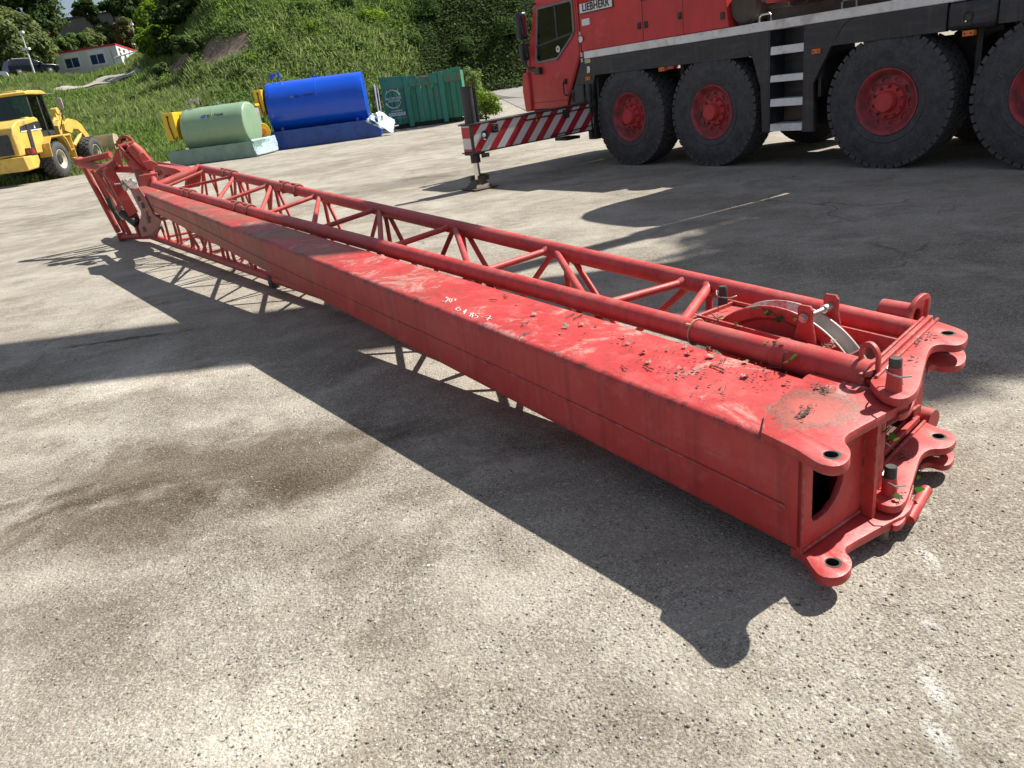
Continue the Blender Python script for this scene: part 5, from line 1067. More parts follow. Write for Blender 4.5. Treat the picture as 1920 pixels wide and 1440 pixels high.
# ---- the two fuel tanks in their trays
def tank(label, FL, FR, BR, tray, dia, zc, x0, x1, paint, wrap, cab_x, film):
    FL, FR, BR = Vector(FL), Vector(FR), Vector(BR); L = (FR-FL).length; W = (BR-FR).length; d = (FR-FL).normalized()
    r = thing('fuel_tank', label, 'fuel tank', (FL.x, FL.y, 0), math.atan2(d.y, d.x))
    R0 = dia/2; yc = W/2
    m = MB(); V = []; nx, nz = 34, 5
    rr_ = random.Random(3)
    for side in range(4):
        for i in range(nx):
            u = i/nx; p = [(u*L,0),(L,u*W),(L-u*L,W),(0,W-u*W)][side]; nrm = [(0,-1),(1,0),(0,1),(-1,0)][side]
            for k in range(nz):
                z = .02+(tray-.02)*k/(nz-1); b = .010*math.sin(i*2.1+k*1.7+side)+rr_.uniform(-.007,.007)
                V.append((p[0]+nrm[0]*b, p[1]+nrm[1]*b, z+(.006*math.sin(i*1.3) if k == nz-1 else 0)))
    n = 4*nx; F = [(i*nz+k, ((i+1) % n)*nz+k, ((i+1) % n)*nz+k+1, i*nz+k+1) for i in range(n) for k in range(nz-1)]
    m.add(V, F); m.build('wrapped_tray', wrap, r, smooth=50)
    m = MB(); m.box(.1,L-.1,.1,W-.1,.04,tray*.62); m.build('tray_floor', wrap, r)
    m = MB(); prof = [(x0,0),(x0-.0+.005,R0*.5),(x0+.03,R0*.82),(x0+.10,R0*.97),(x0+.18,R0),(x0+.30,R0)]
    xq = x0+(x1-x0)*.52; prof += [(xq-.25,R0),(xq-.06,R0),(xq-.02,R0),(xq-.008,R0+.005),(xq+.008,R0+.005),(xq+.02,R0),(xq+.06,R0),(xq+.25,R0),(x1-.30,R0)]
    prof += [(x1-.12,R0),(x1-.04,R0*.985),(x1-.01,R0*.95),(x1,R0*.9),(x1+.02,R0*.5),(x1+.025,0)]
    m.lathe(prof, (0,yc,zc), (1,0,0), (0,0,1), 64); m.build('vessel', paint, r, smooth=35)
    for xs_ in (x0+.5, x1-.5):
        m = MB(); m.box(xs_-.06,xs_+.06,yc-R0*.7,yc+R0*.7,.05,zc-R0*.55); m.build('saddle', paint, r)
    xm = x0+.55; top = zc+R0
    m = MB(); m.lathe([(-.12,0),(-.12,.30),(.07,.30),(.07,.38),(.13,.38),(.13,0)], (xm,yc,top), (0,0,1), n=28); mh = m.build('manhole', paint, r, smooth=30)
    m = MB(); m.tube((xm-.16,yc,top+.12),(xm-.16,yc,top+.36),.055,n=12); m.tube((xm-.24,yc,top+.28),(xm+.05,yc,top+.3),.035,n=10); m.tube((xm+.16,yc-.05,top+.12),(xm+.16,yc-.05,top+.38),.06,n=12); m.lathe([(0,.0),(0,.10),(.07,.10),(.07,0)], (xm+.16,yc-.05,top+.33), (0,0,1), n=14); m.build('breather_valve', M['steel'] if film else paint, mh)
    xl = x0+(x1-x0)*.52; m = MB(); m.plate([(-.14,0),(.14,0),(.05,.14),(-.05,.14)], [circ(0,.08,.032,12)], .03, lambda a, b, c: (xl+a, yc+c, top-.01+b), .003); m.build('lifting_eye', paint, r, smooth=30)
    # pump cabinet on the left end
    cx0, cx1, cz0, cz1 = cab_x; m = MB(); m.box(cx0,cx1,.25,1.05,cz0,cz1); pc = m.build('pump_cabinet', M['yel'], r, bevel=.02)
    m = MB(); m.pipe([(cx0+.5*(cx1-cx0),.235,cz1-.14),(cx0+.48*(cx1-cx0),.215,cz0+.55),(cx0+.62*(cx1-cx0),.21,cz0+.08),(cx0+.8*(cx1-cx0),.21,cz0-.03),(cx0+.92*(cx1-cx0),.22,cz0+.12)], .022, 8); m.lathe([(0,0),(0,.045),(.03,.045),(.03,0)], (cx0+.5*(cx1-cx0),.25,cz1-.15), (0,-1,0), n=14); m.build('fuel_hose', M['hose'], pc)
    return r, L, W, yc, R0
tg, L1, W1, yc1, R1 = tank('pale green cylindrical fuel tank with a yellow pump cabinet, in a wrapped tray', (-12.41,31.57,0), (-8.82,31.08,0), (-8.75,33.29,0), .60, 1.74, 1.215, .55, 3.30, M['tankg'], M['wrapg'], (.02,.50,.98,2.02), True)
tb, L2, W2, yc2, R2 = tank('large glossy blue cylindrical fuel tank with milky plastic film at its right end', (-9.07,34.14,0), (-4.27,34.46,0), (-4.4,36.85,0), .76, 2.16, 1.66, .15, 4.42, M['tankb'], M['wrapb'], (-.18,.14,1.50,2.50), False)
def on_vessel(yc, zc, R0, ang): return lambda x, y, z: None
def vessel_text(r, yc, zc, R0, x, zmid, size, body, mat, flag=True):
    ph = math.asin((zmid-zc)/R0)
    def wrap(u, v, dd): 
        a = ph+v/R0; return (x+u, yc-(R0+.004+dd)*math.cos(a), zc+(R0+.004+dd)*math.sin(a))
    m = MB(); m.text(body, size, .004, lambda a, b, c: wrap(a+.06, b, c), align='LEFT', bold=.003); o = m.build('lettering', mat, r, smooth=0)
    m = MB(); m.plate([(-.20,-.06),(-.02,-.06),(.03,.07),(-.15,.07)], [], .004, lambda a, b, c: wrap(a, b, c)); f = m.build('flag_mark', M['flag'], r, smooth=0)
    m = MB()
    for k in range(12):
        a = 2*math.pi*k/12; m.plate(circ(-.085+.036*math.cos(a), .005+.036*math.sin(a), .006, 6), [], .003, lambda u, v, c: wrap(u, v, c+.004))
    m.build('star_ring', M['yel'] if r is tg else M['white'], f, smooth=0)
M['flag'] = simple('flag_blue', (.01,.07,.42), .5, var=.05)
vessel_text(tg, yc1, 1.215, R1, 1.75, 1.72, .14, 'EU - TANK', M['black'])
M['darkblue'] = simple('dark_blue_lettering', (.004,.01,.09), .5); 
vessel_text(tb, yc2, 1.66, R2, 1.45, 2.05, .16, 'EU - TANK', M['darkblue'])
def film(parent, pts, seed, name='plastic_film', amp=.05, n=16):
    rr_ = random.Random(seed); a, b, c, d = [Vector(p) for p in pts]; V = []
    for i in range(n):
        for j in range(n):
            u, v = i/(n-1), j/(n-1); p = a.lerp(b, u).lerp(d.lerp(c, u), v); V.append(p+Vector((rr_.uniform(-amp,amp), rr_.uniform(-amp,amp)-.06*math.sin(u*9+v*4), rr_.uniform(-amp,amp)*.6)))
    m = MB(); m.add(V, [(i*n+j, (i+1)*n+j, (i+1)*n+j+1, i*n+j+1) for i in range(n-1) for j in range(n-1)]); o = m.build(name, M['wrapw'], parent, smooth=80)
    md = o.modifiers.new('thick', 'SOLIDIFY'); md.thickness = .004; return o
film(tg, [(L1+.04,-.04,.05),(L1+.05,W1,.05),(L1+.02,W1,.66),(L1-.06,-.05,.66)], 5, amp=.012)
film(tb, [(L2-.35,-.10,.80),(L2+.55,.0,.02),(L2+.70,.9,.55),(L2+.1,.8,1.05)], 9, amp=.028)
film(tb, [(L2-.55,-.03,.70),(L2+.1,-.09,.30),(L2+.25,.3,.85),(L2-.2,.25,.98)], 11, amp=.022)
m = MB(); m.tube((L2+.02,.9,.4),(L2+.05,1.0,2.15),.03,n=10); m.tube((L2+.12,1.2,.4),(L2+.16,1.25,2.0),.02,n=8); m.build('level_gauge', M['white'], tb)
# gear standing between the two tanks
hr = thing('hose_reel', 'yellow hose reel with orange core standing between the green and blue tanks', 'hose reel', G(498,262,0)); p = hr.location
p = Vector((-9.05, 33.35, 0)); hr.location = p
m = MB(); m.lathe([(-.20,.12),(-.20,.33),(-.17,.35),(-.12,.28),(.12,.28),(.17,.35),(.20,.33),(.20,.12)], (0,0,.85), (.55,-.83,0), (0,0,1), 28); m.build('reel', M['yel'], hr, smooth=30)
m = MB(); m.tube((-.18,.27,.85),(.16,-.24,.85),.13,n=18); m.build('core', M['orange'], hr)
m = MB(); m.box(-.3,.3,-.03,.03,0,.55); m.box(-.35,.35,-.3,.3,0,.06); m.build('stand', M['tankb'], hr, bevel=.01)
gcab = thing('control_cabinet', 'grey control cabinet with a yellow top rail behind the green tank', 'cabinet', (-9.35,33.75,0))
m = MB(); m.box(-.55,.25,-.25,.25,.5,1.85); cb_ = m.build('housing', simple('grey_cabinet', (.30,.31,.33), .5), gcab, bevel=.02)
m = MB(); m.box(-.6,.3,-.3,.3,1.87,1.97); m.build('top_rail', M['yel'], gcab, bevel=.01); m = MB(); m.box(-.5,-.44,-.2,-.1,0,.5); m.box(.14,.2,-.2,-.1,0,.5); m.box(-.5,-.44,.1,.2,0,.5); m.box(.14,.2,.1,.2,0,.5); m.build('leg_frame', M['dark'], gcab)
# ---- green roll-off skip
KA = polar(azp(720,200)[0], 38.3); KB = polar(azp(870.5,190)[0], 37.9); kd = (KB-KA).normalized(); KL = (KB-KA).length
skip = thing('waste_skip', 'green roll off waste skip with rusty rim and worn white recycling mark', 'skip', KA, math.atan2(kd.y, kd.x))
KZ0, KZ1 = .27, 2.44
def kx(px, py): 
    q = onplane(px, py, KA, Vector((-kd.y, kd.x, 0))); return (q-KA).dot(kd), q.z
m = MB(); xs_ = np.linspace(.0, KL, 57); V = []; prof_y = []
for i, x in enumerate(xs_): prof_y.append(0.0 if (i//4) % 2 == 0 else .09)
for i, x in enumerate(xs_):
    y = prof_y[i]; zl_ = KZ0+(.55 if x < .25 else 0)*(1-x/.25 if x < .25 else 0)*0
    V += [(x, y, KZ0), (x, y, 1.88)]
F = [(2*i, 2*i+2, 2*i+3, 2*i+1) for i in range(len(xs_)-1)]
m.add(V, F); m.box(.0,KL,.09,2.3,KZ0,KZ0+.05); m.box(0,.06,.09,2.3,KZ0,KZ1-.1); m.box(KL-.06,KL,.09,2.3,KZ0,KZ1-.1); m.box(0,KL,2.25,2.3,KZ0,KZ1-.1)
m.build('body', M['skip'], skip, smooth=0)
m = MB()
for x0, x1 in ((.0,.32*KL),(.325*KL,.43*KL),(.60*KL,.71*KL),(.715*KL,KL)): m.box(x0,x1,-.06,.05,1.90,2.27)
m.box(.43*KL,.60*KL,-.05,.05,1.90,2.0); m.build('rim_band', M['skip'], skip, bevel=.015)
m = MB(); m.box(0,KL,-.055,.02,1.862,1.897); m.build('rusty_seam', M['skiprust'], skip, bevel=.005)
m = MB(); m.hexa([(-.02,-.05,2.27),(KL*.45,-.05,2.275),(KL*.45,.08,2.275),(-.02,.08,2.27),(-.02,-.05,2.45),(KL*.45,-.05,2.36),(KL*.45,.08,2.36),(-.02,.08,2.45)]); m.hexa([(KL*.62,-.05,2.275),(KL,-.05,2.275),(KL,.08,2.275),(KL*.62,.08,2.275),(KL*.62,-.05,2.33),(KL,-.05,2.46),(KL,.08,2.46),(KL*.62,.08,2.33)]); m.box(KL*.45,KL*.62,-.03,.06,2.0,2.30); m.build('top_rail', M['skip'], skip, bevel=.01)
for px in (768, 834):
    x, _ = kx(px, 200); m = MB(); m.box(x-.11,x+.11,-.13,.0,.12,2.36); m.box(x-.09,x+.09,-.15,-.13,.12,.5); m.build('upright_post', M['skip'], skip, bevel=.015)
m = MB(); m.box(.5,KL-.3,.35,.47,.05,.26); m.box(.5,KL-.3,1.75,1.87,.05,.26)
for x in (.8, KL-.7): m.tube((x,.2,.13),(x,2.1,.13),.11,n=16)
m.build('skid_rail', M['dark'], skip)
m = MB(); m.pipe([(.44*KL,-.06,2.0),(.44*KL,-.10,2.22),(.59*KL,-.10,2.24),(.59*KL,-.06,2.02)], .022, 8); m.build('handle_bar', M['rust'], skip)
# recycling mark: two bent arrows round the wording
def skip_mark():
    cx, cz = kx(737, 186); cx -= .0; m = MB(); R0 = .40
    def arc(a0, a1):
        n = 22; o = []; i_ = []
        for k in range(n+1):
            a = R_(a0+(a1-a0)*k/n); wd = .02+.06*k/n; o.append((R0*.95*math.cos(a)*(1+wd), R0*math.sin(a)*(1+wd))); i_.append((R0*.95*math.cos(a)*(1-wd), R0*math.sin(a)*(1-wd)))
        e = R_(a1+(14 if a1 > a0 else -14)); a = R_(a1)
        tip = [(R0*.95*math.cos(a)*1.2, R0*math.sin(a)*1.2), (R0*.95*math.cos(e), R0*math.sin(e)), (R0*.95*math.cos(a)*.8, R0*math.sin(a)*.8)]
        m.plate(o+tip+i_[::-1], [], .006, lambda u, v, c: (cx+u, -.012-c, cz+v))
    arc(165, 30); arc(-15, -150)
    m.build('recycling_arrows', M['fadedwhite'], skip, smooth=0)
    for body, sz, dz, dx in (('ARC EN CIEL', .135, .03, .02), ('RECYCLAGE', .10, -.085, .04), ('LA JUGANE', .10, -.53, .09)):
        m = MB(); m.text(body, sz, .006, lambda u, v, c, dz=dz, dx=dx: (cx+dx+u, -.016-c, cz+dz+v), bold=.004); m.build('lettering', M['fadedwhite'], skip, smooth=0)
    m = MB(); m.box(cx-.32,cx+.48,-.016,-.010,cz-.76,cz-.61); q = m.build('number_panel', M['fadedwhite'], skip)
    m = MB(); m.text('04 76 07 07 60', .108, .004, lambda u, v, c: (cx+.08+u, -.019-c, cz-.685+v), bold=.003); m.build('lettering', M['skip'], q, smooth=0)
    m = MB(); m.text('www.arcencielrecyclage.fr', .078, .004, lambda u, v, c: (cx+.10+u, -.016-c, cz-.85+v)); m.build('lettering', M['fadedwhite'], skip, smooth=0)
M['fadedwhite'] = simple('faded_white_stencil', (.50,.58,.54), .6, var=.2, scale=8)
skip_mark()
# ---- wheel loader
LO = Vector((-19.62,35.4,.0)); LH = R_(90+1.)
ldr = thing('wheel_loader', 'yellow wheel loader seen from behind at the foot of the grassy bank', 'wheel loader', LO, LH)
def lp_(name, mb, mat, parent=None, **kw): return mb.build(name, mat, parent or ldr, **kw)
def loader_wheel():
    r = MB(); r.lathe([(.16,.0),(.16,.20),(.10,.24),(.06,.33),(.02,.36),(.0,.385),(.0,.41),(.03,.41),(.05,.39),(.5,.39)], (0,0,0), (0,1,0), n=40); o = r.build('wheel', M['cream'], None, smooth=35)
    t = MB(); t.lathe([(.3,.39),(.03,.40),(-.03,.45),(-.05,.53),(-.04,.62),(.0,.70),(.06,.735),(.48,.735),(.54,.70),(.58,.60),(.56,.45),(.5,.40)], (0,0,0), (0,1,0), n=64)
    N = 22
    for k in range(N):
        for (y0, y1, off) in ((-.005,.13,0),(.14,.27,.5),(.28,.41,0),(.42,.55,.5)):
            a0 = 2*math.pi*(k+off)/N; wd = 2*math.pi/N*.74; V = []
            for rr_ in (.70,.785):
                for (a, y) in ((a0,y0),(a0+wd,y0+.035),(a0+wd,y1+.035),(a0,y1)):
                    q = rr_-(.05 if (y < .03 or y > .55) and rr_ > .75 else 0); V.append((q*math.cos(a), min(y,.57), q*math.sin(a)))
            t.hexa(V)
    t.build('tyre', M['rubber'], o, smooth=28); return o
lw = loader_wheel(); lw.parent = ldr; lw.location = (0,-1.05,.785)
for loc, rz in (((3.5,-1.05,.785),0),((0,1.05,.785),math.pi),((3.5,1.05,.785),math.pi)):
    q = dup(lw, loc, rz, parent=ldr); q.rotation_euler = (0, random.uniform(0,6), rz)
LSH = -.95
m = MB(); m.pre = Matrix.Translation((LSH,0,0)); m.xz([(-1.75,1.15),(-1.72,2.0),(-1.60,2.28),(-1.1,2.50),(.35,2.62),(.55,2.55),(.55,1.15)], -.80, .80); hd = lp_('engine_hood', m, M['loader'], bevel=.05)
m = MB(); m.pre = Matrix.Translation((LSH,0,0)); m.box(-1.765,-1.70,-.62,.62,1.22,2.02); lp_('rear_grille', m, M['black'], hd, bevel=.02)
m = MB(); m.pre = Matrix.Translation((LSH,0,0)); m.xz([(-1.15,2.06),(-1.05,2.28),(.30,2.44),(.54,2.42),(.54,2.10)], -.815, -.79); lp_('side_vent', m, M['black'], hd); m = MB(); m.pre = Matrix.Translation((LSH,0,0)); m.xz([(-1.1,2.055),(.56,2.095),(.56,2.135),(-1.1,2.095)], -.820, -.80); lp_('trim_stripe', m, M['white'], hd)
m = MB(); m.pre = Matrix.Translation((LSH,0,0)); m.hexa([(-.75,-.84,1.15),(-.50,-.84,1.15),(-.50,-.80,1.15),(-.75,-.80,1.15),(-.60,-.84,2.35),(-.33,-.84,2.35),(-.33,-.80,2.35),(-.60,-.80,2.35)]); lp_('hood_stripe', m, M['black'], hd)
m = MB(); m.pre = Matrix.Translation((LSH,0,0)); m.prism([(-.02,2.16),(.10,2.16),(.05,2.30)], lambda a, b, d: (a, d, b), -.824, -.815); lp_('warning_triangle', m, M['white'], hd)
m = MB(); m.pre = Matrix.Translation((LSH,0,0)); m.xz([(-1.85,.55),(-1.9,1.12),(-.75,1.12),(-.75,.85),(-1.0,.60)], -1.0, 1.0); lp_('counterweight', m, M['loader'], bevel=.04)
m = MB(); m.pre = Matrix.Translation((LSH,0,0)); m.box(-1.25,-.80,-1.02,-.80,1.12,1.42); q = lp_('lamp_box', m, M['black'], bevel=.02); m = MB(); m.pre = Matrix.Translation((LSH,0,0)); m.box(-1.265,-1.245,-.98,-.86,1.18,1.36); lp_('lamp_lens', m, M['redlens'], q); m = MB(); m.pre = Matrix.Translation((LSH,0,0)); m.box(-1.15,-.95,-1.035,-1.015,1.18,1.36); lp_('lamp_lens', m, M['redlens'], q)
m = MB(); m.box(-.9,2.0,-.55,.55,.55,1.2); m.box(1.6,4.0,-.45,.45,.5,1.3); m.tube((0,-1.0,.785),(0,1.0,.785),.18,n=14); m.tube((3.5,-1.0,.785),(3.5,1.0,.785),.18,n=14); lp_('chassis', m, M['dark'])
m = MB(); m.pipe([(-.80,-1.02,.95),(-.72,-1.02,1.45),(-.42,-1.02,1.72),(.55,-1.02,1.74),(.80,-1.02,1.55),(.95,-1.02,1.1)], .05, 6); m.xz([(-.85,.95),(-.78,1.50),(-.45,1.78),(.60,1.80),(.86,1.60),(1.0,1.05),(.95,1.05),(.82,1.56),(.58,1.75),(-.43,1.73),(-.73,1.47),(-.80,.95)], -1.12, -.60); lp_('fender', m, M['loader'])
m = MB(); m.box(.55,1.35,-1.12,-.75,1.72,1.80); m.box(.95,1.3,-1.1,-.8,1.1,1.14); m.box(.95,1.3,-1.1,-.8,.72,.76); m.box(1.25,1.3,-1.12,-.8,.7,1.75); m.box(1.0,1.25,-.9,-.6,.9,1.7); lp_('step_platform', m, M['loader'], bevel=.01)
# cab
m = MB(); m.pre = Matrix.Translation((-1.30,0,0)); m.box(.62,2.15,-.72,.72,1.35,2.05)
for (a, b, c_, d_) in ((.62,2.0,.70,3.55),(1.50,2.0,1.50,3.55),(2.12,2.0,1.98,3.55)):
    for y in (-.74,.66): m.hexa([(a,y,b),(a+.10,y,b),(a+.10,y+.08,b),(a,y+.08,b),(c_,y,d_),(c_+.10,y,d_),(c_+.10,y+.08,d_),(c_,y+.08,d_)])
cbl = lp_('cab', m, M['black'], bevel=.012)
m = MB(); m.pre = Matrix.Translation((-1.30,0,0)); m.xz([(.50,3.52),(.52,3.62),(.9,3.68),(1.9,3.68),(2.18,3.60),(2.22,3.52)], -.84, .84); m.box(.9,1.5,-.3,.3,3.66,3.74); lp_('cab_roof', m, M['loader'], cbl, bevel=.03)
m = MB(); m.pre = Matrix.Translation((-1.30,0,0)); m.hexa([(.70,-.73,2.05),(2.12,-.73,2.05),(2.12,-.725,2.05),(.70,-.725,2.05),(.78,-.73,3.52),(2.02,-.73,3.52),(2.02,-.725,3.52),(.78,-.725,3.52)]); m.hexa([(.64,-.70,2.05),(.645,-.70,2.05),(.645,.70,2.05),(.64,.70,2.05),(.72,-.70,3.52),(.725,-.70,3.52),(.725,.70,3.52),(.72,.70,3.52)]); m.hexa([(.70,.725,2.05),(2.12,.725,2.05),(2.12,.73,2.05),(.70,.73,2.05),(.78,.725,3.52),(2.02,.725,3.52),(2.02,.73,3.52),(.78,.73,3.52)]); m.hexa([(2.15,-.70,2.05),(2.155,-.70,2.05),(2.155,.70,2.05),(2.15,.70,2.05),(2.04,-.70,3.52),(2.045,-.70,3.52),(2.045,.70,3.52),(2.04,.70,3.52)]); lp_('cab_window', m, M['glass'], cbl, smooth=0)
m = MB(); m.pre = Matrix.Translation((-1.30,0,0)); m.box(1.56,2.10,-.755,-.735,1.50,1.98); m.box(1.58,1.70,-.765,-.75,1.65,1.95); q = lp_('door', m, M['black'], cbl, bevel=.01); m = MB(); m.pre = Matrix.Translation((-1.30,0,0)); m.box(1.78,2.05,-.762,-.752,1.52,1.85); lp_('door_window', m, M['glass'], q)
m = MB(); m.pre = Matrix.Translation((-1.30,0,0)); m.box(.95,1.3,-.28,.28,2.0,2.15); m.box(.9,1.02,-.28,.28,2.1,2.85); m.box(.9,1.0,-.15,.15,2.85,3.05); lp_('seat', m, M['seat'], cbl, bevel=.04)
m = MB(); m.pre = Matrix.Translation((-1.30,0,0)); m.pipe([(1.75+.12*math.cos(R_(a)), .22*math.sin(R_(a)), 2.35+.1*math.cos(R_(a))) for a in range(0,360,20)], .018, 6, closed=True); m.tube((1.75,0,2.3),(1.95,0,1.9),.03,n=8); lp_('steering_wheel', m, M['black'], cbl)
m = MB(); m.pre = Matrix.Translation((-1.30,0,0)); m.pipe([(2.0,-.80,3.52),(2.35,-1.0,3.50),(2.50,-1.12,3.35),(2.50,-1.12,2.6),(2.3,-.9,2.0)], .022, 8); q = lp_('mirror_arm', m, M['black'], cbl); m = MB(); m.pre = Matrix.Translation((-1.30,0,0)); m.box(2.46,2.52,-1.28,-1.02,2.85,3.32); q = lp_('mirror', m, M['beige'], q, bevel=.03); m = MB(); m.pre = Matrix.Translation((-.9,0,0)); m.lathe([(0,0),(0.,.10),(.10,.08),(.12,0)], (.1,-.55,2.66), (0,0,1), n=14); m.box(-.1,.3,-.62,-.42,2.55,2.64); lp_('air_filter', m, M['loader'], hd, bevel=.02)
# arms, cylinders and bucket
for y in (-.62,.50):
    m = MB(); m.xz([(2.0,1.95),(2.1,2.25),(2.65,2.46),(3.35,2.36),(3.75,2.15),(4.55,1.05),(4.95,.62),(4.75,.48),(4.35,.80),(3.60,1.72),(3.25,1.95),(2.80,1.98),(2.55,1.80)], y, y+.12); lp_('lift_arm', m, M['loader'], bevel=.015)
    m = MB(); m.tube((2.45,y+.06,1.25),(3.3,y+.06,1.65),.09,n=12); m.tube((3.2,y+.06,1.6),(3.75,y+.06,1.85),.05,n=10); lp_('lift_cylinder', m, M['loader'])
m = MB(); m.xz([(1.7,1.0),(1.75,2.2),(2.1,2.42),(2.4,2.0),(2.7,1.2)], -.48, .48); lp_('front_tower', m, M['loader'], bevel=.02)
m = MB(); m.xz([(2.55,2.35),(2.75,2.85),(2.95,2.95),(3.05,2.75),(3.3,2.2),(3.6,1.4),(3.4,1.3),(3.1,1.9)], -.10, .10); m.lathe([(-.14,0),(-.14,.16),(.14,.16),(.14,0)], (2.9,0,2.85), (0,1,0), n=18); lp_('tilt_lever', m, M['loader'], bevel=.015); m = MB(); m.tube((2.3,0,2.25),(2.75,0,2.55),.10,n=12); m.pipe([(2.3,-.3,2.2),(2.6,-.35,2.75),(2.95,-.3,2.6),(3.0,-.2,2.2)], .03, 6); lp_('tilt_cylinder', m, M['loader'])
m = MB(); bp_ = [(4.85,1.55),(4.70,1.25),(4.68,.80),(4.85,.40),(5.15,.16),(6.05,.10),(6.05,.13),(5.2,.22),(4.92,.44),(4.76,.82),(4.78,1.22),(4.92,1.52)]
m.xz(bp_, -1.45, 1.45)
for y in (-1.47,1.44): m.xz([(4.85,1.58),(4.68,1.25),(4.66,.78),(4.85,.38),(5.15,.14),(6.05,.10),(5.75,.75),(5.25,1.50)], y, y+.03)
lp_('bucket', m, M['bucket'], bevel=.008)
# ---- site office
P2 = polar(R_(-22.7), 111); P1 = polar(R_(-26.3), 116); P3 = polar(R_(-21.42), 125); zb_ = 9.05
od = (P2-P1).normalized(); OL = (P2-P1).length; OW = (P3-P2).length
off = thing('site_office', 'flat white site office cabin with red roof edge and two shuttered windows', 'site office', (P1.x, P1.y, zb_), math.atan2(od.y, od.x))
sl = (P3-P2); sx = sl.dot(od); sy = sl.dot(Vector((-od.y, od.x, 0)))
m = MB(); m.prism([(0,0),(OL,0),(OL+sx,sy),(sx,sy)], lambda a, b, d: (a, b, d), -.9, 2.58); m.build('wall', M['office'], off)
m = MB(); m.prism([(-.06,-.06),(OL+.06,-.06),(OL+sx+.06,sy+.06),(sx-.06,sy+.06)], lambda a, b, d: (a, b, d), 2.58, 2.78); m.build('roof_edge', simple('red_roof_edge', (.45,.03,.05), .5), off)
for wx in (.265*OL, .672*OL):
    m = MB(); m.box(wx-1.22,wx+1.22,-.05,.02,.62,2.36); fr_ = m.build('window', M['white'], off, bevel=.01)
    m = MB(); m.box(wx-.93,wx+.93,-.056,-.05,.82,1.88); m.build('pane', M['bluepane'], fr_); m = MB(); m.box(wx-.04,wx+.04,-.07,-.056,.82,1.88); m.build('mullion', M['white'], fr_)
def spt(f): return Vector((OL,0,0)).lerp(Vector((OL+sx,sy,0)), f)
for f0, f1, z0, z1 in ((.08,.14,.75,1.85),(.24,.31,.75,1.8),(.44,.52,.75,1.75),(.08,.14,2.0,2.35),(.24,.31,2.0,2.3)):
    a, b = spt(f0), spt(f1); nn = Vector((sy,-sx,0)).normalized()*.03; m = MB(); m.hexa([a-nn+Vector((0,0,z0)), a+nn+Vector((0,0,z0)), b+nn+Vector((0,0,z0)), b-nn+Vector((0,0,z0)), a-nn+Vector((0,0,z1)), a+nn+Vector((0,0,z1)), b+nn+Vector((0,0,z1)), b-nn+Vector((0,0,z1))]); m.build('side_window', M['bluepane'], off)
m = MB(); m.pipe([(.9*OL,-.03,2.1),(.905*OL,-.03,1.7),(.907*OL,-.03,.1)], .02, 6); m.build('cable', M['dark'], off)
# ---- dark car
cz = gz(*polar(R_(-27.7), 103)[:2]); ca = polar(R_(-29.05), 102); cb2 = polar(R_(-26.35), 104); cdv = (cb2-ca).normalized(); CLn = (cb2-ca).length
car = thing('parked_car', 'dark blue estate car parked beside the white site office', 'car', (ca.x, ca.y, cz+.25), math.atan2(cdv.y, cdv.x))
k_ = CLn/4.9
body = [(0,.35),(0,.95),(.12,1.12),(3.35,1.08),(4.5,.98),(4.85,.80),(4.9,.40),(4.4,.32),(4.3,.55),(4.05,.70),(3.75,.70),(3.5,.55),(3.4,.30),(1.45,.30),(1.35,.55),(1.1,.70),(.8,.70),(.55,.55),(.45,.32)]
m = MB(); m.xz([(a*k_, b) for a, b in body], -.90, .90); m.build('body', M['navy'], car, bevel=.06)
m = MB(); top_ = [(.12,1.10),(.35,1.62),(.7,1.70),(2.3,1.70),(2.6,1.64),(3.5,1.08)]; V = [(a*k_, -.88 if b < 1.2 else -.70, b) for a, b in top_]+[(a*k_, .88 if b < 1.2 else .70, b) for a, b in top_]; n = 6
m.add(V, [tuple(range(n)), tuple(range(n,2*n))[::-1]]+[(i,(i+1)%n,n+(i+1)%n,n+i) for i in range(n)]); m.build('greenhouse', M['navy'], car, bevel=.03)
for pl in ([(.35,1.18),(.52,1.55),(1.05,1.60),(1.05,1.16)],[(1.15,1.16),(1.15,1.60),(2.05,1.60),(2.05,1.14)],[(2.15,1.14),(2.15,1.60),(2.45,1.58),(3.1,1.14)]):
    m = MB(); m.add([(a*k_, -.895+(b-1.1)*.30, b) for a, b in pl]+[(a*k_, -.88+(b-1.1)*.30, b) for a, b in pl], [(0,1,2,3),(7,6,5,4),(0,4,5,1),(1,5,6,2),(2,6,7,3),(3,7,4,0)]); m.build('side_window', M['bluepane2'], car)
m = MB(); m.add([(2.65*k_,-.62,1.66),(2.65*k_,.62,1.66),(3.48*k_,.80,1.11),(3.48*k_,-.80,1.11)], [(0,1,2,3)]); o_ = m.build('windscreen', M['brightpane'], car); o_.location = (.02,0,.02)
cw = None
for x, y in ((.95,-.92),(3.9,-.92),(.95,.72),(3.9,.72)):
    if cw is None:
        m = MB(); m.lathe([(.0,.0),(.0,.20),(-.02,.22),(-.02,.33),(.2,.33),(.2,.0)], (0,0,0), (0,1,0), n=24); cw = m.build('wheel', M['rubber'], car); cw.location = (x*k_,y,.33); m = MB(); m.lathe([(-.012,0),(-.012,.19),(0,.21)], (0,0,0), (0,1,0), n=20); m.build('rim', M['steel'], cw)
    else: dup(cw, (x*k_,y,.33), parent=car)
m = MB(); m.box(4.72*k_,4.86*k_,-.86,-.45,.80,.93); m.build('headlight', M['chrome'], car, bevel=.02); m = MB(); m.box(3.05*k_,3.25*k_,-1.08,-.9,1.10,1.26); m.build('door_mirror', M['navy'], car, bevel=.03)
for y in (-.55,.55): m = MB(); m.tube((.7*k_,y,1.74),(2.3*k_,y,1.74),.022,n=8); m.build('roof_rail', M['steel'], car)
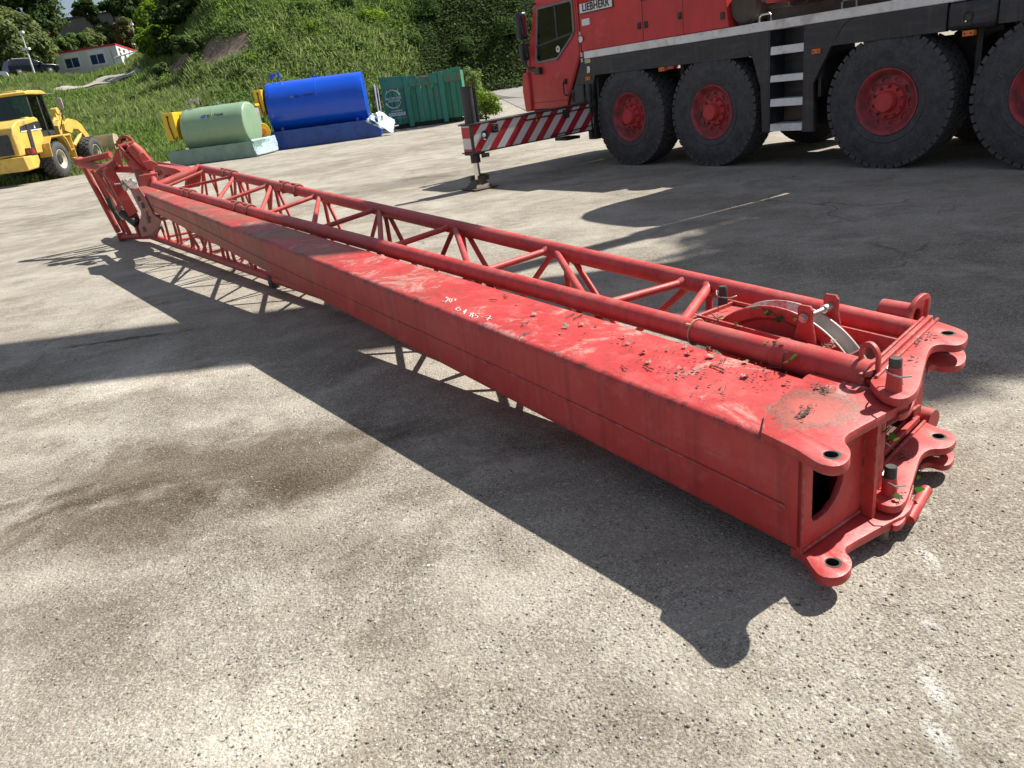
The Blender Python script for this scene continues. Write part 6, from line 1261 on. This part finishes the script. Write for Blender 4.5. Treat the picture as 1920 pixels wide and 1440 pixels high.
# pale car mostly outside the frame
c2 = polar(R_(-30.2), 97); pc_ = thing('parked_car', 'pale grey car cut by the left edge in front of the dark car', 'car', (c2.x, c2.y, gz(c2.x, c2.y)+.15), R_(25))
m = MB(); m.xz([(-2.2,.35),(-2.2,.9),(-1.0,1.0),(1.2,1.0),(2.0,.9),(2.1,.4)], -.85, .85); m.build('body', M['alu'], pc_, bevel=.08)
m = MB(); m.xz([(-1.6,1.0),(-1.1,1.42),(.4,1.42),(1.1,1.0)], -.72, .72); m.build('greenhouse', M['bluepane2'], pc_, bevel=.06); m = MB()
for x in (-1.4,1.35):
    m = MB(); m.tube((x,-.87,.32),(x,-.65,.32),.32,n=22); m.build('wheel', M['rubber'], pc_); m = MB(); m.tube((x,.65,.32),(x,.87,.32),.32,n=22); m.build('wheel', M['rubber'], pc_)
# ---- lamps, mast, gate
def lamp(label, px0, py0, px1, py1, r, heads):
    a, e = azp(px0, py0); p = polar(a, r); p.z = gz(p.x, p.y)-.1; top = CAMH+r*math.tan(azp(px1, py1)[1]); h = top-p.z
    t = thing('street_lamp', label, 'street lamp', p); m = MB(); m.tube((0,0,0),(0,0,h),.09,.06,n=12); m.build('pole', M['alu'], t)
    for zf_, dx, sz in heads:
        m = MB(); m.box(dx-sz,dx+sz,-.2,.2,h*zf_-.10,h*zf_+.12); m.tube((0,0,h*zf_-.15),(dx,0,h*zf_-.05),.04,n=8); m.build('lamp_head', M['white'], t, bevel=.03)
    return t
lamp('grey street lamp with two pale heads in front of the dark car', 70, 153, 38, 60, 96, [(.99,.05,.22),(.66,.0,.34)])
lamp('thin grey lamp pole behind the right end of the site office', 268, 119, 247, 46, 118, [(1.,.0,.16),(.30,-.5,.16)])
a, e = azp(232, 131); p = polar(a, 98); p.z = gz(p.x, p.y)
gt = thing('barrier_gate', 'white lifting barrier on a post at the end of the gravel track', 'barrier', p)
m = MB(); m.box(-.22,.22,-.2,.2,-.1,1.35); m.build('post', M['white'], gt, bevel=.03); m = MB(); m.tube((-.5,-.3,1.15),(3.6,-.2,1.75),.06,n=10); m.build('arm', M['white'], gt)
# ---- big dark hall behind the trees
q1, q2 = polar(R_(-27.0), 160), polar(R_(-19.5), 160); hd_ = (q2-q1).normalized(); HL = (q2-q1).length
hall = thing('concrete_hall', 'long dark grey hall wall rising behind the trees above the office', 'building', (q1.x, q1.y, 8), math.atan2(hd_.y, hd_.x))
z1 = CAMH+160*math.tan(R_(6.70))-8; z2 = CAMH+160*math.tan(R_(7.25))-8
m = MB(); m.hexa([(0,0,0),(HL,0,0),(HL,20,0),(0,20,0),(0,0,z1),(HL,0,z2),(HL,20,z2),(0,20,z1)]); m.build('wall', M['concrete'], hall)
m = MB(); m.hexa([(-.1,-.15,z1),(HL,-.15,z2),(HL,20,z2),(-.1,20,z1),(-.1,-.15,z1+.25),(HL,-.15,z2+.25),(HL,20,z2+.25),(-.1,20,z1+.25)]); m.build('coping', M['dark'], hall)
m = MB(); bz = z1-5.0; m.tube((2.9,-.5,bz+.3),(2.2,-.3,bz+3.4),.07,n=8); m.box(2.8,3.1,-.8,-.3,bz,bz+.4); m.build('wall_lamp', M['white'], hall)

# ================================================================== VEGETATION
def in_poly(x, y, P):
    ins = np.zeros(len(x), bool); n = len(P)
    for i in range(n):
        x1, y1 = P[i]; x2, y2 = P[(i+1) % n]; c = ((y1 > y) != (y2 > y)); xi = (x2-x1)*(y-y1)/(y2-y1+1e-12)+x1; ins ^= c & (x < xi)
    return ins
PATCH = [[(p.x, p.y) for p in a]+[(p.x*k, p.y*k) for p in b[::-1]] for a, b, k in ((soil1[0], soil1[1], .985), (soil2[0], soil2[1], .985), (track_a, track_b, .955), ([P1*1.02, P2*1.02, P3], [P1*.985, P2*.985, P3*.93], .93))]
def hill_points(n, az0, az1, d0, d1, near_bias=1.):
    az = rng.uniform(az0, az1, n); u = rng.uniform(0, 1, n)**near_bias; f = foot_r(az); r = f+d0+(d1-d0)*u
    x, y = np.sin(np.radians(az))*r, np.cos(np.radians(az))*r; ok = np.ones(n, bool)
    for P in PATCH: ok &= ~in_poly(x, y, P)
    return x[ok], y[ok]
def blades(name, x, y, per, h0, h1, wd, mat, lean=.5, label=None, cat='grass', zs=None):
    n = len(x)*per; X = np.repeat(x, per)+rng.normal(0, .12, n); Y = np.repeat(y, per)+rng.normal(0, .12, n); Z = (terrain(X, Y) if zs is None else np.repeat(zs, per))-.03
    H = np.repeat(rng.uniform(h0, h1, len(x)), per)*rng.uniform(.6, 1.15, n); a = rng.uniform(0, 2*np.pi, n); l = rng.uniform(.1, lean, n)*H
    dx, dy = np.cos(a), np.sin(a); b = rng.uniform(0, 2*np.pi, n); wx, wy = np.cos(b)*wd/2, np.sin(b)*wd/2
    V = np.empty((n, 4, 3)); V[:,0] = np.stack([X-wx, Y-wy, Z], 1); V[:,1] = np.stack([X+wx, Y+wy, Z], 1)
    V[:,2] = np.stack([X+dx*l*.4+wx*.8, Y+dy*l*.4+wy*.8, Z+H*.6], 1); V[:,3] = np.stack([X+dx*l, Y+dy*l, Z+H], 1)
    o = npmesh(name, V.reshape(-1, 3), np.arange(n*4).reshape(n, 4), mat); kind(o, 'stuff'); tag(o, label, cat); return o
def leafquads(C, N, sz, asp=.62):
    """leaf-sized quads at points C facing N"""
    n = len(C); N = N/np.linalg.norm(N, axis=1, keepdims=True); t = np.cross(N, rng.normal(size=(n, 3))); t /= np.linalg.norm(t, axis=1, keepdims=True)+1e-9; b = np.cross(N, t)
    s = (sz*rng.uniform(.6, 1.3, n))[:,None]; V = np.empty((n, 4, 3)); V[:,0] = C-t*s; V[:,1] = C+b*s*asp+N*s*.15; V[:,2] = C+t*s; V[:,3] = C-b*s*asp+N*s*.15
    return V.reshape(-1, 3), np.arange(n*4).reshape(n, 4)
def weeds(name, x, y, per, h, sz, mat, label, spread=.28, cat='weeds'):
    n = len(x)*per; H = np.repeat(rng.uniform(.25, 1., len(x))*h, per); C = np.stack([np.repeat(x, per)+rng.normal(0, spread, n), np.repeat(y, per)+rng.normal(0, spread, n), np.zeros(n)], 1)
    C[:,2] = terrain(C[:,0], C[:,1])+H*rng.uniform(.05, 1, n)
    N = rng.normal(size=(n, 3))*.6+np.array([0, -.25, 1.])
    V, F = leafquads(C, N, sz); o = npmesh(name, V, F, mat); kind(o, 'stuff'); tag(o, label, cat); return o
x, y = hill_points(15000, -34, -17.5, .0, 62, 1.5); blades('long_grass', x, y, 7, .35, .75, .075, M['grass'], .6, 'long unmown grass over the gentle left part of the bank')
x, y = hill_points(6000, -34, -17.5, -.2, 30, 1.3); weeds('weeds', x, y, 9, .55, .10, M['weed'], 'broad leaved weeds among the grass of the left bank')
x, y = hill_points(11000, -18.5, -3.5, -.2, 34, 1.0); weeds('weeds', x, y, 11, .75, .10, M['weed'], 'dense broad leaved weeds and brambles over the middle of the bank', .32)
x, y = hill_points(7000, -19, -3.5, .0, 34, 1.1); blades('long_grass', x, y, 6, .4, .85, .065, M['grass'], .6, 'tufts of long grass between the brambles of the middle bank')
x, y = hill_points(10000, -5, 11, -.1, 26, 1.0); weeds('ivy_cover', x, y, 12, .6, .115, M['ivyhill'], 'dark ivy covering the steep shaded bank behind the road', .35, 'ivy')
def patch_points(P, n):
    P = np.array(P); x = rng.uniform(P[:,0].min(), P[:,0].max(), n); y = rng.uniform(P[:,1].min(), P[:,1].max(), n); k = in_poly(x, y, P); return x[k], y[k]
M['straw'] = leafmat('dead_stalks', (.22,.16,.11), (.34,.27,.20), (.26,.19,.14), .2)
for i in (0, 1):
    x, y = patch_points(PATCH[i], 2600); blades('dead_stalks', x, y, 3, .06, .22, .06, M['straw'], 1.6, 'pale dead stalks lying on the '+('larger' if i == 0 else 'narrower left')+' bare soil patch', 'dead plants')
# grass at the foot of the bank and round the skip
az = rng.uniform(-36, -4, 2600); rr2 = foot_r(az)+rng.normal(-.3, .45, 2600); x, y = np.sin(np.radians(az))*rr2, np.cos(np.radians(az))*rr2
blades('long_grass', x, y, 6, .2, .5, .05, M['grass'], .6, 'ragged grass fringe where the bank meets the yard')
def mesh_tree(name, label, px, py, rpx, r, mat, n=5000, ell=(1,1,1.1), cl=46, leaf=None, group=None, trunk=True, base=None, lobes=.30, cat='tree'):
    a, e = azp(px, py); R0 = rpx/FPX*r*1.05; c = polar(a, r, CAMH+r*math.tan(e)); gz0 = gz(c.x, c.y)-.2 if base is None else base
    t = thing(name, label, cat, (c.x, c.y, gz0), rng.uniform(0, 6.28), group); hz = c.z-gz0
    leaf = leaf or max(.05, r*.0021)
    K = rng.normal(size=(cl, 3)); K /= np.linalg.norm(K, axis=1, keepdims=True); K *= (rng.uniform(.25, 1, cl)**.5)[:,None]*np.array(ell)*R0*.86
    idx = rng.integers(0, cl, n); d = rng.normal(size=(n, 3)); d /= np.linalg.norm(d, axis=1, keepdims=True); rad = R0*lobes*rng.uniform(.55, 1.3, cl)[idx]*rng.uniform(.45, 1.12, n)
    C = K[idx]+d*rad[:,None]*np.array([1, 1, .8]); C[:,2] += hz
    if cat == 'plant clump': C[:,2] = np.clip((C[:,2]-hz)/(R0*ell[2])*.5+.5, .02, 1.2)*(hz+R0*ell[2])
    C[:,2] = np.maximum(C[:,2], .1)
    V, F = leafquads(C, d+rng.normal(size=(n, 3))*.5+np.array([0,0,.5]), leaf); npmesh('crown', V, F, mat, t)
    m = MB(); m.pipe([(0,0,0),(R0*.03,R0*.02,hz*.5),(-R0*.02,R0*.03,hz),(0,0,hz+R0*ell[2]*.6)], R0*.05, 8, taper=[1.2,.9,.6,.15])
    for k in range(9):
        q = Vector(K[k % cl])*.85; q.z += hz; s0 = Vector((0,0,max(.1, hz+R0*ell[2]*(-.7+.12*k)))); m.pipe([s0, s0.lerp(q, .5)+Vector((0,0,R0*.08)), q], R0*.018, 5, taper=[1,.7,.25])
    m.build('trunk', M['bark'], t); return t
TG = 'trees round the site office'
mesh_tree('broadleaf_tree', 'tall dark tree in the top left corner, cut by the frame', 44, 2, 52, 128, M['tdark'], 14000, (1,1,1.15), 70, group=TG)
mesh_tree('broadleaf_tree', 'dark tree between the corner tree and the sky gap', 74, 70, 30, 124, M['tdark'], 8000, (.8,.8,1.5), 45, group=TG)
mesh_tree('olive_green_tree', 'olive green bushy tree at the left edge above the cars', 24, 84, 46, 112, M['tolive'], 16000, (1,1,1.1), 70, group=TG)
mesh_tree('broadleaf_tree', 'dark bush directly behind the dark blue car', 86, 112, 22, 121, M['tdark'], 5000, (1.2,1,1.1), 30, group=TG)
for i, (px, py, rp, mt, lb) in enumerate([(122,88,17,'tmid','rounded green tree just behind the left end of the office roof'),(150,82,18,'tmid','rounded green tree behind the middle of the office roof'),(180,78,18,'tolive','olive bush rising behind the right half of the office roof'),(210,72,20,'tmid','green tree behind the right corner of the office'),(104,84,16,'tdark','small dark tree under the left end of the hall wall')]):
    mesh_tree('broadleaf_tree', lb, px, py, rp, 134+i*2, M[mt], 6500, (1.15,1,1.), 40, group=TG)
mesh_tree('conifer', 'upright yellow green conifer behind the right end of the office', 240, 70, 20, 128, M['tolive'], 6500, (.8,.8,1.5), 40, lobes=.24, group=TG)
mesh_tree('broadleaf_tree', 'dark tree above the yellow green conifer', 248, 14, 28, 140, M['tdark'], 9000, (1,1,1.2), 45, group=TG)
# thin pines against the sky
def thin_pine(label, tufts, tx, base_py, r):
    a, e = azp(tx, base_py); p = polar(a, r); p.z = gz(p.x, p.y); t = thing('thin_pine', label, 'tree', p, 0, TG); Cs = []; m = MB(); T = []
    top = None
    for px, py, rp in tufts:
        aa, ee = azp(px, py); q = polar(aa, r, CAMH+r*math.tan(ee))-p; T.append((q, rp/FPX*r))
    T.sort(key=lambda k: k[0].z); tz = T[-1][0]; m.pipe([(0,0,0), tz*.5+Vector((.2,0,0)), tz], .16, 7, taper=[1.2,.9,.4])
    for q, R0 in T:
        s0 = tz*max(.2, (q.z-.8)/tz.z); m.pipe([s0, q], .06, 5, taper=[1,.4]); n = 330; d = rng.normal(size=(n, 3)); d /= np.linalg.norm(d, axis=1, keepdims=True); Cs.append(np.array(q)+d*(rng.uniform(.1, 1., n)**.6*R0)[:,None]*np.array([1.2,1.2,.7]))
    C = np.concatenate(Cs); V, F = leafquads(C, rng.normal(size=C.shape)+np.array([0,0,.4]), .26); npmesh('crown', V, F, M['tdark'], t); m.build('trunk', M['bark'], t)
thin_pine('thin crooked pine with sparse tufts against the sky gap', [(150,12,9),(160,4,9),(168,14,9),(176,22,7),(152,24,7),(140,25,5),(172,34,7),(178,40,6),(158,17,6)], 178, 62, 140)
thin_pine('second sparse pine leaning right beside the thin crooked pine', [(196,10,8),(205,6,7),(208,18,6),(190,16,6),(215,26,4)], 216, 62, 142)
mesh_tree('lime_bush', 'bright lime green bush beside the right end of the office', 296, 40, 34, 86, M['tlime'], 14000, (1,1,1.15), 65)
mesh_tree('lime_bush', 'lower lime green bush above the gravel track barrier', 284, 78, 24, 82, M['tlime'], 5000, (1,1,1.1), 40)
mesh_tree('dark_shrub', 'dark shrub hanging over the left bare soil patch', 332, 98, 24, 78, M['tdark'], 7000, (1.2,1,.9), 40)
mesh_tree('dark_shrub', 'tall dark tree above the bare soil patches', 352, 34, 46, 80, M['tdark'], 15000, (1.1,1,1.0), 65)
mesh_tree('dark_shrub', 'dark bush to the right of the tall tree over the bare soil', 420, 28, 36, 76, M['tmid'], 6500, (1.3,1,.8), 45)
mesh_tree('dark_shrub', 'dark tree cut by the top edge above the middle bank', 480, -6, 40, 78, M['tdark'], 7000, (1.3,1,.9), 45)
mesh_tree('dark_shrub', 'small dark shrub between office track and bank', 302, 130, 11, 70, M['tmid'], 3500, (1.2,1,.8), 30)
mesh_tree('dark_shrub', 'mid green shrub left of the larger bare soil patch', 350, 82, 20, 66, M['tmid'], 3600, (1.3,1,.7), 30)
for i, (px, py, rp, mt, lb) in enumerate([(520,96,20,'tmid','rounded bramble bush on the bank above the blue tank left end'),(590,60,24,'tlime','yellow green bramble bush high above the blue tank'),(660,88,20,'tmid','bramble bush on the bank above the right end of the blue tank'),(560,24,26,'tmid','bramble bush near the top edge above the blue tank'),(700,40,26,'tlime','yellow green bush high on the bank above the skip'),(770,78,22,'tmid','bramble bush on the bank above the skip middle'),(640,14,24,'tdark','dark bush at the top edge above the blue tank'),(800,24,34,'tdark','large dark bush at the edge of the shaded ivy bank'),(440,150,15,'tmid','low bramble between the green tank and the bare soil'),(250,190,16,'tmid','low bramble on the grass behind the loader bucket'),(860,92,24,'tdark','dark bush behind the right half of the skip'),(945,60,34,'tdark','dark bush on the shaded bank left of the crane cab'),(470,118,16,'tlime','small yellow green bush left of the blue tank cabinet'),(330,172,14,'tmid','low bramble behind the pump cabinet of the green tank')]):
    q = march(px, py); mesh_tree('bramble_bush', lb, px, py, rp, math.hypot(q.x, q.y)-.2, M[mt], 3000, (1.3,.9,.75), 34, leaf=.075, group='bushes growing on the bank', cat='bush')
# bright weeds beside the skip
mesh_tree('nettle_clump', 'bright green clump of nettles right of the skip beside the road', 908, 196, 29, 36.5, M['tlime'], 6000, (1.0,1,.85), 46, leaf=.045, base=0., cat='plant clump')
mesh_tree('grass_clump', 'pale dry grass clump arching behind the right end of the skip', 884, 150, 24, 46, M['grass'], 4500, (1.0,1,.9), 40, leaf=.06, base=.4, cat='plant clump')
mesh_tree('grass_clump', 'weeds standing between the blue tank and the skip', 705, 165, 16, 46, M['grass'], 3500, (.8,1,1.5), 30, leaf=.06, base=.1, cat='plant clump')
# tree beyond the rear of the crane truck (its shade dapples the yard)
def shade_tree(label, loc, h, R0, n):
    t = thing('broadleaf_tree', label, 'tree', loc, .3, 'trees beyond the crane truck'); K = rng.normal(size=(40, 3)); K /= np.linalg.norm(K, axis=1, keepdims=True); K *= (rng.uniform(.2, 1, 40)**.5)[:,None]*R0
    idx = rng.integers(0, 40, n); d = rng.normal(size=(n, 3)); d /= np.linalg.norm(d, axis=1, keepdims=True); C = K[idx]+d*R0*.3*rng.uniform(.4, 1.1, n)[:,None]; C[:,2] = C[:,2]*.8+h
    V, F = leafquads(C, d+np.array([0,0,.6]), .11); npmesh('crown', V, F, M['tmid'], t); m = MB(); m.pipe([(0,0,0),(.1,.1,h*.5),(0,0,h+R0*.4)], .28, 8, taper=[1.2,.8,.2])
    for k in range(10): q = Vector(K[k])*.8; q.z = q.z*.8+h; m.pipe([(0,0,h*.6+.1*k), q], .08, 5, taper=[1,.3])
    m.build('trunk', M['bark'], t)
shade_tree('broad tree standing past the rear of the crane truck', (11.5,9.4,0), 10.2, 2.15, 17000)
# ---- loose stones on the yard
def stones(n, d0, d1, s0, s1, name, label, mat):
    az = np.radians(rng.uniform(-40, 40, n)); r = d0*(d1/d0)**rng.uniform(0, 1, n)**.8; x, y = np.sin(az)*r, np.cos(az)*r
    base = np.array([(1,0,0),(-1,0,0),(0,1,0),(0,-1,0),(0,0,1),(0,0,-1)], float); F0 = np.array([(0,2,4),(2,1,4),(1,3,4),(3,0,4),(2,0,5),(1,2,5),(3,1,5),(0,3,5)])
    s = s0*(s1/s0)**(rng.uniform(0, 1, n)**4.); V = base[None]*rng.uniform(.6, 1.2, (n, 6, 1))*s[:,None,None]; V[:,:,2] *= .6
    a = rng.uniform(0, 6.28, n); c, q = np.cos(a)[:,None], np.sin(a)[:,None]; X = V[:,:,0]*c-V[:,:,1]*q; Y = V[:,:,0]*q+V[:,:,1]*c
    V[:,:,0] = X+x[:,None]; V[:,:,1] = Y+y[:,None]; V[:,:,2] += (s*.25)[:,None]
    F = (F0[None]+6*np.arange(n)[:,None,None]).reshape(-1, 3); o = npmesh(name, V.reshape(-1, 3), F, mat); kind(o, 'stuff'); tag(o, label, 'gravel'); return o
def stonemat():
    b = NB('loose_stones'); ge = b.n('NewGeometry'); r = ge.outputs['Random Per Island']; c = b.mix(b.ramp(r, .1, .9), (.13,.11,.09), (.42,.39,.35)); c = b.mix(b.ramp(r, .93, .95), c, (.62,.60,.56)); return b.fin(c, .9, 0, .2)
M['stone'] = stonemat()
stones(60000, 1.1, 16, .0010, .0065, 'loose_gravel', 'loose grit and small stones scattered over the yard', M['stone'])
for px, py, s, lb in ((606,735,.028,'grey stone lying in the shadow beside the box boom'),(1008,1225,.012,'pale stone near the tip of the jib shadow'),(330,1090,.012,'dark lump lying in the sunlit foreground')):
    p = G(px, py); m = MB(); V = []
    rr_ = random.Random(px)
    m.lathe([(-.5*s,0),(-.45*s,.7*s),(0,1.*s),(.45*s,.8*s),(.7*s,.3*s),(.72*s,0)], (0,0,0), (0,0,1), n=9); m.v = [(a*rr_.uniform(.85,1.15), b*rr_.uniform(.85,1.15), c) for a, b, c in m.v]
    o = m.build('stone', M['stone'], None, smooth=0, loc=(p.x, p.y, s*.4)); tag(o, lb, 'stone')
p = G(800, 1064); m = MB(); m.add([(0,0,.001),(.016,.002,.004),(.006,.012,.003),(.017,.001,.004),(.030,.010,.010),(.016,.009,.002)], [(0,1,2),(3,4,5)]); o = m.build('paper_scrap', M['alu'], None, smooth=0, loc=(p.x, p.y, .003)); tag(o, 'small torn scrap of white paper on the sunlit gravel', 'paper scrap')
